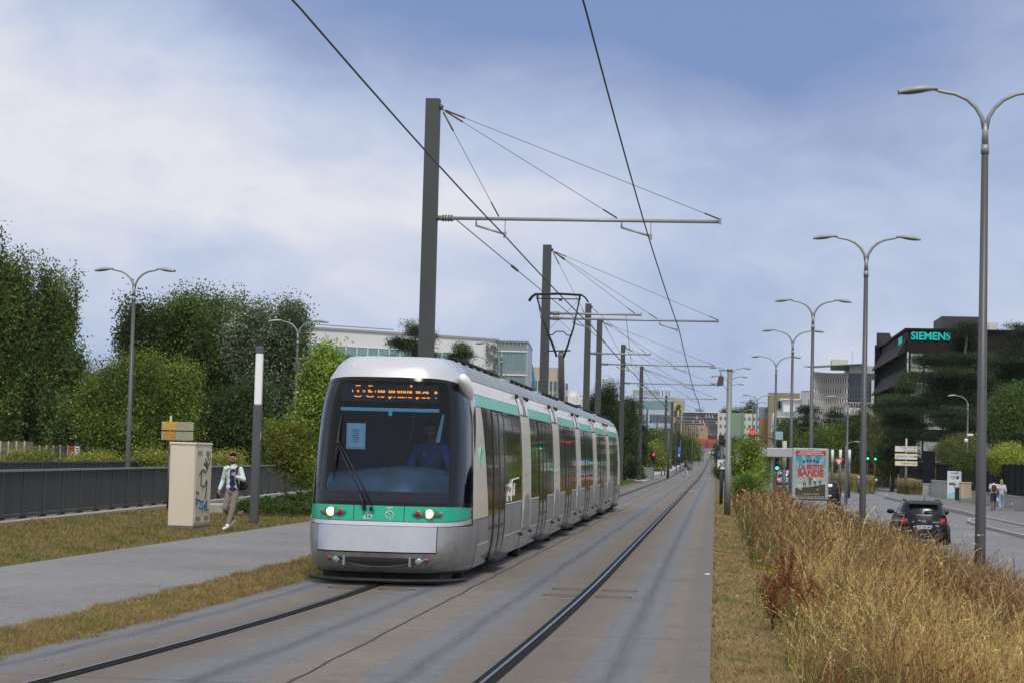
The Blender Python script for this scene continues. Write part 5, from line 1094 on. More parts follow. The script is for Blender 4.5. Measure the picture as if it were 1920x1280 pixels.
# side-street shelter, bollards, white totems, yield sign
t = thing('bus_shelter', 'dark bus shelter with a thin pale roof edge behind the corner fence', 'shelter', (0, 0, 0)); a = at(1719, 862, 196); b = at(1790, 868, 196)
m = MB().use(mat('shelter_dark', (.02, .025, .045), .3)); m.box((a.x, 196, b.z-.75), (b.x, 198.4, b.z+.02)); m.use(AL); m.bbox((a.x-.1, 195.9, b.z+.02), (b.x+.15, 198.5, a.z), .03); m.build('roof', None, t)
for f in (.02, .5, .98): m = MB().use(LP1); X = a.x+(b.x-a.x)*f; m.box((X-.05, 198.1, ROADZ), (X+.05, 198.2, b.z)); m.build('post', None, t)
m = MB().use(mat('shelter_back', (.03, .035, .045), .2)); m.box((a.x+.1, 198.25, ROADZ+.3), (b.x-.1, 198.29, b.z-.4)); m.build('back_pane', None, t)
TW = mat('totem_white', (.62, .66, .68), .4)
for px, y0, y1, Y, lab in ((1561, 842, 880, 150, 'white-topped totem post nearest the poster panel'), (1576, 842, 882, 150, 'white-topped totem post in the middle of the three'), (1593, 842, 885, 150, 'white-topped totem post beside the single-arm lamp'), (1765, 842, 866, 205, 'white totem post standing above the bus shelter roof')):
    p = at(px, y0, Y); t = thing('totem_post', lab, 'post', (p.x, Y, -.8), 0, 'white-topped totem posts'); H = p.z+.8; m = MB().use(TW, True); m.tube([(0, 0, H-1.0), (0, 0, H)], .11, 10); m.build('light_tube', None, t); m = MB().use(LP1, True); m.tube([(0, 0, 0), (0, 0, H-1.0)], .10, 10); m.build('post', None, t)
t = thing('yield_sign', 'small red and white yield triangle among the shrubs behind the poster panel', 'sign', (at(1573, 866, 128).x, 128, -.8)); z = at(1573, 866, 128).z+.8; m = MB().use(LP1, True); m.tube([(0, .03, 0), (0, .03, z)], .03, 6); m.build('post', None, t)
m = MB().use(mat('sign_red', (.45, .03, .03), .5)); m.prism([(-.33, 0, z+.27), (.33, 0, z+.27), (0, 0, z-.3)][::-1], (0, .02, 0)); m.use(SW); m.prism([(-.19, -.004, z+.19), (.19, -.004, z+.19), (0, -.004, z-.14)][::-1], (0, .003, 0)); m.build('sign_plate', None, t)
for px, y0, y1, lab in ((1610, 892, 914, 'pale-capped bollard beside the yellow grasses'), (1669, 890, 922, 'thin dark bollard left of the yellow car'), (1684, 888, 924, 'thick dark bollard right of the yellow car nose'), (1637, 893, 915, 'dark bollard on the refuge island')):
    p = gp(px, y1, ROADZ+.13) if px != 1610 else at(px, y1, 175); hh = at(px, y0, p.y).z-(ROADZ+.13); m = MB().use(LP1, True); r_ = .10 if px in (1610, 1684) else .05; m.tube([(0, 0, 0), (0, 0, hh*.9)], r_, 10); m.use(TW if px == 1610 else LP1, True); m.tube([(0, 0, hh*.9), (0, 0, hh)], r_*1.05, 10); o = m.build('bollard'); o.location = (p.x, p.y, ROADZ+.12); tag(o, lab, 'bollard', 'bollards at the side street')
# little blue and white direction boards in the median bush
p = at(1392, 852, 120); t = thing('direction_sign', 'blue and white direction boards half hidden by the median bush', 'sign', (p.x, 120, -.6)); H = p.z+.6
m = MB().use(LP1, True); m.tube([(0, .04, 0), (0, .04, H)], .05, 8); m.build('post', None, t)
for k, c in enumerate(((.02, .12, .45), (.6, .62, .6), (.58, .6, .55))): m = MB().use(mat('board_c%d' % k, c, .5)); m.bbox((-.4, -.02, H-.1-.22*k), (.45, .01, H+.10-.22*k), .005); m.build('sign_panel', None, t)
# objects along the far left pavement
p = gp(1216, 897, .03); t = thing('utility_cabinet', 'small grey utility cabinet by the far left pavement', 'street cabinet', (p.x, p.y, .03)); m = MB().use(mat('cab_grey', (.18, .2, .21), .5)); m.bbox((-.42, -.2, 0), (.42, .3, .95), .02); m.build('body', None, t); m = MB().use(FENL); m.bbox((-.45, -.23, .95), (.45, .33, 1.0), .01); m.build('lid', None, t)
for px, y1, h, lab in ((1252, 896, 4.3, 'grey shaft left of the person in the tan coat'), (1275, 888, 3.9, 'dark post with a blue cycle sign'), (1297, 880, 3.8, 'thin post beyond the crossing pedestrian'), (1310, 872, 3.8, 'thin post in the row up the hill'), (1318, 866, 3.8, 'thin post near the hill top')):
    p = gp(px, y1, .03) if y1 > 884 else at(px, y1, 260 if y1 == 880 else (330 if y1 == 872 else 400)); m = MB().use(LP1, True); m.tube([(0, 0, 0), (0, 0, h*.55), (0, 0, h)], [.12, .11, .08] if px == 1252 else .05, 8)
    if px == 1275: m.use(mat('sign_blue', (.02, .10, .42), .5)); m.bbox((-.32, -.08, 1.6), (.02, -.05, 3.0), .02); m.use(SW); m.box((-.24, -.084, 1.9), (-.08, -.081, 2.2))
    o = m.build('post'); o.location = (p.x, p.y, zp(p.y)+.03); tag(o, lab, 'post', 'posts on the far left pavement')
m = MB().use(KERB); m.bbox((-6.9, 186, .03), (-5.7, 205, .26), .05); tag(m.build('kerb_block'), 'raised concrete kerb block at the far crossing', 'kerb block')
for px, y1, Y in ((1240, 892, 0), (1246, 891, 0), (1268, 888, 0), (1280, 886, 0)):
    p = gp(px, y1, .03); m = MB().use(LP1, True); m.tube([(0, 0, 0), (0, 0, 1.0)], .06, 8); m.tube([(0, 0, 1.0), (0, 0, 1.06)], .075, 8); o = m.build('bollard'); o.location = (p.x, p.y, .03); tag(o, 'short dark bollard on the far left pavement', 'bollard', 'far left bollards')
# ================================================================ PEOPLE, DOG
def capsule(mb, p0, r0, p1, r1, n=10):
    p0 = Vector(p0); p1 = Vector(p1); d = (p1-p0); L = d.length; d = d.normalized() if L > 1e-6 else Vector((0, 0, 1)); P_ = []; Rr = []
    for k in range(4): a = math.pi/2*(k/4); P_.append(p0-d*r0*math.cos(a)); Rr.append(max(r0*math.sin(a), r0*.08))
    P_.append(p0); Rr.append(r0); P_.append(p1); Rr.append(r1)
    for k in range(3, -1, -1): a = math.pi/2*(k/4); P_.append(p1+d*r1*math.cos(a)); Rr.append(max(r1*math.sin(a), r1*.08))
    mb.tube(P_, Rr, n)
def organic(name, parts, m, parent, vox=.012, smooth=4):
    """one continuous skin grown over tapered limbs (capsules) and ellipsoids"""
    mb = MB()
    for q in parts:
        if q[0] == 'e': mb.ell(q[1], q[2], 14, 10, q[3] if len(q) > 3 else None)
        else: capsule(mb, *q)
    me = bpy.data.meshes.new(name); me.from_pydata(mb.v, [], mb.f); o = bpy.data.objects.new(name, me); col.objects.link(o)
    md = o.modifiers.new('r', 'REMESH'); md.mode = 'VOXEL'; md.voxel_size = vox
    if smooth: s_ = o.modifiers.new('s', 'SMOOTH'); s_.iterations = smooth; s_.factor = .5
    dg = bpy.context.evaluated_depsgraph_get(); ne = bpy.data.meshes.new_from_object(o.evaluated_get(dg)); bpy.data.objects.remove(o)
    ne.materials.clear(); ne.materials.append(m); ne.polygons.foreach_set('use_smooth', [True]*len(ne.polygons)); ne.update(); n = bpy.data.objects.new(name, ne); col.objects.link(n); n.parent = parent; return n
def hand(w, d, side, curl=.5, nrm=Vector((0, -1, 0)), s=1.0):
    """palm and five fingers from wrist w in direction d; nrm is the palm side"""
    w = Vector(w); d = Vector(d).normalized(); n = (nrm-d*nrm.dot(d)).normalized(); x = d.cross(n).normalized(); out_ = [(w, .026*s, w+d*.035*s, .030*s), (w+d*.03*s+x*.018*s, .020*s, w+d*.080*s+x*.024*s, .014*s), (w+d*.03*s-x*.018*s, .020*s, w+d*.080*s-x*.024*s, .014*s)]
    for k, L in enumerate((.070, .080, .075, .058)):
        b_ = w+d*.085*s+x*(.030-.020*k)*s; a1 = (d*math.cos(curl)+n*math.sin(curl)); a2 = (d*math.cos(curl*2.1)+n*math.sin(curl*2.1)); m_ = b_+a1*L*.5*s
        out_ += [(b_, .0100*s, m_, .0092*s), (m_, .0090*s, m_+a2*L*.45*s, .0080*s)]
    t0 = w+d*.03*s+x*.028*s*side; t1 = t0+(d*.6+x*side*.7+n*.4).normalized()*.045*s; out_ += [(t0, .013*s, t1, .011*s), (t1, .011*s, t1+(d*.9+n*.5).normalized()*.03*s, .009*s)]
    return out_
SK = {}
def skinm(k='light'): c = {'light': (.48, .29, .20), 'tan': (.33, .185, .115), 'brown': (.20, .11, .07), 'dark': (.055, .032, .024)}[k]; return mat('skin_'+k, c, .55, var=.08, vs=9)
def person(label, loc, rz, J, skin, hair, hairc, top, topc, bot, botc, shoec, vox=.014, H=1.0, sleeve='long', legs='long', group=None, beard=False, bare=True, openjacket=None):
    t = thing('person', label, 'person', loc, rz, group); t.scale = (H,)*3; sm_ = skinm(skin); V = Vector
    hd = V(J['head']); nk = V(J['neck']); ch = V(J['chest']); pv = V(J['pelvis']); tilt = J.get('tilt', 0.0); turn = J.get('turn', 0.0)
    rt = Matrix.Rotation(turn, 3, 'Z') @ Matrix.Rotation(tilt, 3, 'X'); hp = lambda x, y, z: hd+rt @ V((x, y, z))
    P_ = [('e', hp(0, .008, .03), (.074, .094, .088), rt), ('e', hp(0, -.018, -.03), (.060, .068, .078), rt), ('e', hp(0, -.03, -.085), (.036, .04, .028), rt), (nk-V((0, 0, .05)), .054, hp(0, .02, -.06), .050),
          (hp(0, -.088, .005), .009, hp(0, -.106, -.028), .013), ('e', hp(-.076, .01, -.008), (.009, .017, .028), rt), ('e', hp(.076, .01, -.008), (.009, .017, .028), rt), ('e', hp(0, -.078, .028), (.052, .014, .010), rt), ('e', hp(0, -.080, -.062), (.022, .012, .010), rt),
          ('e', ch, (.15, .095, .19)), ('e', pv+V((0, 0, .08)), (.13, .09, .16)), ('e', pv, (.145, .10, .10)), (V(J['shL']), .045, V(J['shR']), .045)]
    for s in 'LR':
        sh, el, ha, hp_, kn, an, to = (V(J[k+s]) for k in ('sh', 'el', 'ha', 'hip', 'kn', 'an', 'to')); sg = -1 if s == 'L' else 1
        P_ += [(ch+(sh-ch)*.5, .05, sh, .052), (sh, .050, el, .037), (el, .037, ha, .025), (hp_, .080, kn, .052), (kn, .052, kn+(an-kn)*.35, .053), (kn+(an-kn)*.35, .053, an, .034), (an, .034, to, .028)]
        P_ += hand(ha, V(J.get('hd'+s, ha-el)), J.get('th'+s, -sg), J.get('curl'+s, .45), V(J.get('pn'+s, (-.6*sg, -.5, 0))), 1.0)
    organic('body', P_, sm_, t, vox*.62 if vox < .012 else vox*.8)
    f = MB(); EY = mat('eye_dark', (.02, .015, .012), .3); f.use(EY)
    for sg in (-1, 1): f.ell(hp(sg*.031, -.080, .008), (.011, .008, .006), 8, 6, rt); f.use(mat('brow_dark', (.03, .02, .016), .8)); f.ell(hp(sg*.031, -.088, .030), (.019, .006, .005), 8, 6, rt); f.use(EY)
    f.use(mat('lip', (.30, .13, .11), .5)); f.ell(hp(0, -.088, -.060), (.022, .007, .006), 8, 6, rt); f.build('face_features', None, t)
    hm = mat('hair_%s' % hairc, {'black': (.008, .006, .006), 'brown': (.06, .04, .026), 'blond': (.40, .28, .13), 'grey': (.2, .19, .18)}[hairc], .95, spec=.1)
    hh = [('e', hp(0, .024, .060), (.077, .088, .066), rt), ('e', hp(0, .05, .01), (.074, .062, .07), rt)]
    if hair == 'long': hh += [(hp(0, .06, .02), .070, hp(0, .075, -.17), .055), (hp(-.06, .03, 0), .035, hp(-.06, .05, -.15), .028), (hp(.06, .03, 0), .035, hp(.06, .05, -.15), .028)]
    if hair == 'short': hh += [('e', hp(0, -.035, .095), (.060, .045, .030), rt)]
    if beard: hh2 = [('e', hp(0, -.040, -.080), (.052, .05, .030), rt), (hp(-.062, .0, -.03), .014, hp(-.05, -.03, -.075), .018), (hp(.062, .0, -.03), .014, hp(.05, -.03, -.075), .018), ('e', hp(0, -.078, -.045), (.03, .014, .007), rt)]
    organic('hair', hh, hm, t, .011, 2)
    if beard: organic('beard', hh2, mat('beard_dark', (.075, .042, .03), .9), t, .009, 1)
    # upper garment
    tm = mat('cloth_'+topc[0], topc[1], .85, var=.18, vs=14, bump=.4, bs=25)
    U = [('e', ch+V((0, .004, -.01)), (.185, .118, .20)), ('e', (ch+pv)*.5+V((0, 0, .02)), (.165, .112, .20)), ('e', pv+V((0, 0, .085)), (.170, .118, .10)), (V(J['shL']), .070, V(J['shR']), .070), (nk-V((0, 0, .04)), .085, nk-V((0, 0, .06)), .10)]
    for s in 'LR':
        sh, el, ha = (V(J[k+s]) for k in ('sh', 'el', 'ha')); U.append((sh, .068, sh+(el-sh)*.98, .056))
        if sleeve == 'long': U.append((el, .056, el+(ha-el)*.90, .043))
        elif sleeve == 'short': U[-1] = (sh, .066, sh+(el-sh)*.55, .062)
    if top == 'coat': U += [(pv+V((0, 0, .1)), .16, pv+V((0, 0, -.28)), .17)]
    organic({'coat': 'coat', 'jacket': 'jacket', 'shirt': 'shirt'}[top], U, tm, t, vox)
    if openjacket:
        ojm = mat('cloth_'+openjacket[0], openjacket[1], .8, var=.3, vs=30)
        organic('shirt', [('e', ch+V((.012, -.050, -.0)), (.088, .076, .20)), ('e', (ch+pv)*.5+V((.02, -.045, 0)), (.096, .078, .20)), ('e', pv+V((.025, -.040, .055)), (.11, .085, .12)), (nk+V((-.03, -.03, -.03)), .035, ch+V((0, -.08, .08)), .03), (nk+V((.05, -.03, -.02)), .032, ch+V((.03, -.08, .08)), .03)], ojm, t, .010)
    # trousers / shorts
    bm_ = mat('cloth_'+botc[0], botc[1], .85, var=.2, vs=12, bump=.4, bs=22); B = [('e', pv+V((0, 0, -.01)), (.162, .118, .125))]
    for s in 'LR':
        hp_, kn, an = (V(J[k+s]) for k in ('hip', 'kn', 'an'))
        if legs == 'long': B += [(hp_, .095, kn, .070), (kn, .070, kn+(an-kn)*.90, .056 if bot != 'wide' else .085)]
        elif legs == 'skirt': B += [(hp_, .10, kn, .10), (kn, .10, kn+(an-kn)*.85, .105)]
        else: B += [(hp_, .098, hp_+(kn-hp_)*.88, .088)]
    organic({'wide': 'trousers', 'slim': 'trousers', 'shorts': 'shorts', 'skirt': 'skirt'}[bot], B, bm_, t, vox)
    so_ = mat('shoe_'+shoec[0], shoec[1], .55)
    for s in 'LR':
        an, to = V(J['an'+s]), V(J['to'+s]); dn = V((0, 0, -.035)); organic('shoe', [(an, .052, an+(to-an)*.25+dn*.3, .050), (an+(to-an)*.1+dn, .044, to, .038), ('e', an+(to-an)*-.25+dn, (.04, .05, .035))], so_, t, .010 if vox < .012 else .014, 2)
    return t
def stride(step=.22, sw=.16, turn=0, tilt=0, foot=.12):
    return dict(head=(0, 0, 1.66), neck=(0, .015, 1.50), chest=(0, .01, 1.27), pelvis=(0, 0, .94), shL=(-.18, .01, 1.42), shR=(.18, .01, 1.42), elL=(-.24, .04+sw*.4, 1.14), haL=(-.24, .04+sw*.4-.10, .92), elR=(.24, .04-sw*.4, 1.14), haR=(.24, -sw-.04, .94),
                hipL=(-.09, 0, .88), hipR=(.09, 0, .88), knL=(-.10, -step*.55, .50), knR=(.10, step*.15, .49), anL=(-.09, -step*.95, .11), anR=(.09, step*1.1, .15), toL=(-.10, -step*.95-.15, .045), toR=(.10, step*1.1-.13, .045), turn=turn, tilt=tilt)
# walking man with open pale denim jacket
J = dict(head=(.0, -.045, 1.645), neck=(.005, .0, 1.49), chest=(0, .01, 1.25), pelvis=(.0, 0, .90), shL=(-.185, .0, 1.40), shR=(.175, .0, 1.40), elL=(-.285, .05, 1.13), haL=(-.315, -.05, .92), elR=(.29, -.03, 1.17), haR=(.16, -.18, 1.235),
         hdL=(-.03, -.25, -1), pnL=(.8, -.3, .2), curlL=.75, hdR=(-.45, -.55, .65), pnR=(-.3, .6, -.4), curlR=.9, hipL=(-.085, 0, .86), hipR=(.075, 0, .86), knL=(-.125, -.10, .50), knR=(.06, -.10, .47), anL=(-.07, .20, .22), anR=(.015, -.20, .12), toL=(-.075, .06, .10), toR=(.0, -.36, .045), tilt=R(16), turn=R(-3))
MAN = (-10.86, 43.3, -.10)
man = person('man walking head down in pale denim jacket over navy shirt, taupe trousers, white sneakers', MAN, R(-14), J, 'tan', 'short', 'black', 'jacket', ('denim_pale', (.60, .71, .73)), 'slim', ('taupe', (.22, .185, .17)), ('white', (.72, .73, .74)), vox=.010, H=.985, beard=True, openjacket=('navy_shirt', (.012, .025, .115)))
d_ = MB(); d_.use(mat('denim_button', (.25, .27, .28), .4, metal=.4))
for k in range(5): d_.ell((-.075, -.118-.004*k+.004, 1.36-.085*k), (.008, .006, .008), 8, 6)
d_.use(mat('denim_seam', (.33, .43, .45), .9)); d_.bbox((-.16, -.122, 1.235), (-.085, -.108, 1.30), .004); d_.bbox((-.16, -.126, 1.285), (-.085, -.118, 1.305), .003); d_.bbox((.10, -.118, 1.235), (.155, -.105, 1.30), .004)
d_.use(M['cloth_denim_pale']); d_.prism([(-.10, -.075, 1.49), (-.045, -.095, 1.44), (-.085, -.11, 1.40), (-.125, -.09, 1.46)], (0, -.015, 0)); d_.prism([(.10, -.075, 1.49), (.05, -.095, 1.43), (.095, -.11, 1.40), (.13, -.09, 1.46)], (0, -.015, 0)); d_.build('jacket_details', None, man)
for sg in (-1, 1): e_ = MB().use(WHT, True); hdv = Vector(J['head']); e_.tube([hdv+Vector((sg*.080, -.012, -.008)), hdv+Vector((sg*.080, -.022, -.035))], .006, 6); e_.ell(hdv+Vector((sg*.082, -.01, -.004)), (.008, .009, .009), 8, 6); e_.build('earbud', None, man)
mm = man.matrix_basis.copy()
def on_man(o): o.location = MAN; o.rotation_euler = (0, 0, R(-14)); o.scale = (.985,)*3; return o
m = MB().use(mat('phone_black', (.012, .012, .013), .25)); m.bbox((-.350, -.115, .74), (-.340+.0, -.045, .885), .006); m.bbox((-.351, -.114, .741), (-.349, -.046, .884), .001); tag(on_man(m.build('phone')), 'black phone held in the walking man\'s lowered hand', 'phone')
BKM = mat('backpack_black', (.022, .022, .025), .8, var=.2, vs=10)
bp = on_man(thing('backpack', 'black backpack slung over one shoulder of the man in the denim jacket', 'backpack', MAN)); organic('bag', [('e', (.10, .19, 1.18), (.165, .10, .24)), ('e', (.16, .16, 1.04), (.14, .10, .13))], BKM, bp, .012)
m = MB().use(BKM, True); m.grid([[(x+dx, y, z) for dx in (-.032, .032)] for x, y, z in ((.16, .12, 1.40), (.155, .06, 1.475), (.150, -.03, 1.47), (.148, -.095, 1.42), (.150, -.128, 1.33), (.155, -.132, 1.24), (.175, -.125, 1.10), (.19, -.08, .98), (.19, .06, .93))]); m.build('strap', None, bp)
# tram driver, seated behind the windscreen
Jd = dict(head=(0, -.02, 1.66), neck=(0, .015, 1.50), chest=(0, .01, 1.27), pelvis=(0, .04, .96), shL=(-.18, .01, 1.42), shR=(.18, .01, 1.42), elL=(-.26, -.12, 1.18), haL=(-.20, -.36, 1.14), elR=(.27, -.12, 1.18), haR=(.32, -.34, 1.12), hipL=(-.09, 0, .92), hipR=(.09, 0, .92), knL=(-.12, -.42, .95), knR=(.12, -.42, .95), anL=(-.12, -.46, .56), anR=(.12, -.46, .56), toL=(-.12, -.58, .50), toR=(.12, -.58, .50))
dr_ = person('tram driver in a dark blue shirt seated at the controls behind the windscreen', (TX+.47, TY+1.42, .40), 0, Jd, 'brown', 'short', 'black', 'shirt', ('driver_blue', (.03, .06, .17)), 'slim', ('driver_navy', (.02, .025, .05)), ('black', (.02, .02, .02)), vox=.013)
m = MB().use(mat('badge_teal', (.15, .5, .5), .4), True); m.tube([(-.07+.022*math.cos(a), -.118, 1.33+.022*math.sin(a)) for a in np.linspace(0, 6.28, 14)], .004, 5); m.build('badge', None, dr_)
m = MB().use(mat('seat_dark', (.03, .03, .04), .8)); m.bbox((.20, 1.50, 1.10), (.74, 1.62, 1.98), .05); m.bbox((.2, 1.1, 1.15), (.74, 1.6, 1.27), .05); m.box((.4, 1.25, .74), (.54, 1.4, 1.15)); m.build('driver_seat', None, tram)
# pedestrians on the right pavement (seen from behind), far ones by dup
PVZ = ROADZ+.205
bm_man = person('man in white t-shirt and navy shorts walking away with a brown backpack', (15.85, 114, PVZ), R(180), stride(.16), 'brown', 'short', 'black', 'shirt', ('tee_white', (.66, .66, .70)), 'shorts', ('shorts_navy', (.02, .035, .09)), ('dark', (.06, .05, .045)), H=1.02, sleeve='short', legs='shorts')
b2 = thing('backpack', 'dark brown backpack on the back of the man in navy shorts', 'backpack', (15.85, 114, PVZ), R(180)); organic('bag', [('e', (0, .16, 1.27), (.15, .10, .21)), ('e', (0, .19, 1.17), (.13, .09, .12))], mat('bag_brown', (.06, .025, .02), .8), b2, .015)
m = MB().use(RBLK, True)
for sg in (-1, 1): m.tube([(sg*.10, .12, 1.42), (sg*.11, .04, 1.50), (sg*.12, -.08, 1.44), (sg*.12, -.12, 1.28), (sg*.12, .05, 1.12)], .016, 6)
m.build('strap', None, b2)
Jw = stride(.14); Jw['elR'] = (.27, -.02, 1.16); Jw['haR'] = (.20, -.22, 1.24)
wo = person('blond woman in pale top and light blue wide trousers walking away', (16.43, 115, PVZ), R(180), Jw, 'light', 'long', 'blond', 'shirt', ('blouse_pale', (.58, .57, .60)), 'wide', ('jeans_pale', (.33, .42, .54)), ('white', (.72, .73, .74)), H=1.0)
hx = lambda x, y, z: (16.43-x, 115-y, PVZ+z)
o = organic('shoulder_bag', [('e', (0, 0, 0), (.11, .05, .10)), (Vector((-.06, 0, .08)), .012, Vector((.02, .05, .55)), .012), (Vector((.06, 0, .08)), .012, Vector((.03, .05, .55)), .012)], mat('bag_red', (.16, .02, .025), .6), None, .012, 2); o.location = (16.18, 114.9, PVZ+.98); tag(o, 'small dark red shoulder bag at the blond woman\'s hip', 'bag')
o = organic('plastic_bag', [('e', (0, 0, 0), (.16, .10, .15)), ('e', (.04, 0, -.05), (.14, .10, .10)), (Vector((0, 0, .10)), .03, Vector((0, 0, .25)), .015)], mat('bag_white', (.62, .66, .74), .35), None, .014, 2); o.location = (16.12, 114.9, PVZ+.60); tag(o, 'white plastic carrier bag hanging from the blond woman\'s hand', 'bag')
ws = person('person in white shirt and long black skirt standing behind the beige louvred cabinet', (17.1, 141, PVZ), R(170), stride(.05), 'tan', 'short', 'black', 'shirt', ('shirt_white', (.62, .62, .72)), 'skirt', ('skirt_black', (.02, .02, .025)), ('dark', (.06, .05, .045)), H=1.0, sleeve='short', legs='skirt')
Jc = stride(.26, turn=R(20)); cp = person('pedestrian in dark jacket and pale trousers crossing the tram lanes', (-2.89, 192.5, 0), R(75), Jc, 'tan', 'short', 'black', 'jacket', ('jacket_dark', (.03, .03, .05)), 'wide', ('trousers_pale', (.42, .46, .56)), ('dark', (.06, .05, .045)), vox=.02, H=1.03)
o = organic('shoulder_bag', [('e', (0, 0, 0), (.20, .10, .22)), (Vector((0, 0, .15)), .02, Vector((.02, 0, .6)), .02)], mat('bag_olive', (.05, .06, .035), .8), None, .02, 2); o.location = (-2.62, 192.3, .95); tag(o, 'olive bag carried by the pedestrian crossing the lanes', 'bag')
tc_ = person('person in a tan coat walking on the pale pavement left of the tracks', (-5.9, 245, zp(245)+.03), R(180), stride(.18), 'light', 'long', 'brown', 'coat', ('coat_tan', (.40, .26, .12)), 'slim', ('trousers_black', (.02, .02, .025)), ('dark', (.06, .05, .045)), vox=.025)
dist = person('distant person in white top on the left pavement, left of the far masts', (-7.2, 410, zp(410)+.03), R(180), stride(.18), 'tan', 'short', 'black', 'shirt', ('top_white_far', (.6, .6, .6)), 'slim', ('trousers_black', (.02, .02, .025)), ('dark', (.06, .05, .045)), vox=.03, H=1.0)
dup(cp, (-5.9, 395, zp(395)+.03), R(0), 'distant dark-jacketed person between the far masts on the left')
dup(ws, (-5.75, 450, zp(450)+.03), R(160), 'distant person in white and black farther up the left pavement')
dup(cp, (-2.0, 850, zp(850)), R(0), 'tiny dark figure walking on the tracks near the hill top')
dup(cp, (-8.6, 330, zp(330)+.03), R(180), 'dark figure under the trees behind the blue cycle sign')
dup(ws, (8.1, 222, ROADZ+zp(222)+.1), R(180), 'person standing beyond the silver car at the lights')
# small dog
DG = mat('dog_white', (.52, .48, .45), .9, var=.15, vs=20); DB = mat('dog_brown', (.16, .075, .045), .9)
t = thing('dog', 'small white and brown dog walking along the foot of the pale wall', 'dog', (16.95, 114.6, PVZ), R(170))
organic('body', [('e', (0, 0, .26), (.085, .17, .095)), ('e', (0, -.10, .27), (.08, .09, .10)), (Vector((0, -.16, .30)), .05, Vector((0, -.22, .38)), .045), ('e', (0, -.25, .41), (.055, .07, .05)), (Vector((0, -.29, .40)), .03, Vector((0, -.34, .385)), .022), (Vector((0, .16, .30)), .018, Vector((0, .22, .40)), .014)]+
        [q for sg in (-1, 1) for q in ((Vector((sg*.05, -.12, .22)), .032, Vector((sg*.05, -.13, .12)), .022), (Vector((sg*.05, -.13, .12)), .022, Vector((sg*.05, -.13, .015)), .018), (Vector((sg*.05, .11, .23)), .042, Vector((sg*.055, .07, .14)), .026), (Vector((sg*.055, .07, .14)), .024, Vector((sg*.055, .14, .09)), .018), (Vector((sg*.055, .14, .09)), .018, Vector((sg*.055, .12, .012)), .018))], DG, t, .010, 2)
organic('brown_patch', [('e', (.0, .075, .275), (.075, .10, .088)), ('e', (-.04, -.25, .43), (.03, .035, .03)), ('e', (.045, -.245, .41), (.018, .02, .045)), ('e', (-.045, -.245, .41), (.018, .02, .045))], DB, t, .010, 1)

# ================================================================ VEHICLES
TYRE = mat('tyre_rubber', (.018, .018, .019), .85); RIM = mat('rim_metal', (.32, .33, .34), .35, metal=.7); CGL = mat('car_glass', (.012, .016, .020), .10, spec=.32); PLT = mat('plate_white', (.62, .66, .70), .4); PBL = mat('plate_blue', (.02, .16, .45), .4); TLR = mat('car_tail_red', (.30, .012, .015), .15, coat=.5); TLB = mat('car_brake_lit', (.8, .04, .02), .2, emit=(1, .08, .04), es=4)
class Car:
    def __init__(s, prof): s.p = np.array(prof, float)
    def at(s, z): return [float(np.interp(z, s.p[:, 0], s.p[:, k])) for k in range(1, 5)]
    def S(s, z, a):
        w, y0, y1, n = s.at(z); c, q = math.cos(a), math.sin(a); return Vector((w*math.copysign(abs(c)**(2/n), c), (y0+y1)/2+(y1-y0)/2*math.copysign(abs(q)**(2/n), q), z))
    def ax(s, x, rear=True): # angle function of z for a lateral position on the rear (or front) face
        def f(z): w, y0, y1, n = s.at(z); q = min(.9999, abs(x)/w); c = math.copysign(q**(n/2), x); return -math.acos(c) if rear else math.acos(c)
        return f
    def ay(s, y, sg):
        def f(z): w, y0, y1, n = s.at(z); q = (y-(y0+y1)/2)/((y1-y0)/2); q = max(-.9999, min(.9999, q)); a = math.asin(math.copysign(abs(q)**(n/2), q)); return a if sg > 0 else math.pi-a
        return f
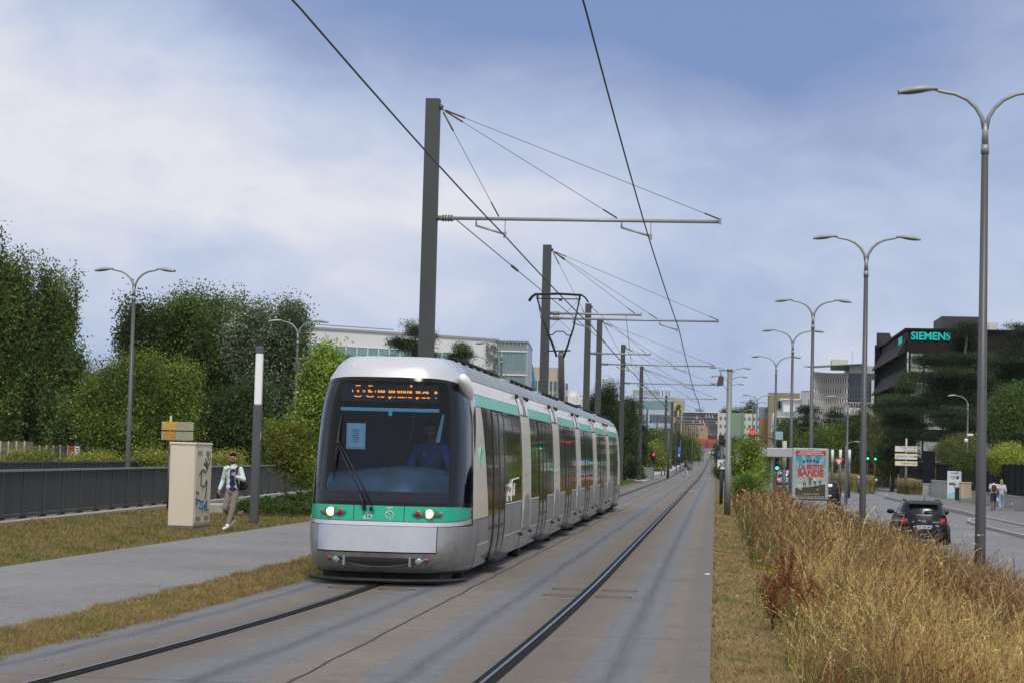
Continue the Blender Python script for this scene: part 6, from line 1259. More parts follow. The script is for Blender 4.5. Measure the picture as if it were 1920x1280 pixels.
def car(name, label, loc, rz, prof, paint, roofz, wheels=(.72, 3.32), wr=.32, belt=1.0, glasstop=1.38, tail='block', lit=False, plate=None, rails=False, cat='car', detail=True, Lf=4.16, cladd=True, rearwin=(1.04, 1.30)):
    C = Car(prof); t = thing(name, label, cat, loc, rz); b = MB().use(paint); zs = [r_[0] for r_ in prof]; dz = []
    for a_, b_ in zip(zs[:-1], zs[1:]): dz += list(np.linspace(a_, b_, 4))[:-1]
    dz.append(zs[-1]); b.smooth = True; aa = np.linspace(-math.pi, math.pi, 73)[:-1]; rows = [[C.S(z, a) for a in aa] for z in dz]; b.grid(rows, True); b.add([tuple(p) for p in rows[-1]], [tuple(range(72))]); b.use(RBLK, False); b.add([tuple(p) for p in rows[0]], [tuple(range(71, -1, -1))]); b.build('body', None, t)
    S = lambda z, a: C.S(z, a)
    def pt(nm, m_, z0, z1, f0, f1, off=.006, nz=6, na=10, par=None):
        g_ = MB().use(m_); g_.patch(S, z0, z1, nz, f0, f1, na, -off); return g_.build(nm, None, par or t)
    # glazing
    w_ = lambda z: C.at(z)[0]
    pt('rear_window', CGL, rearwin[0], rearwin[1], lambda z: C.ax(-w_(z)*.80)(z), lambda z: C.ax(w_(z)*.80)(z))
    fw = lambda z: C.ax(w_(z)*.84, False)(z); fw2 = lambda z: C.ax(-w_(z)*.84, False)(z)
    pt('windscreen', CGL, belt+.06, glasstop-.02, fw, fw2)
    for sg in (-1, 1):
        for q0, q1 in ((.20, .52), (.545, .86)):
            def yf(q): return lambda z: C.ay(C.at(z)[1]+(C.at(z)[2]-C.at(z)[1])*q, sg)(z)
            f0, f1 = (yf(q0), yf(q1)) if sg > 0 else (yf(q1), yf(q0)); pt('side_window', CGL, belt+.03, glasstop-.03, f0, f1, .005, 5, 6)
        # tail lights
        mm_ = TLB if lit else TLR
        xi, xo = ((.52, .855) if tail == 'block' else (.66, .86))
        if tail == 'block': f0, f1 = (C.ax(xi), C.ax(.86)); z0, z1 = .72, .88
        else: z0, z1 = .72, 1.40
        hi = (lambda z: C.ax(min(w_(z)*.995, .99*w_(z)))(z))
        lo = (lambda z: C.ax(xi)(z)) if tail == 'block' else (lambda z: C.ax(w_(z)*.84)(z))
        if sg > 0: pt('tail_light', mm_, z0, z1, lo, hi, .010, 6, 6)
        else: pt('tail_light', mm_, z0, z1, (lambda z: C.ax(-w_(z)*.99)(z)), ((lambda z: C.ax(-xi)(z)) if tail == 'block' else (lambda z: C.ax(-w_(z)*.84)(z))), .010, 6, 6)
        for wy in wheels:
            ar = MB().use(RBLK); X = sg*C.at(.45)[0]; ar.cyl((X-.10*sg, wy, wr), (X+.004*sg, wy, wr+.01), wr*1.20, 28); ar.build('wheel_arch', None, t)
            W_ = MB().use(TYRE); W_.cyl((sg*(C.at(.45)[0]-.20), wy, wr), (sg*(C.at(.45)[0]+.012), wy, wr), wr, 28); wo_ = W_.build('wheel', None, t)
            W_ = MB().use(RIM); X = sg*(C.at(.45)[0]+.013); W_.cyl((X-.01*sg, wy, wr), (X+.008*sg, wy, wr), wr*.62, 20); W_.use(TYRE)
            for k in range(5): a = k*math.tau/5; W_.ell((X+.008*sg, wy+.34*wr*math.cos(a), wr+.34*wr*math.sin(a)), (.004, .10*wr, .10*wr), 8, 6)
            W_.build('rim', None, wo_)
        yw = C.at(belt+.05)[2]-.45; mr_ = MB().use(paint); mr_.ell((sg*(w_(belt)+.12), yw, belt+.05), (.13, .07, .085), 12, 8); mr_.use(RBLK); mr_.tube([(sg*(w_(belt)-.03), yw+.02, belt), (sg*(w_(belt)+.08), yw+.02, belt+.03)], .025, 6); mr_.build('door_mirror', None, t)
        fl = MB().use(mat('car_lamp_clear', (.5, .52, .55), .1, coat=.4)); g_ = MB()
        f0 = lambda z: C.ax(sg*w_(z)*(.60 if sg > 0 else .95), False)(z); f1 = lambda z: C.ax(sg*w_(z)*(.95 if sg > 0 else .60), False)(z)
        pt('headlight', M['car_lamp_clear'], .62, .74, (f1 if sg > 0 else f0), (f0 if sg > 0 else f1), .008, 3, 5)
        if rails: q = MB().use(RBLK, True); x = .56*sg; q.tube([(x, .55, roofz-.06), (x, .64, roofz+.012), (x*.97, 1.9, roofz+.022), (x*.95, 2.0, roofz-.01)], .022, 8); q.build('roof_rail', None, t)
    if cladd:
        q = pt('rear_bumper', mat('car_plastic', (.028, .028, .03), .6), .26, .46, lambda z: C.ax(-w_(z)*.97)(z), lambda z: C.ax(w_(z)*.97)(z), .018, 4, 14)
    if detail:
        y_ = C.at(.60)[1]-.022; q = MB().use(PLT); q.bbox((-.26, y_, .555), (.26, y_+.02, .665), .004); q.use(PBL); q.box((-.258, y_-.002, .557), (-.215, y_, .663)); q.box((.215, y_-.002, .557), (.258, y_, .663)); pn_ = q.build('number_plate', None, t)
        if plate: text_mesh('lettering', plate, .105, RBLK, pn_, Matrix.Translation((0, y_-.003, .61)), .0008, .002, xs=.78)
    return t
P1 = [(.20,.74,.24,3.95,4.2), (.30,.84,.06,4.10,4), (.45,.885,.0,4.15,3.6), (.62,.89,.02,4.16,3.4), (.80,.88,.06,4.08,3.3), (.93,.85,.11,3.85,3.3), (1.0,.81,.14,3.2,3.4), (1.06,.775,.18,2.98,3.6), (1.25,.695,.30,2.55,3.8), (1.38,.635,.40,2.22,4.2), (1.44,.58,.42,2.05,4.4), (1.475,.46,.56,1.85,3.6), (1.485,.25,.8,1.6,3)]
BKP = mat('car_black_paint', (.006, .007, .012), .28, spec=.3, var=.2, vs=1)
c1 = car('parked_car', 'black hatchback with roof rails and a white number plate, nearest car on the road', (6.93, 66.0, ROADZ+.005), R(-1.0), P1, BKP, 1.47, tail='block', plate='FZ-544-LM', rails=True)
c1.name = 'hatchback_car'
q = MB().use(mat('badge_chrome', (.6, .6, .62), .25, metal=.8)); C_ = Car(P1)
for dz_ in (0, .045): yb = C_.at(.80)[1]-.012; q.prism([(-.065, yb, .755+dz_), (0, yb, .805+dz_), (.065, yb, .755+dz_), (.065, yb, .738+dz_), (0, yb, .788+dz_), (-.065, yb, .738+dz_)], (0, .006, 0))
q.build('rear_badge', None, c1); text_mesh('lettering', 'CACTUS', .055, PLT, c1, Matrix.Translation((.38, C_.at(.77)[1]-.01, .775)), .001, .001); text_mesh('lettering', 'C4', .05, PLT, c1, Matrix.Translation((-.36, C_.at(.77)[1]-.005, .775)), .001, .001)
q = MB().use(RBLK); q.prism([(-.62, .20, 1.355), (.62, .20, 1.355), (.60, .42, 1.425), (-.60, .42, 1.425)], (0, 0, .022)); q.build('spoiler', None, c1)
q = MB().use(RBLK, True); q.tube([(.02, .42, 1.47), (.06, .30, 1.87)], .006, 5); q.tube([(.02, .42, 1.46), (.03, .40, 1.54)], .014, 6); q.build('antenna', None, c1)
q = MB().use(RBLK); q.prism([(0, .135, 1.085), (.30, .15, 1.10), (.30, .155, 1.13), (.16, .16, 1.16), (0, .16, 1.15)], (0, -.02, 0)); q.build('rear_wiper', None, c1)
P2 = [(.20,.72,.16,3.7,4), (.32,.80,.03,3.85,4), (.55,.84,.0,3.88,3.6), (.75,.84,.03,3.8,3.4), (.92,.82,.08,3.5,3.4), (1.0,.80,.11,3.1,3.6), (1.15,.76,.17,2.75,3.8), (1.35,.69,.27,2.3,4), (1.46,.62,.36,2.05,4), (1.51,.48,.5,1.85,3.4), (1.525,.25,.8,1.5,3)]
c2 = car('hatchback_car', 'small black hatchback with tall red lights on its rear pillars, beside the film poster', (7.10, 125, ROADZ+.005), 0, P2, BKP, 1.5, (.62, 3.15), .30, 1.0, 1.42, 'pillar', plate='', rearwin=(1.03, 1.34))
SVP = mat('car_silver_blue', (.26, .31, .38), .25, metal=.5, coat=.5)
c3 = car('estate_car', 'silver-blue car with lit brake lights waiting under the grey hood', (7.15, 205, ROADZ+zp(205)+.005), 0, P2, SVP, 1.5, (.62, 3.15), .30, 1.0, 1.42, 'block', lit=True, plate='', rearwin=(1.03, 1.34))
CWP = mat('car_white_paint', (.66, .68, .70), .25, coat=.5)
c4 = car('saloon_car', 'white car crossing the tram lanes sideways near the hill top', (-.2, 660, zp(660)+.01), R(90), P1, CWP, 1.47, detail=False)
c4.location.x = 1.8
PV = [(r_[0]*1.30, r_[1]*1.04, r_[2], r_[3]*1.02, r_[4]) for r_ in P1]
YLP = mat('car_yellow_paint', (.58, .62, .02), .3, coat=.4)
c5 = car('yellow_van', 'bright yellow van in the side street behind the direction panels', (25.3, 226, -.70), R(90), PV, YLP, 1.92, belt=1.28, glasstop=1.80, detail=False, wheels=(.8, 3.35), wr=.36, rearwin=(1.35, 1.7), cat='van')
g_ = MB().use(CWP)
# bus
t = thing('city_bus', 'white bus front with a dark windscreen standing behind the yellow van', 'bus', (22.1, 240, -.70)); PB1 = [(.30,1.10,.10,11.9,9), (.45,1.25,.0,12,9), (1.1,1.27,.0,12,9), (2.6,1.24,.10,11.9,9), (3.05,1.18,.25,11.8,8), (3.2,1.0,.5,11.5,6)]
C = Car(PB1); b = MB().use(mat('bus_white', (.55, .58, .62), .3, coat=.3)); b.smooth = True; aa = np.linspace(-math.pi, math.pi, 73)[:-1]; rows = [[C.S(z, a) for a in aa] for z in (.3, .45, .8, 1.1, 1.8, 2.6, 2.9, 3.05, 3.15, 3.2)]; b.grid(rows, True); b.add([tuple(p) for p in rows[-1]], [tuple(range(72))]); b.build('body', None, t)
def bpt(nm, m_, z0, z1, f0, f1, off=.01): g_ = MB().use(m_); g_.patch(C.S, z0, z1, 4, f0, f1, 12, -off); g_.build(nm, None, t)
bpt('windscreen', CGL, 1.0, 2.45, C.ax(-1.12), C.ax(1.12)); bpt('destination_display', mat('bus_disp', (.02, .025, .03), .3), 2.55, 2.85, C.ax(-.9), C.ax(.9))
for sg in (-1, 1):
    f0, f1 = (C.ay(.6, sg), C.ay(11.4, sg)) if sg > 0 else (C.ay(11.4, sg), C.ay(.6, sg)); bpt('side_window', CGL, 1.15, 2.5, f0, f1)
    q = MB().use(M['car_lamp_clear']); q.ell((sg*.85, .0, .75), (.17, .05, .10)); q.build('headlight', None, t); q = MB().use(RBLK); q.bbox((sg*1.45-.1, -.25, 1.5), (sg*1.45+.1, -.12, 2.1), .03); q.tube([(sg*1.2, .1, 2.4), (sg*1.45, -.2, 2.1)], .02, 6); q.build('door_mirror', None, t)
    for wy in (2.6, 9.0): q = MB().use(TYRE); q.cyl((sg*.95, wy, .48), (sg*1.28, wy, .48), .48, 24); q.build('wheel', None, t)
q = MB().use(mat('bus_bumper', (.12, .13, .15), .5)); q.bbox((-1.15, -.04, .32), (1.15, .1, .6), .04); q.build('bumper', None, t)
# ================================================================ TREES AND SHRUBS
BARK = mat('bark', (.085, .066, .05), .95, var=.35, vs=5, bump=.6, bs=12); BIRB = mat('bark_pale', (.20, .18, .16), .9, var=.5, vs=6)
NEED = mat('needles', (1, 1, 1), .85, attr='Col', trans=.12, spec=.06)
def tree(name, label, X, Y, z, blobs, cols, ncl, nlf, ls, cr, style='leaf', trunk=.22, cat='tree', group=None, seed=1, bark=None, fill=.34, asp=.55):
    """blobs: (dx, dy, zc, rx, ry, rz) ellipsoids of the crown; clumps of blades fill them, limbs reach the clumps"""
    g = np.random.default_rng(seed); t = thing(name, label, cat, (X, Y, z), 0, group); bl = np.array(blobs, float); w = bl[:, 3]*bl[:, 4]*bl[:, 5]; w = w/w.sum()
    ncl = int(ncl*1.25); nlf = int(nlf*1.45); ls = ls*.74; k = g.choice(len(bl), ncl, p=w); d = rdir(ncl, g); r_ = g.random(ncl)**fill; C = bl[k, :3]+d*bl[k, 3:6]*r_[:, None]*(1+g.normal(0, .07, (ncl, 1)))
    C[:, 2] = np.maximum(C[:, 2], .25); m = MB().use(bark or BARK, True); zt = bl[:, 2].max()+bl[np.argmax(bl[:, 2]), 5]*.55
    tx, ty = bl[np.argmax(bl[:, 2]), :2]; tp = [(0, 0, -.1), (tx*.2+.05, ty*.2, zt*.3), (tx*.6-.05, ty*.6, zt*.65), (tx, ty, zt)]
    if cat == 'tree': m.tube(tp, [trunk, trunk*.8, trunk*.5, trunk*.12], 9)
    nl = min(ncl, 34 if cat == 'tree' else 12)
    for i in range(nl):
        c = C[i]; hh = max(.12, min(zt*.9, c[2]*(.55 if style != 'cedar' else .95)-.1)); f = hh/zt; b0 = Vector((tx*f, ty*f, hh)); e_ = Vector(c); mid = b0.lerp(e_, .5)+Vector((0, 0, .12*(e_-b0).length*(1 if style == 'leaf' else .2))); rr = trunk*.32
        m.tube([b0, mid, e_], [rr, rr*.6, rr*.15], 5)
    m.build('trunk', None, t)
    n = ncl*nlf; P_ = np.repeat(C, nlf, 0); N_ = np.clip(g.normal(0, 1, (n, 3)), -2.1, 2.1); sc_ = np.repeat(g.uniform(.6, 1.35, ncl), nlf)[:, None]
    if style == 'cedar': N_ *= np.array([1.2, 1.2, .34]);  
    elif style == 'pine': N_ *= np.array([.9, .9, .55])
    elif style == 'weep': N_ *= np.array([.55, .55, 1.5]); N_[:, 2] -= .5
    elif style == 'poplar': N_ *= np.array([.7, .7, 1.1])
    P_ = P_+N_*cr*sc_; P_[:, 2] = np.maximum(P_[:, 2], .03)
    cs = np.array(cols, float); ci = g.integers(0, len(cs), ncl); cc = cs[ci]*1.75*(g.uniform(.55, 1.55, (ncl, 1)))*g.uniform(.62, 1.42, (len(bl), 1))[k]; CC = np.repeat(cc, nlf, 0)*g.uniform(.80, 1.22, (n, 1))*(1+g.uniform(-.08, .08, (n, 3)))
    V, F, Q = leaves(P_, ls*g.uniform(.6, 1.4, n), np.clip(CC, 0, 1), asp, .45 if style == 'weep' else None, g)
    bulk('crown', V, F, Q, LEAF if style in ('leaf', 'weep', 'poplar') else NEED, t); return t
def pxtree(name, label, px0, px1, ytop, ybot, Y, gz0, cols, ncl, nlf, ls, cr, style='leaf', shape='round', **k):
    """crown fitted between two photograph columns and rows at street distance Y"""
    pc = (px0+px1)/2; a = at(px0, (ytop+ybot)/2, Y); b = at(px1, (ytop+ybot)/2, Y); top = at(pc, ytop, Y).z-gz0; bot = at(pc, ybot, Y).z-gz0; X = (a.x+b.x)/2; w = max(.5, abs(b.x-a.x)/2-cr*.7); top -= cr*.9; h = (top-bot)/2; zc = (top+bot)/2
    s = k.get('seed', 1); g = random.Random(s); bl = []
    if shape == 'round':
        bl = [(0, 0, zc-.05*h, w*.78, w*.7, h*.78)]
        for i in range(15): a_ = i*2.4+g.uniform(-.4, .4); q = g.uniform(.42, .78); e_ = -.75+1.5*((i*.618) % 1); bl.append((w*q*math.cos(a_)*math.sqrt(max(.40, 1-e_*e_*.55)), w*q*math.sin(a_)*.8, zc+h*e_, w*g.uniform(.20, .36), w*.34, h*g.uniform(.16, .30)))
    elif shape == 'dome':
        bl = [(0, 0, zc, w*.7, w*.7, h*.75)]
        for i, fz in enumerate((-.62, -.15, .28, .62)):
            for fx in ((-.66, -.2, .25, .66) if fz < .5 else (-.55, -.12, .34, .60)): bl.append((w*(fx+g.uniform(-.08, .08)), g.uniform(-.45, .45)*w, zc+h*(fz+g.uniform(-.10, .10)), w*g.uniform(.24, .40), w*.36, h*g.uniform(.20, .34)))
    elif shape == 'cone':
        for i in range(7): f = i/6; r_ = w*(1-f)**.8*.95+.15*w; bl.append((g.uniform(-.1, .1)*w, g.uniform(-.1, .1)*w, bot+(top-bot)*(.06+.88*f), r_, r_, h*.16))
    elif shape == 'tiers':
        for i in range(22): f = i/21; r_ = w*(.55+.45*math.sin(math.pi*(.2+.75*(1-f))))*(1 if f < .80 else .42); q = g.uniform(.38, .8); bl.append(((.22*w if f > .72 else 0)+g.uniform(-1, 1)*(r_-r_*q), g.uniform(-.4, .4)*w, bot+(top-bot)*(.04+.92*f)+g.uniform(-.04, .04)*h, r_*q, r_*.6, h*g.uniform(.05, .11)))
    elif shape == 'columns':
        for i in range(6): f = (i+.5)/6; hh = h*g.uniform(.78, 1.0)*(1-.18*abs(f-.5)*2); bl.append((w*(2*f-1)*.85, g.uniform(-.4, .4)*w, bot+hh, w*.27, w*.4, hh*.98))
    elif shape == 'sparse':
        for i in range(13): f = i/12; bl.append((g.uniform(-.7, .7)*w*(1-.5*f), g.uniform(-.5, .5)*w, bot+(top-bot)*(.1+.8*f), w*g.uniform(.22, .42), w*.35, h*.12))
    return tree(name, label, X, Y, gz0, bl, cols, ncl, nlf, ls, cr, style, **k)
DKG = [(.036, .056, .020), (.05, .076, .024), (.030, .046, .02)]; MIDG = [(.06, .095, .025), (.08, .115, .03), (.045, .075, .02)]; YLG = [(.11, .145, .028), (.15, .165, .035), (.075, .105, .02)]; PPG = [(.06, .085, .035), (.045, .068, .028)]; LTG = [(.12, .18, .035), (.16, .21, .045), (.09, .14, .03)]; PNG = [(.013, .023, .013), (.021, .034, .017), (.030, .043, .020)]
pxtree('birch_tree', 'tall weeping birch at the far left edge', -170, 60, 392, 860, 98, -.7, [(.065, .095, .028), (.095, .125, .035), (.045, .07, .02)], 520, 95, .21, .42, 'weep', 'dome', seed=3, trunk=.3, bark=BIRB, fill=.55)
pxtree('birch_tree', 'weeping birch with ragged hanging twigs against the sky, second from the left edge', -55, 170, 458, 860, 101, -.7, [(.06, .088, .028), (.08, .11, .032), (.045, .068, .022)], 600, 95, .20, .40, 'weep', 'dome', seed=8, trunk=.25, bark=BIRB, fill=.6)
pxtree('broadleaf_tree', 'dark tree filling the shade behind the birches above the mesh fence', 20, 170, 640, 870, 108, -.7, DKG, 260, 90, .22, .55, seed=12)
pxtree('broadleaf_tree', 'rounded yellow-green tree left of the lone left street lamp', 138, 305, 650, 868, 94, -.7, YLG+MIDG, 420, 100, .17, .42, seed=5)
pxtree('broadleaf_tree', 'rounded yellow-green tree right of the lone left street lamp', 262, 378, 655, 868, 97, -.7, YLG+MIDG[:1], 300, 100, .17, .40, seed=6)
pxtree('poplar_tree', 'dark poplar group with upright twigs, left half of the big clump', 206, 420, 535, 860, 112, -.7, MIDG+PPG, 620, 100, .22, .50, 'poplar', 'dome', seed=9, trunk=.3, fill=.5)
pxtree('poplar_tree', 'tallest green poplar in the middle of the big clump', 300, 505, 522, 860, 116, -.7, MIDG+PPG, 560, 100, .22, .50, 'poplar', 'dome', seed=19, trunk=.3, fill=.5)
pxtree('poplar_tree', 'silvery-leaved poplar at the right end of the big clump', 405, 596, 526, 860, 113, -.7, [(.09, .115, .075), (.05, .08, .035), (.14, .16, .12), (.04, .06, .025)], 460, 100, .21, .48, 'poplar', 'dome', seed=10, trunk=.3, fill=.5)
pxtree('broadleaf_tree', 'dark tree below the silvery poplar behind the walking man', 370, 520, 700, 880, 100, -.7, DKG, 260, 90, .20, .5, seed=13)
pxtree('young_tree', 'feathery light green tree just left of the tram roof', 548, 655, 632, 850, 62, -.3, LTG+YLG[:1], 230, 70, .13, .26, shape='sparse', seed=14, trunk=.09, fill=.6)
pxtree('broadleaf_tree', 'mid green tree low behind the feathery one', 540, 640, 740, 900, 70, -.3, YLG+MIDG, 200, 80, .13, .32, seed=24, trunk=.1)
pxtree('small_tree', 'small orange-tipped green tree with a thin pale trunk over the ivy', 468, 612, 786, 905, 58, -.25, [(.085, .115, .022), (.13, .135, .025), (.07, .10, .02), (.12, .12, .025)], 150, 60, .10, .20, shape='sparse', seed=15, trunk=.06, bark=BIRB, fill=.5)
# hedge along the sunken road and ivy bank
for i, (p0, p1) in enumerate(((-10, 120), (110, 240), (230, 350), (345, 470))):
    pxtree('hedge_shrub', ['bushy green shrub over the barrier at the left edge', 'low yellow-green shrub below the mesh fence end', 'low yellowish shrub at the foot of the lone left lamp', 'low shrub behind the beige cabinet and walking man'][i], p0, p1, 848 if i else 842, 880, 84, -.6, [(.10, .13, .03), (.17, .15, .035), (.08, .11, .025)], 130, 70, .11, .22, cat='shrub', group='shrubs over the barrier', seed=30+i, trunk=.03)
x, y = rng.uniform(-13.8, -10.2, 26000), rng.uniform(54, 78, 26000); hh = .45*np.clip(np.minimum((x+14)*1.2, (-10.1-x)*1.6)+.2, .1, 1)*(.6+.6*fnoise(x, y, 1.1, 4)); x = x-(y-54)*.06
V_, F_, C_2 = leaves(np.stack([x, y, -.15+hh*rng.random(26000)**.4], 1), np.full(26000, .09), jit((.06, .105, .025), 26000, .4), .8); tag(bulk('ivy_cover', V_, F_, C_2, LEAF), 'low bank of ivy leaves behind the walking man', 'ground cover', kind='stuff')
# pines behind the tram and by the track
pxtree('pine_tree', 'irregular pine with open branches behind the nearest mast, over the white building', 690, 852, 592, 780, 128, -.5, PNG+[(.05, .06, .025)], 150, 150, .17, .34, 'pine', 'sparse', seed=41, trunk=.16, fill=.6, asp=.3)
pxtree('pine_tree', 'smaller sprawling pine left of the nearest mast', 655, 760, 648, 780, 120, -.5, PNG, 110, 130, .17, .34, 'pine', 'round', seed=42, trunk=.14, fill=.6, asp=.3)
pxtree('pine_tree', 'young pine with upright candles right of the nearest mast', 828, 898, 628, 760, 112, -.5, PNG+[(.05, .075, .03)], 80, 130, .15, .26, 'pine', 'sparse', seed=43, trunk=.1, fill=.6, asp=.3)
pxtree('broadleaf_tree', 'rounded green tree top under the white office lettering', 872, 938, 688, 790, 118, -.5, DKG+MIDG, 110, 80, .17, .36, seed=44)
pxtree('pine_tree', 'small pine top between tram roof and the second mast', 958, 990, 706, 800, 150, -.4, PNG, 50, 120, .16, .3, 'pine', 'cone', seed=45, trunk=.1, asp=.3)
pxtree('pine_tree', 'dense dark pine beside the tram tail, tallest of the trackside pines', 1082, 1172, 696, 905, 142, -.2, PNG+[(.045, .06, .022)], 420, 150, .18, .42, 'pine', 'round', seed=46, trunk=.25, fill=.5, asp=.35)
pxtree('pine_tree', 'dark trackside pine immediately right of the tram tail', 1138, 1200, 722, 900, 152, -.2, PNG+[(.045, .06, .022)], 280, 140, .19, .42, 'pine', 'round', seed=47, trunk=.22, fill=.5, asp=.35)
pxtree('pine_tree', 'dark pine reaching toward the thin masts past the tram tail', 1160, 1215, 770, 890, 172, -.1, PNG, 200, 130, .2, .45, 'pine', 'round', seed=48, trunk=.22, fill=.5, asp=.35)
pxtree('shrub', 'small round shrub at the foot of the trackside pines', 1185, 1204, 876, 900, 165, 0, DKG+YLG[:1], 60, 60, .16, .22, cat='shrub', seed=49, trunk=.03)
for i, (p0, p1, t0, Y, c, lb) in enumerate(((1196, 1240, 800, 270, MIDG, 'avenue tree left of the green-lit signal'), (1228, 1262, 796, 300, DKG+MIDG, 'avenue tree in front of the white office block'), (1240, 1284, 800, 330, DKG, 'dark avenue tree below the coloured panels'), (1205, 1246, 830, 240, YLG, 'yellowish small tree behind the grey cabinet'), (1268, 1300, 812, 360, MIDG, 'avenue tree right of the coloured panels'), (1292, 1312, 822, 420, MIDG+YLG, 'small far avenue tree by the orange building'))):
    pxtree('avenue_tree', lb, p0, p1, t0, 872-(i > 3)*10, Y, zp(Y)-.1, c, 150, 70, .3, .6, seed=60+i, trunk=.14, group='avenue trees on the left')
pxtree('avenue_tree', 'dark tree in the median behind the grey signal pole', 1340, 1394, 822, 872, 236, -.3, DKG, 200, 90, .22, .5, seed=70, trunk=.15)
pxtree('avenue_tree', 'green tree behind the 30 sign', 1352, 1400, 830, 880, 170, -.3, MIDG+YLG[:1], 150, 80, .18, .36, seed=71, trunk=.1)
pxtree('young_tree', 'light yellow-green young tree growing out of the median weeds', 1368, 1452, 812, 925, 82, -.25, LTG+YLG, 120, 42, .11, .22, shape='sparse', seed=72, trunk=.05, fill=.6)
pxtree('shrub', 'low green shrub at the base of the young median tree', 1375, 1430, 880, 940, 78, -.2, LTG+MIDG[:1], 110, 60, .10, .16, cat='shrub', seed=73, trunk=.03)
pxtree('shrub', 'dark low shrub at the lane edge beyond the 30 sign', 1342, 1362, 868, 892, 150, -.1, DKG, 60, 60, .14, .2, cat='shrub', seed=74, trunk=.03)
# far poplars over the flats
for i, (p0, p1, t0, Y) in enumerate(((1394, 1420, 745, 830), (1370, 1384, 764, 840), (1384, 1396, 765, 840), (1354, 1364, 766, 850), (1300, 1322, 766, 1150))): pxtree('poplar_tree', ['largest dark poplar above the white flats', 'left poplar top of the small trio above the flats', 'right poplar top of the small trio above the flats', 'tiny poplar top left of the trio', 'tree tops peeping over the black building'][i], p0, p1, t0, 800, Y, 4, DKG, 70, 70, .7, 1.4, 'poplar', seed=80+i, trunk=.3)
# right-hand background
RB = -.75
pxtree('conifer_tree', 'pointed dark conifer in front of the white balconies', 1482, 1546, 738, 862, 245, RB, PNG, 230, 130, .26, .6, 'cedar', 'cone', seed=90, trunk=.25, asp=.35)
pxtree('conifer_tree', 'pointed dark conifer in front of the curved office', 1530, 1600, 748, 862, 250, RB, PNG, 230, 130, .26, .6, 'cedar', 'cone', seed=91, trunk=.25, asp=.35)
pxtree('broadleaf_tree', 'green rounded tree left of the dark conifers', 1452, 1494, 776, 868, 235, RB, MIDG+DKG, 170, 90, .22, .5, seed=92)
pxtree('broadleaf_tree', 'lighter green tree below the pointed conifers behind the poster panel', 1496, 1566, 792, 880, 215, RB, MIDG+YLG[:1], 240, 90, .2, .45, seed=93)
pxtree('broadleaf_tree', 'tall light green tree behind the third lamp post', 1542, 1586, 780, 880, 222, RB, YLG+MIDG, 150, 90, .2, .45, seed=94)
pxtree('broadleaf_tree', 'wide dark tree mass left of the second lamp post', 1572, 1640, 770, 885, 228, RB, DKG, 280, 90, .22, .5, seed=95)
pxtree('pine_tree', 'umbrella pine in front of the dark glass wing', 1588, 1640, 752, 850, 234, RB, PNG, 130, 130, .24, .5, 'cedar', 'tiers', seed=96, trunk=.2, asp=.3)
pxtree('broadleaf_tree', 'thin olive tree between the second lamp post and the black office', 1612, 1664, 758, 900, 205, RB, [(.09, .10, .035), (.12, .12, .045)], 210, 70, .17, .4, seed=97, fill=.7)
pxtree('broadleaf_tree', 'olive green tree behind the direction panels', 1634, 1712, 800, 905, 196, RB, [(.065, .085, .03), (.085, .10, .03), (.05, .07, .02)], 280, 80, .18, .42, seed=98)
pxtree('cedar_tree', 'huge dark cedar with layered branches covering the black office front', 1690, 1884, 590, 860, 186, RB, PNG+[(.028, .042, .022)], 900, 170, .22, .50, 'cedar', 'tiers', seed=100, trunk=.42, fill=.6, asp=.3)
pxtree('cedar_tree', 'dark cedar at the right edge behind the nearest lamp post', 1822, 1975, 598, 850, 190, RB, PNG, 700, 160, .22, .50, 'cedar', 'tiers', seed=101, trunk=.4, fill=.6, asp=.3)
pxtree('cedar_tree', 'dark lower cedar filling the gap left of the huge one', 1632, 1750, 690, 870, 194, RB, PNG+DKG[:1], 520, 150, .22, .48, 'cedar', 'tiers', seed=102, trunk=.3, fill=.6, asp=.3)
pxtree('broadleaf_tree', 'leafy green tree at the right edge below the cedar', 1846, 1970, 698, 850, 140, RB, [(.045, .075, .022), (.065, .095, .026), (.035, .06, .018)], 420, 95, .17, .38, seed=103)
pxtree('broadleaf_tree', 'olive hedge tree above the bus shelter', 1745, 1850, 806, 880, 176, RB, [(.06, .075, .025), (.08, .09, .03)], 270, 80, .16, .36, seed=104)
pxtree('shrub', 'bright yellow-green shrub above the dark fence at the right edge', 1842, 1935, 826, 890, 128, RB, YLG+[(.2, .21, .04)], 190, 70, .12, .26, cat='shrub', seed=105, trunk=.04)
pxtree('shrub', 'dark green hedge above the dark fence right of the shelter', 1782, 1862, 836, 890, 150, RB, [(.05, .07, .02), (.07, .09, .025)], 200, 70, .14, .30, cat='shrub', seed=106, trunk=.04)
pxtree('shrub', 'rusty shrub behind the see-through railing', 1742, 1778, 876, 925, 166, RB, [(.22, .09, .03), (.12, .10, .03), (.06, .07, .025)], 110, 60, .14, .28, cat='shrub', seed=107, trunk=.03)
pxtree('shrub', 'dark bushes behind the two green signals', 1590, 1660, 850, 905, 205, RB, DKG+[(.12, .07, .03)], 220, 70, .18, .36, cat='shrub', seed=108, trunk=.03)
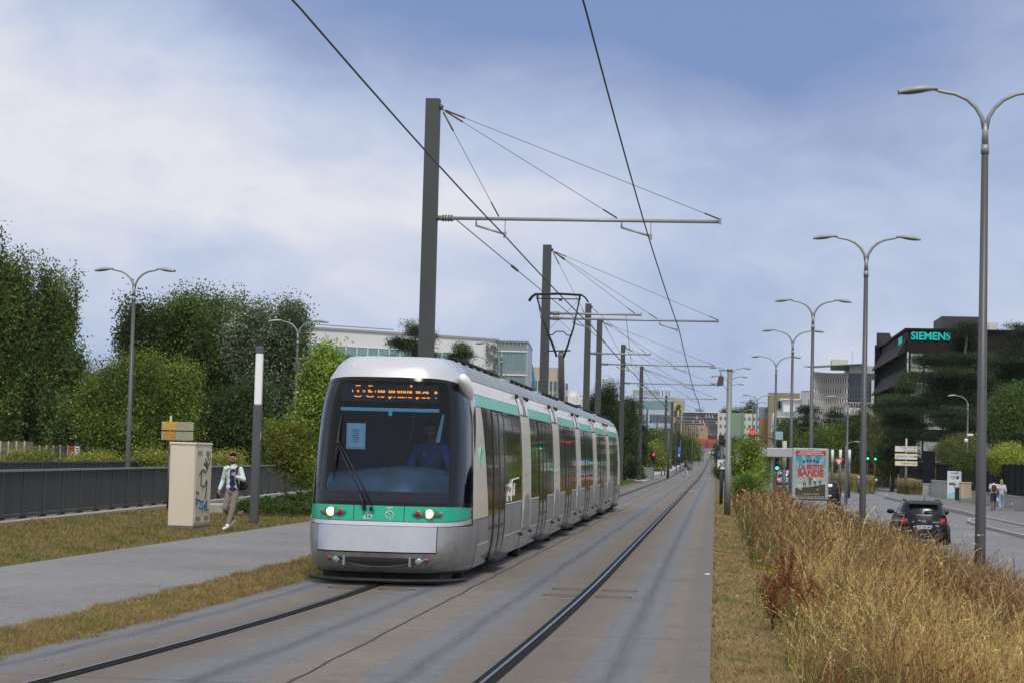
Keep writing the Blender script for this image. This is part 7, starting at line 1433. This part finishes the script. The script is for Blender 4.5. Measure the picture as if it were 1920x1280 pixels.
# ornamental grasses: countable clumps
for i, (px, py, Y, w, h, lab) in enumerate(((1562, 908, 186, 1.3, 1.9, 'golden ornamental grass clump nearest the poster panel'), (1582, 908, 190, 1.3, 2.0, 'golden ornamental grass clump left of the pale bollard'), (1600, 910, 186, 1.2, 1.9, 'golden ornamental grass clump at the pale bollard'), (1620, 914, 180, 1.1, 1.9, 'golden ornamental grass clump against the second lamp post'), (1700, 922, 176, 1.0, 1.7, 'straw coloured grass clump in front of the yellow van'), (1714, 922, 172, .9, 1.6, 'straw coloured grass clump by the corner fence'))):
    p = at(px, py, Y); n = 1500; g0 = RB; B = np.stack([rng.normal(0, .25*w, n), rng.normal(0, .25*w, n), np.zeros(n)], 1); H = rng.uniform(.55, 1, n)*h; a_ = rng.uniform(0, 6.28, n); s_ = rng.uniform(.1, .75, n)*w
    V, F, C2, P_ = ribbons(B, H, np.cos(a_)*s_, np.sin(a_)*s_, np.full(n, .05), 4, jit((.30, .27, .09) if i < 4 else (.20, .17, .06), n, .35)); parts = [(V, F, C2), leaves(P_[:, -1]+rng.normal(0, .04, (n, 3)), np.full(n, .13), jit((.42, .36, .19), n, .2), .3)]
    o = bulk('ornamental_grass', *merge(parts), GRS); o.location = (p.x, Y, g0); tag(o, lab, 'grass clump', 'golden ornamental grasses')
# far woods that close the horizon
def wood(n, x0, x1, y0, y1, h, lab):
    x = rng.uniform(x0, x1, n); y = rng.uniform(y0, y1, n); top = h*(.55+.6*fnoise(x*.05, y*.05, 2.0, 9)); z = top*rng.random(n)**.6-1; C = jit((.07, .098, .038), n, .35)*(.6+.7*fnoise(x, z*3, .6, 2))[:, None]
    tag(bulk('far_wood', *leaves(np.stack([x, y, z], 1), rng.uniform(.5, 1.1, n), np.clip(C, 0, 1), .7), LEAF), lab, 'wood', kind='stuff')
wood(60000, -180, -24, 128, 165, 5.5, 'dark woodland mass closing the view on the left'); wood(50000, -160, -9, 380, 460, 9, 'distant belt of trees beyond the left buildings'); wood(60000, 24, 190, 262, 320, 7, 'dark belt of trees behind the side street'); wood(30000, 7, 60, 420, 520, 5.5, 'distant belt of trees at the foot of the white flats'); wood(30000, 3, 300, 1000, 1100, 22, 'tree covered rise on the far right')
wood(30000, -400, -12, 1000, 1100, 20, 'tree covered rise on the far left')
# green and brown verge patches by the far left track
x, y = rng.uniform(-12, -6.2, 16000), rng.uniform(112, 152, 16000); gk = fnoise(x, y, .3, 2)
V_, F_, C_2, _p = ribbons(np.stack([x, y, np.full(16000, -.08)], 1), np.full(16000, .22), rng.normal(0, .05, 16000), rng.normal(0, .05, 16000), np.full(16000, .05), 2, np.where((y > 128)[:, None], jit((.10, .19, .03), 16000, .3), jit((.20, .15, .07), 16000, .3))); tag(bulk('verge_grass', V_, F_, C_2, GRS), 'bright green and brown verge beside the tram tail', 'grass', kind='stuff')
# ================================================================ BUILDINGS
BW = mat('facade_white', (.68, .69, .71), .7, var=.08, vs=.15); BT = mat('facade_turquoise_glass', (.16, .30, .32), .12, var=.35, vs=.35, spec=.6); BD = mat('facade_dark_band', (.07, .08, .09), .4); BGL = mat('facade_glass_blue', (.05, .10, .13), .08, var=.4, vs=.3, spec=.7); BLW = mat('facade_pale_blue', (.42, .48, .58), .6, var=.06, vs=.2)
BFR = mat('facade_frame', (.22, .25, .27), .5)
class Bld:
    """building whose front runs from A to B; u along the front, w up, d outwards"""
    def __init__(s, name, label, A, B, z0, z1, depth, wall, cat='building', roof=True):
        s.A = Vector((A[0], A[1], 0)); s.B = Vector((B[0], B[1], 0)); D = s.B-s.A; s.L = D.length; s.u = D.normalized(); s.n = Vector((s.u.y, -s.u.x, 0)); s.z0, s.z1 = z0, z1
        s.t = thing(name, label, cat, (0, 0, 0)); s.H = z1-z0
        if wall: s.slab('wall', wall, 0, s.L, z0, z1, -depth, 0)
    def P(s, u, z, d): v = s.A+s.u*u+s.n*d; return (v.x, v.y, z)
    def add(s, mb, u0, u1, z0, z1, d0, d1):
        vs = [s.P(u0, z0, d0), s.P(u1, z0, d0), s.P(u1, z0, d1), s.P(u0, z0, d1), s.P(u0, z1, d0), s.P(u1, z1, d0), s.P(u1, z1, d1), s.P(u0, z1, d1)]
        mb.smooth = False; mb.add(vs, ((0, 1, 2, 3), (7, 6, 5, 4), (4, 5, 1, 0), (5, 6, 2, 1), (6, 7, 3, 2), (7, 4, 0, 3)))
    def slab(s, nm, m, u0, u1, z0, z1, d0, d1, par=None): mb = MB().use(m); s.add(mb, u0, u1, z0, z1, d0, d1); return mb.build(nm, None, par or s.t)
    def bars(s, nm, m, us, wd, z0, z1, d0, d1, par=None):
        # one comb-shaped piece: a thin head rail with the uprights hanging from it
        mb = MB().use(m); us = list(us); o_ = [(us[0]-wd/2, z1), (us[-1]+wd/2, z1)]
        for i in range(len(us)-1, -1, -1):
            u = us[i]; o_ += [(u+wd/2, z0), (u-wd/2, z0)]
            if i: o_ += [(u-wd/2, z1-.06), (us[i-1]+wd/2, z1-.06)]
        mb.prism([s.P(u, z, d0) for u, z in o_], s.n*(d1-d0)); return mb.build(nm, None, par or s.t)
    def windows(s, m, us, zs, w, h, fr=None, d=.03, nm='window'):
        for z in zs:
            for u in us:
                o = s.slab(nm, m, u-w/2, u+w/2, z-h/2, z+h/2, .0, d)
                if fr: q = MB().use(fr); s.add(q, u-w/2-.08, u+w/2+.08, z-h/2-.12, z-h/2, .0, d+.08); q.build('sill', None, o)
def xz(px, py, Y): p = at(px, py, Y); return p.x, p.z
# long white office on the left with the rotated lettering, and its glass end
a = at(548, 640, 195); b = at(934, 660, 211); zt = xz(740, 628, 204)[1]
B = Bld('office_building', 'long white office with turquoise window bands and grey rotated lettering behind the pines', (a.x, 195), (b.x, 211), -1, zt, 14, BW)
for k in range(4):
    z = zt-1.55-3.4*k; w_ = B.slab('window_band', BT, .4, B.L-4.6, z-.95, z, 0, .05); B.bars('mullion', BW, np.arange(1, B.L-5, 1.3), .10, z-.95, z, .05, .10, w_); B.slab('dark_band', BD, .4, B.L-7, z-1.45, z-.97, 0, .06)
    B.bars('pilaster', BW, np.arange(1, B.L-6, 1.5), .5, z-2.35, z-1.45, .0, .09); B.slab('recess', BFR, .4, B.L-5.5, z-2.35, z-1.46, 0, .05)
B.slab('parapet', mat('parapet_grey', (.30, .32, .34), .5), -.1, B.L-.0, zt, zt+.22, -14, .15); B.slab('roof_rail', BFR, 1, B.L*.5, zt+.5, zt+.6, -1.2, -1.1)
p = at(918, 672, 210.2); T_ = Matrix.Translation((p.x, 210.0, p.z)) @ Matrix.Rotation(math.atan2(B.u.y, B.u.x), 4, 'Z') @ Matrix.Rotation(R(-90), 4, 'Y')
text_mesh('lettering', 'Lys', 2.6, mat('letter_grey', (.13, .14, .15), .5), B.t, T_, .04, .04)
a2 = at(934, 660, 210.6); b2_ = at(990, 660, 211); zt2 = xz(960, 641, 210)[1]
B = Bld('glass_office', 'turquoise glass office block at the end of the long white one', (a2.x+.05, 210.2), (b2_.x, 210.4), -1, zt2, 15, BT)
for k in range(5): z = zt2-.55-2.55*k; B.slab('floor_edge', BFR, 0, B.L, z-.35, z, 0, .12); B.slab('floor_edge', BW, 0, B.L, z-.5, z-.36, 0, .14)
B.bars('mullion', BFR, np.linspace(.05, B.L-.05, 9), .07, -1, zt2, .0, .10); B.slab('roof_edge', BFR, -.1, B.L+.1, zt2, zt2+.12, -15, .2); B.bars('roof_post', BFR, np.linspace(.3, B.L-.3, 7), .12, zt2-.55, zt2, .05, .15)
B.slab('pale_side', BLW, B.L-.15, B.L+.05, -1, zt2, -15, .05)
# tower behind, crane, balcony block
Yt = 350; x0, zz = xz(992, 712, Yt); x1 = xz(1046, 712, Yt)[0]; x2 = xz(1064, 712, Yt)[0]
B = Bld('office_tower', 'gridded grey tower with a tan upper storey behind the second mast', (x0, Yt), (x1, Yt), -1, zz, 12, mat('facade_grey_green', (.20, .23, .23), .5, var=.1, vs=.2))
zs = [zz-1.0-2.2*k for k in range(6)]; us = np.linspace(.5, B.L-.5, 7); B.windows(BGL, us, zs[:5], (us[1]-us[0])*.72, 1.6, None); B.bars('mullion', BW, (us[1:]+us[:-1])/2, .12, -1, zz, .0, .12)
B.slab('upper_storey', mat('facade_tan', (.44, .36, .29), .7, var=.1, vs=.3), .7, B.L-.3, zz, zz+2.4, -9, -.8)
B2 = Bld('apartment_block', 'plain beige block adjoining the gridded tower', (x1+.05, Yt+.4), (x2, Yt+2), -1, zz-.3, 11, mat('facade_beige', (.42, .40, .36), .75, var=.08, vs=.3)); B2.windows(BGL, np.linspace(.3, B2.L-.3, 2), zs, .4, 1.0)
Y_ = 380; x0, zz = xz(1064, 742, Y_); x1 = xz(1092, 742, Y_)[0]; B = Bld('apartment_block', 'small white block with dark balconies left of the dark pine', (x0, Y_), (x1, Y_), -1, zz, 10, BW)
for k in range(5): z = zz-1.6-2.7*k; B.slab('balcony', BD, .2, B.L-.2, z-1.1, z, 0, .5)
B.slab('rooftop_box', BW, .4, 1.8, zz, zz+1.1, -4, -1)
t = thing('tower_crane', 'thin blue crane jib above the gridded tower', 'crane', (xz(1003, 700, 345)[0], 345, 0)); c_ = mat('crane_blue', (.03, .14, .22), .5); p0 = at(1001, 712, 345); p1 = at(994, 675, 345); m = MB().use(c_, True); m.tube([(0, 0, 12), (0, 0, p0.z)], .28, 6); m.build('mast', None, t)
m = MB().use(c_, True); m.tube([(0, 0, p0.z-1), (p1.x-p0.x, 0, p1.z)], [.32, .12], 5); m.tube([(0, 0, p0.z+1.2), (p1.x-p0.x, 0, p1.z)], .05, 4); m.build('jib', None, t)
# white office with blue windows and coloured corner
Y_ = 420; x0, zt = xz(1172, 740, Y_); x1 = xz(1263, 740, Y_)[0]
B = Bld('office_building', 'white office with blue glass bands and rooftop antennas left of the coloured corner', (x0, Y_), (x1, Y_), 0, zt, 14, BLW); um = B.L*.52
for k in range(5):
    z = zt-1.1-2.9*k; o = B.slab('window_band', BGL if k else BT, um if k else 1.2, B.L-.2, z-1.75, z, .0, .06); B.bars('mullion', BFR, np.linspace(um+.6, B.L-.6, 8), .08, z-1.75, z, .06, .1, o)
    if k: B.windows(BGL, np.linspace(.8, um-.7, 7), [z-.9], .52, 1.9)
B.slab('rooftop_box', mat('roof_box_grey', (.27, .29, .31), .6), 1.6, um+1.8, zt, zt+1.2, -8, -1); m = MB().use(WIREM, True)
for u in (B.L-2.4, B.L-1.6, B.L-1.0): v = B.P(u, zt, -.5); m.tube([v, (v[0], v[1], zt+1.9)], .09, 5); m.use(BW, True); m.tube([(v[0], v[1], zt+.9), (v[0], v[1], zt+1.8)], .17, 6); m.use(WIREM, True)
m.build('antenna', None, B.t)
x2 = xz(1282, 748, Y_-2)[0]; zt = xz(1270, 748, Y_-2)[1]; B = Bld('coloured_building', 'narrow block with yellow, green, red and dark square panels', (x1+.1, Y_-2), (x2, Y_-2), 0, zt, 12, mat('facade_olive', (.36, .38, .24), .7, var=.1, vs=.3))
pc = [((.42, .44, .10), (.05, .04, .04), (.42, .16, .05)), ((.06, .05, .05), (.50, .42, .10), (.36, .36, .2)), ((.50, .38, .10), (.06, .08, .05), (.33, .34, .22)), ((.05, .04, .05), (.25, .03, .06), (.3, .33, .2)), ((.20, .36, .20), (.17, .09, .06), (.3, .3, .2))]
for k, rowc in enumerate(pc):
    for q, c in enumerate(rowc): w_ = B.L*.62/2; u0 = .1+q*w_; B.slab('panel', mat('panel_%d_%d' % (k, q), c, .6), u0, min(B.L*.98, u0+w_*(.96 if q < 2 else .5)), zt-1.0-1.32*(k+1)*1.0, zt-1.04-1.32*k, 0, .06)
# far end of the street: black block over orange one, red gates, white flats
Y_ = 960; g0 = zp(Y_)-1; x0, zt = xz(1283, 772, Y_); x1 = xz(1348, 772, Y_)[0]; zb = xz(1300, 796, Y_)[1]; xm = xz(1327, 796, Y_)[0]
B = Bld('black_building', 'black clad building with small white windows closing the street', (x0, Y_), (x1, Y_), zb, zt, 14, mat('facade_black', (.035, .038, .045), .6, var=.15, vs=.1)); B.slab('roof_edge', BW, 0, B.L, zt, zt+.5, -14, .1); Wm = mat('window_pale', (.45, .46, .47), .4)
for u, z in ((.35, .35), (.62, .25), (.71, .25), (.80, .25), (.45, .7), (.54, .62), (.92, .72), (.25, .72), (.58, .85)): B.slab('window', Wm, B.L*u, B.L*u+.55, zt-(zt-zb)*z-1.1, zt-(zt-zb)*z+.6, 0, .1)
B = Bld('orange_building', 'ochre orange building under the black one', (x0, Y_-6), (xm, Y_-6), g0, zb-.1, 18, mat('facade_orange', (.42, .235, .115), .7, var=.1, vs=.1))
for r_ in range(3): B.windows(mat('window_dark_far', (.05, .04, .04), .3), [.9+2.0*k for k in range(2+2*(r_ == 1))], [zb-2.0-2.9*r_], .8, 1.4)
B.windows(M['window_dark_far'], [B.L*.76], [zb-2.2], .9, 1.5)
Bld('dark_wing', 'dark recessed wing under the black building', (xm+.1, Y_+2), (x1-.2, Y_+2), g0, zb-.1, 10, mat('facade_navy', (.03, .035, .05), .5))
x0 = xz(1309, 830, 930)[0]; x1 = xz(1343, 830, 930)[0]; B = Bld('red_gates', 'row of vermilion red doors at the top of the street', (x0, 930), (x1, 930), zp(930)-.5, xz(1325, 822, 930)[1], 4, mat('facade_vermilion', (.42, .075, .03), .6, var=.12, vs=.2), 'building')
B.windows(mat('gate_dark_red', (.20, .03, .025), .6), [B.L*(.42+.05*k) for k in range(5)], [zp(930)+1.5], .28, 3.0, nm='door'); B.slab('gate_recess', mat('gate_deep_red', (.17, .035, .03), .7), B.L*.36, B.L*.60, zp(930)-.3, zp(930)+3.2, 0, .1); B.windows(M['window_dark_far'], [B.L*(.7+.07*k) for k in range(4)], [zp(930)+1.8], .2, 2.2)  # darker red panel across the middle of the gates
Y_ = 780; x0, zt = xz(1346, 773, Y_); x1 = xz(1472, 776, Y_)[0]; B = Bld('apartment_block', 'long white block of flats with small square windows', (x0, Y_), (x1, Y_), 2, zt, 12, mat('facade_offwhite', (.50, .50, .47), .8, var=.06, vs=.1))
B.slab('green_section', mat('facade_green', (.16, .25, .17), .7), B.L*.19, B.L*.40, 4, zt-.1, 0, .12); B.slab('dark_base', BD, 0, B.L, 2, 7.5, 0, .2)
us = [u for u in np.linspace(1.2, B.L*.97, 14)]; B.windows(mat('window_far', (.10, .12, .13), .3), us, [zt-2.2-3.1*k for k in range(4)], .9, 1.3)
for px0, px1, yt, yb, c, nm, lab, Y_ in ((1425, 1442, 762, 783, (.20, .25, .29), 'grey_blue_block', 'grey-blue upper part of the narrow block left of the brown one', 480), (1425, 1442, 783, 850, (.30, .20, .09), 'ochre_block', 'ochre lower block left of the brown one', 478), (1442, 1500, 735, 850, (.25, .205, .13), 'brown_block', 'tall brown block behind the white balconies', 470)):
    x0, zt = xz(px0, yt, Y_); x1 = xz(px1, yt, Y_)[0]; z0 = xz(px0, yb, Y_)[1] if yb < 800 else 0; B = Bld(nm, lab, (x0, Y_), (x1, Y_), z0, zt, 12, mat('f_'+nm, c, .75, var=.1, vs=.2), 'building')
    if nm == 'brown_block': B.windows(BGL, [B.L*f for f in (.3, .38, .62)], [zt-2.8, zt-6.0], 1.0, 1.7, BFR)
    else: B.windows(mat('window_blue_far', (.02, .08, .25), .3) if c[0] < .25 else M['window_dark_far'], [B.L*.7], [(z0+zt)/2+.5], .5, .6)
# white balconies
Y_ = 380; x0, zt = xz(1450, 748, Y_); x1 = xz(1512, 748, Y_)[0]; B = Bld('balcony_building', 'stepped white apartment building with glass balconies', (x0, Y_), (x1, Y_), -1, zt-2.6, 12, mat('facade_bright_white', (.62, .64, .66), .6, var=.05, vs=.2))
B.slab('upper_storey', BW, 2.0, B.L*.86, zt-2.6, zt, -9, -1.2); B.slab('roof_slab', BW, 1.4, B.L*.9, zt, zt+.25, -10, -.6)
for k in range(4):
    z = zt-3.2-2.9*k; B.slab('balcony_slab', BW, -.3+.5*(k == 0), B.L*.78, z-.25, z, .0, 1.3); B.slab('balcony_glass', mat('balcony_glass', (.32, .42, .44), .1), -.2+.5*(k == 0), B.L*.76, z, z+.9, 1.2, 1.26); B.windows(BGL, [B.L*f for f in (.12, .3, .5, .68)], [z-1.3], .8, 1.3, BFR)
B.slab('stair_tower', mat('mesh_white', (.46, .48, .51), .5), B.L*.86, B.L+1.2, -1, zt+1.8, -6, .4); B.bars('stair_screen', BFR, np.linspace(B.L*.87, B.L+1.1, 6), .05, 0, zt+1.8, .4, .5)
# curved grey office
t = thing('curved_office', 'grey-beige office with concave window bands and a green glass roof canopy', 'building', (0, 0, 0)); Y_ = 300; x0, zt = xz(1526, 689, Y_); x1 = xz(1592, 687, Y_)[0]; CBG = mat('facade_concrete_beige', (.44, .43, .42), .8, var=.1, vs=.3); CWH = mat('fin_white', (.55, .55, .55), .6); n = 24
def arc_pt(f, z, d=0): return (x0+(x1-x0)*f, Y_+3.2*math.sin(math.pi*f*.9)-d, z)
def arc_band(nm, m_, z0, z1, d):
    mb = MB().use(m_); rows = [[arc_pt(i/n, z0, d), arc_pt(i/n, z1, d)] for i in range(n+1)]; mb.grid(rows); top = [[arc_pt(i/n, z1, d), arc_pt(i/n, z1, -8)] for i in range(n+1)]; mb.grid(top); bot = [[arc_pt(i/n, z0, -8), arc_pt(i/n, z0, d)] for i in range(n+1)]; mb.grid(bot); e0 = [arc_pt(0, z0, d), arc_pt(0, z1, d), arc_pt(0, z1, -8), arc_pt(0, z0, -8)]; mb.add(e0, [(0, 1, 2, 3)]); e0 = [arc_pt(1, z0, d), arc_pt(1, z1, d), arc_pt(1, z1, -8), arc_pt(1, z0, -8)]; mb.add(e0, [(3, 2, 1, 0)]); return mb.build(nm, None, t)
pitch = (xz(1560, 728, Y_)[1]-xz(1560, 747, Y_)[1]); zz = zt-.6
for k in range(5):
    h0 = zz-pitch*k; arc_band('spandrel', CBG, h0-pitch*.58+(.4 if k == 0 else 0)*0, h0, .25); w_ = arc_band('window_band', BGL, h0-pitch, h0-pitch*.58, -.12); mb = MB().use(CWH)
    for i in range(15): x_, y_, _ = arc_pt((i+.5)/15, 0); mb.box((x_-.13, y_-.2, h0-pitch), (x_+.10, y_+.2, h0-pitch*.58))
    mb.build('fin', None, w_)
arc_band('base_wall', CBG, -1, zz-pitch*5, .1)
CAN = mat('canopy_green_glass', (.13, .30, .25), .2); m = MB().use(CAN); xr = xz(1625, 684, Y_)[0]; m.prism([(x0-1.6, Y_-1.5, zt), (xr, Y_-1, zt+.7), (xr, Y_+7, zt+.9), (x0+.5, Y_+7, zt+.3)], (0, 0, .12))
m.build('canopy', None, t); m = MB().use(mat('penthouse_cream', (.52, .50, .44), .7)); m.box((xz(1562, 684, Y_)[0], Y_+3, zt), (xz(1592, 684, Y_)[0], Y_+7, zt+1.5)); m.use(CWH); m.box((xz(1592, 684, Y_)[0], Y_+3, zt), (xr, Y_+7, zt+.7)); m.build('penthouse', None, t)
m = MB().use(WIREM, True); xx = xz(1601, 684, Y_)[0]; m.tube([(xx, Y_+4, zt), (xx, Y_+4, zt+3.0)], .03, 4); m.build('antenna', None, t)
x2, zt2 = xz(1592, 698, Y_); x3 = xz(1652, 698, Y_)[0]; B = Bld('glass_wing', 'dark blue glass wing with a white-finned top storey beside the curved office', (x2+.05, Y_+1), (x3, Y_+1), 3, zt2, 12, mat('facade_navy_glass', (.045, .06, .085), .15, var=.3, vs=.4)); B.bars('mullion', mat('frame_navy', (.09, .11, .14), .4), np.linspace(.1, B.L-.1, 12), .07, 6, zt2-.2, 0, .08)
for k in range(6): B.slab('floor_line', M['frame_navy'], 0, B.L, zt2-1.2-1.4*k, zt2-1.12-1.4*k, 0, .1)
B.slab('upper_storey', mat('fin_backing', (.16, .17, .18), .6), 0, B.L, zt2, zt2+1.1, -11, -.1); B.bars('fin', CWH, np.linspace(.15, B.L-.15, 20), .16, zt2, zt2+1.15, -.1, .1); x4 = xz(1634, 702, Y_)[0]  # dark grey storey wall behind the pale fins
B.slab('pale_glass_bay', mat('pale_bay', (.46, .52, .52), .2), x4-x2, B.L, 3, zt2-1.0, .1, .6)
x5, z5 = xz(1586, 763, 290); x6 = xz(1640, 763, 290)[0]; B = Bld('low_annex', 'low white annex with a tubular railing below the glass wing', (x5, 290), (x6, 290), -1, z5, 8, mat('facade_pinkish', (.52, .50, .52), .6)); q_ = MB().use(CWH)
for u in np.linspace(.2, B.L-.2, 10): B.add(q_, u-.03, u+.03, z5, z5+.72, -.19, -.11)
B.add(q_, 0, B.L, z5+.7, z5+.78, -.2, -.1); q_.build('railing', None, B.t)
# black angular office with teal lettering
Yb = 210; xc, zt = xz(1702, 619, Yb); BBK = mat('office_black', (.012, .009, .010), .7, spec=.2, var=.2, vs=.3); BBR = mat('office_brown_awning', (.022, .016, .016), .7, spec=.2, var=.2, vs=.4); SGL = mat('office_glass_pale', (.34, .38, .37), .12, var=.4, vs=.5)
B = Bld('black_office', 'black angular office with tilted dark awnings and teal lettering at the roof corner', (xc, Yb), (xc+26, Yb), -1, zt, 34, BBK); fl = 3.05
for k in range(4):
    z = zt-2.45-fl*k; o = B.slab('window_band', SGL, .35, 25.5, z-1.9, z, 0, .04); B.bars('mullion', BBK, np.arange(1.7, 25, 2.1), .16, z-1.9, z, .04, .1, o); B.slab('floor_trim', mat('trim_teal', (.10, .22, .20), .3), .35, 25.5, z-1.45, z-1.37, .04, .12)
B.slab('roof_slab', BBK, -.3, 26, zt, zt+.2, -34, .3); B.slab('corner_post', CWH, -.02, .12, 0, zt-2.3, .0, .1)
# left flank along the street: floors with slanted sun awnings
F_ = Bld('x', 'x', (xc, Yb+34), (xc, Yb), -1, zt, .1, None); F_.t.name = 'tmp'; bpy.data.objects.remove(F_.t); F_.t = B.t
for k in range(5):
    z = zt-2.3-fl*k; o = F_.slab('window_band', SGL, .5, 33.7, z-1.55, z, 0, .05); F_.bars('mullion', BBK, np.arange(1, 33.5, 1.15), .22, z-1.55, z, .05, .12, o)
    for j in range(9):
        u0, u1 = .4+3.7*j, .4+3.7*j+3.55; mb = MB().use(BBR); mb.prism([F_.P(u0, z+1.5, .02), F_.P(u0, z+.1, .02), F_.P(u0, z-.55, 1.05), F_.P(u0, z-.48, 1.15)], F_.u*(u1-u0)); mb.build('awning', None, B.t)
st_ = MB().use(BBK); st_.prism([(xc-.5, Yb+26, zt), (xc-.5, Yb+34.5, zt), (xc-.5, Yb+34.5, zt+1.9), (xc-.5, Yb+33.6, zt+1.9)], (1.5, 0, 0)); st_.box((xc-.7, Yb+33.4, 8), (xc+.4, Yb+34.6, zt+.4)); st_.build('stair_fin', None, B.t)
x_, z_ = xz(1758, 598, Yb+6); B.slab('rooftop_box', mat('rooftop_navy', (.03, .033, .042), .6), x_-xc, x_-xc+4.6, zt, z_, -10, -2); B.slab('rooftop_duct', CWH, xz(1850, 620, Yb)[0]-xc, xz(1876, 620, Yb)[0]-xc, zt+.2, zt+1.1, -4, -2)
TEAL = mat('sign_teal', (.0, .36, .32), .4, emit=(0, .50, .45), es=.35); p = at(1745, 631, Yb); text_mesh('lettering', 'SIEMENS', 1.12, TEAL, B.t, Matrix.Translation((p.x, Yb-.12, p.z)), .05, .03)
p = at(1699, 632, Yb); text_mesh('lettering', 'SIEMENS', 1.05, TEAL, B.t, Matrix.Translation((xc-.15, Yb+6.5, p.z-.05)) @ Matrix.Rotation(R(-90), 4, 'Z'), .05, .03)

# ================================================================ AIR
hm = bpy.data.materials.new('haze_air'); hm.use_nodes = True; hn = hm.node_tree; hn.nodes.clear(); ho = hn.nodes.new('ShaderNodeOutputMaterial'); hv = hn.nodes.new('ShaderNodeVolumePrincipled')
hv.inputs['Color'].default_value = (.86, .90, .97, 1); hv.inputs['Density'].default_value = .00006; hv.inputs['Anisotropy'].default_value = .2; hn.links.new(hv.outputs[0], ho.inputs['Volume'])
m = MB().use(hm); m.box((-420, -25, -4), (420, 1250, 48)); tag(m.build('haze'), kind='stuff')
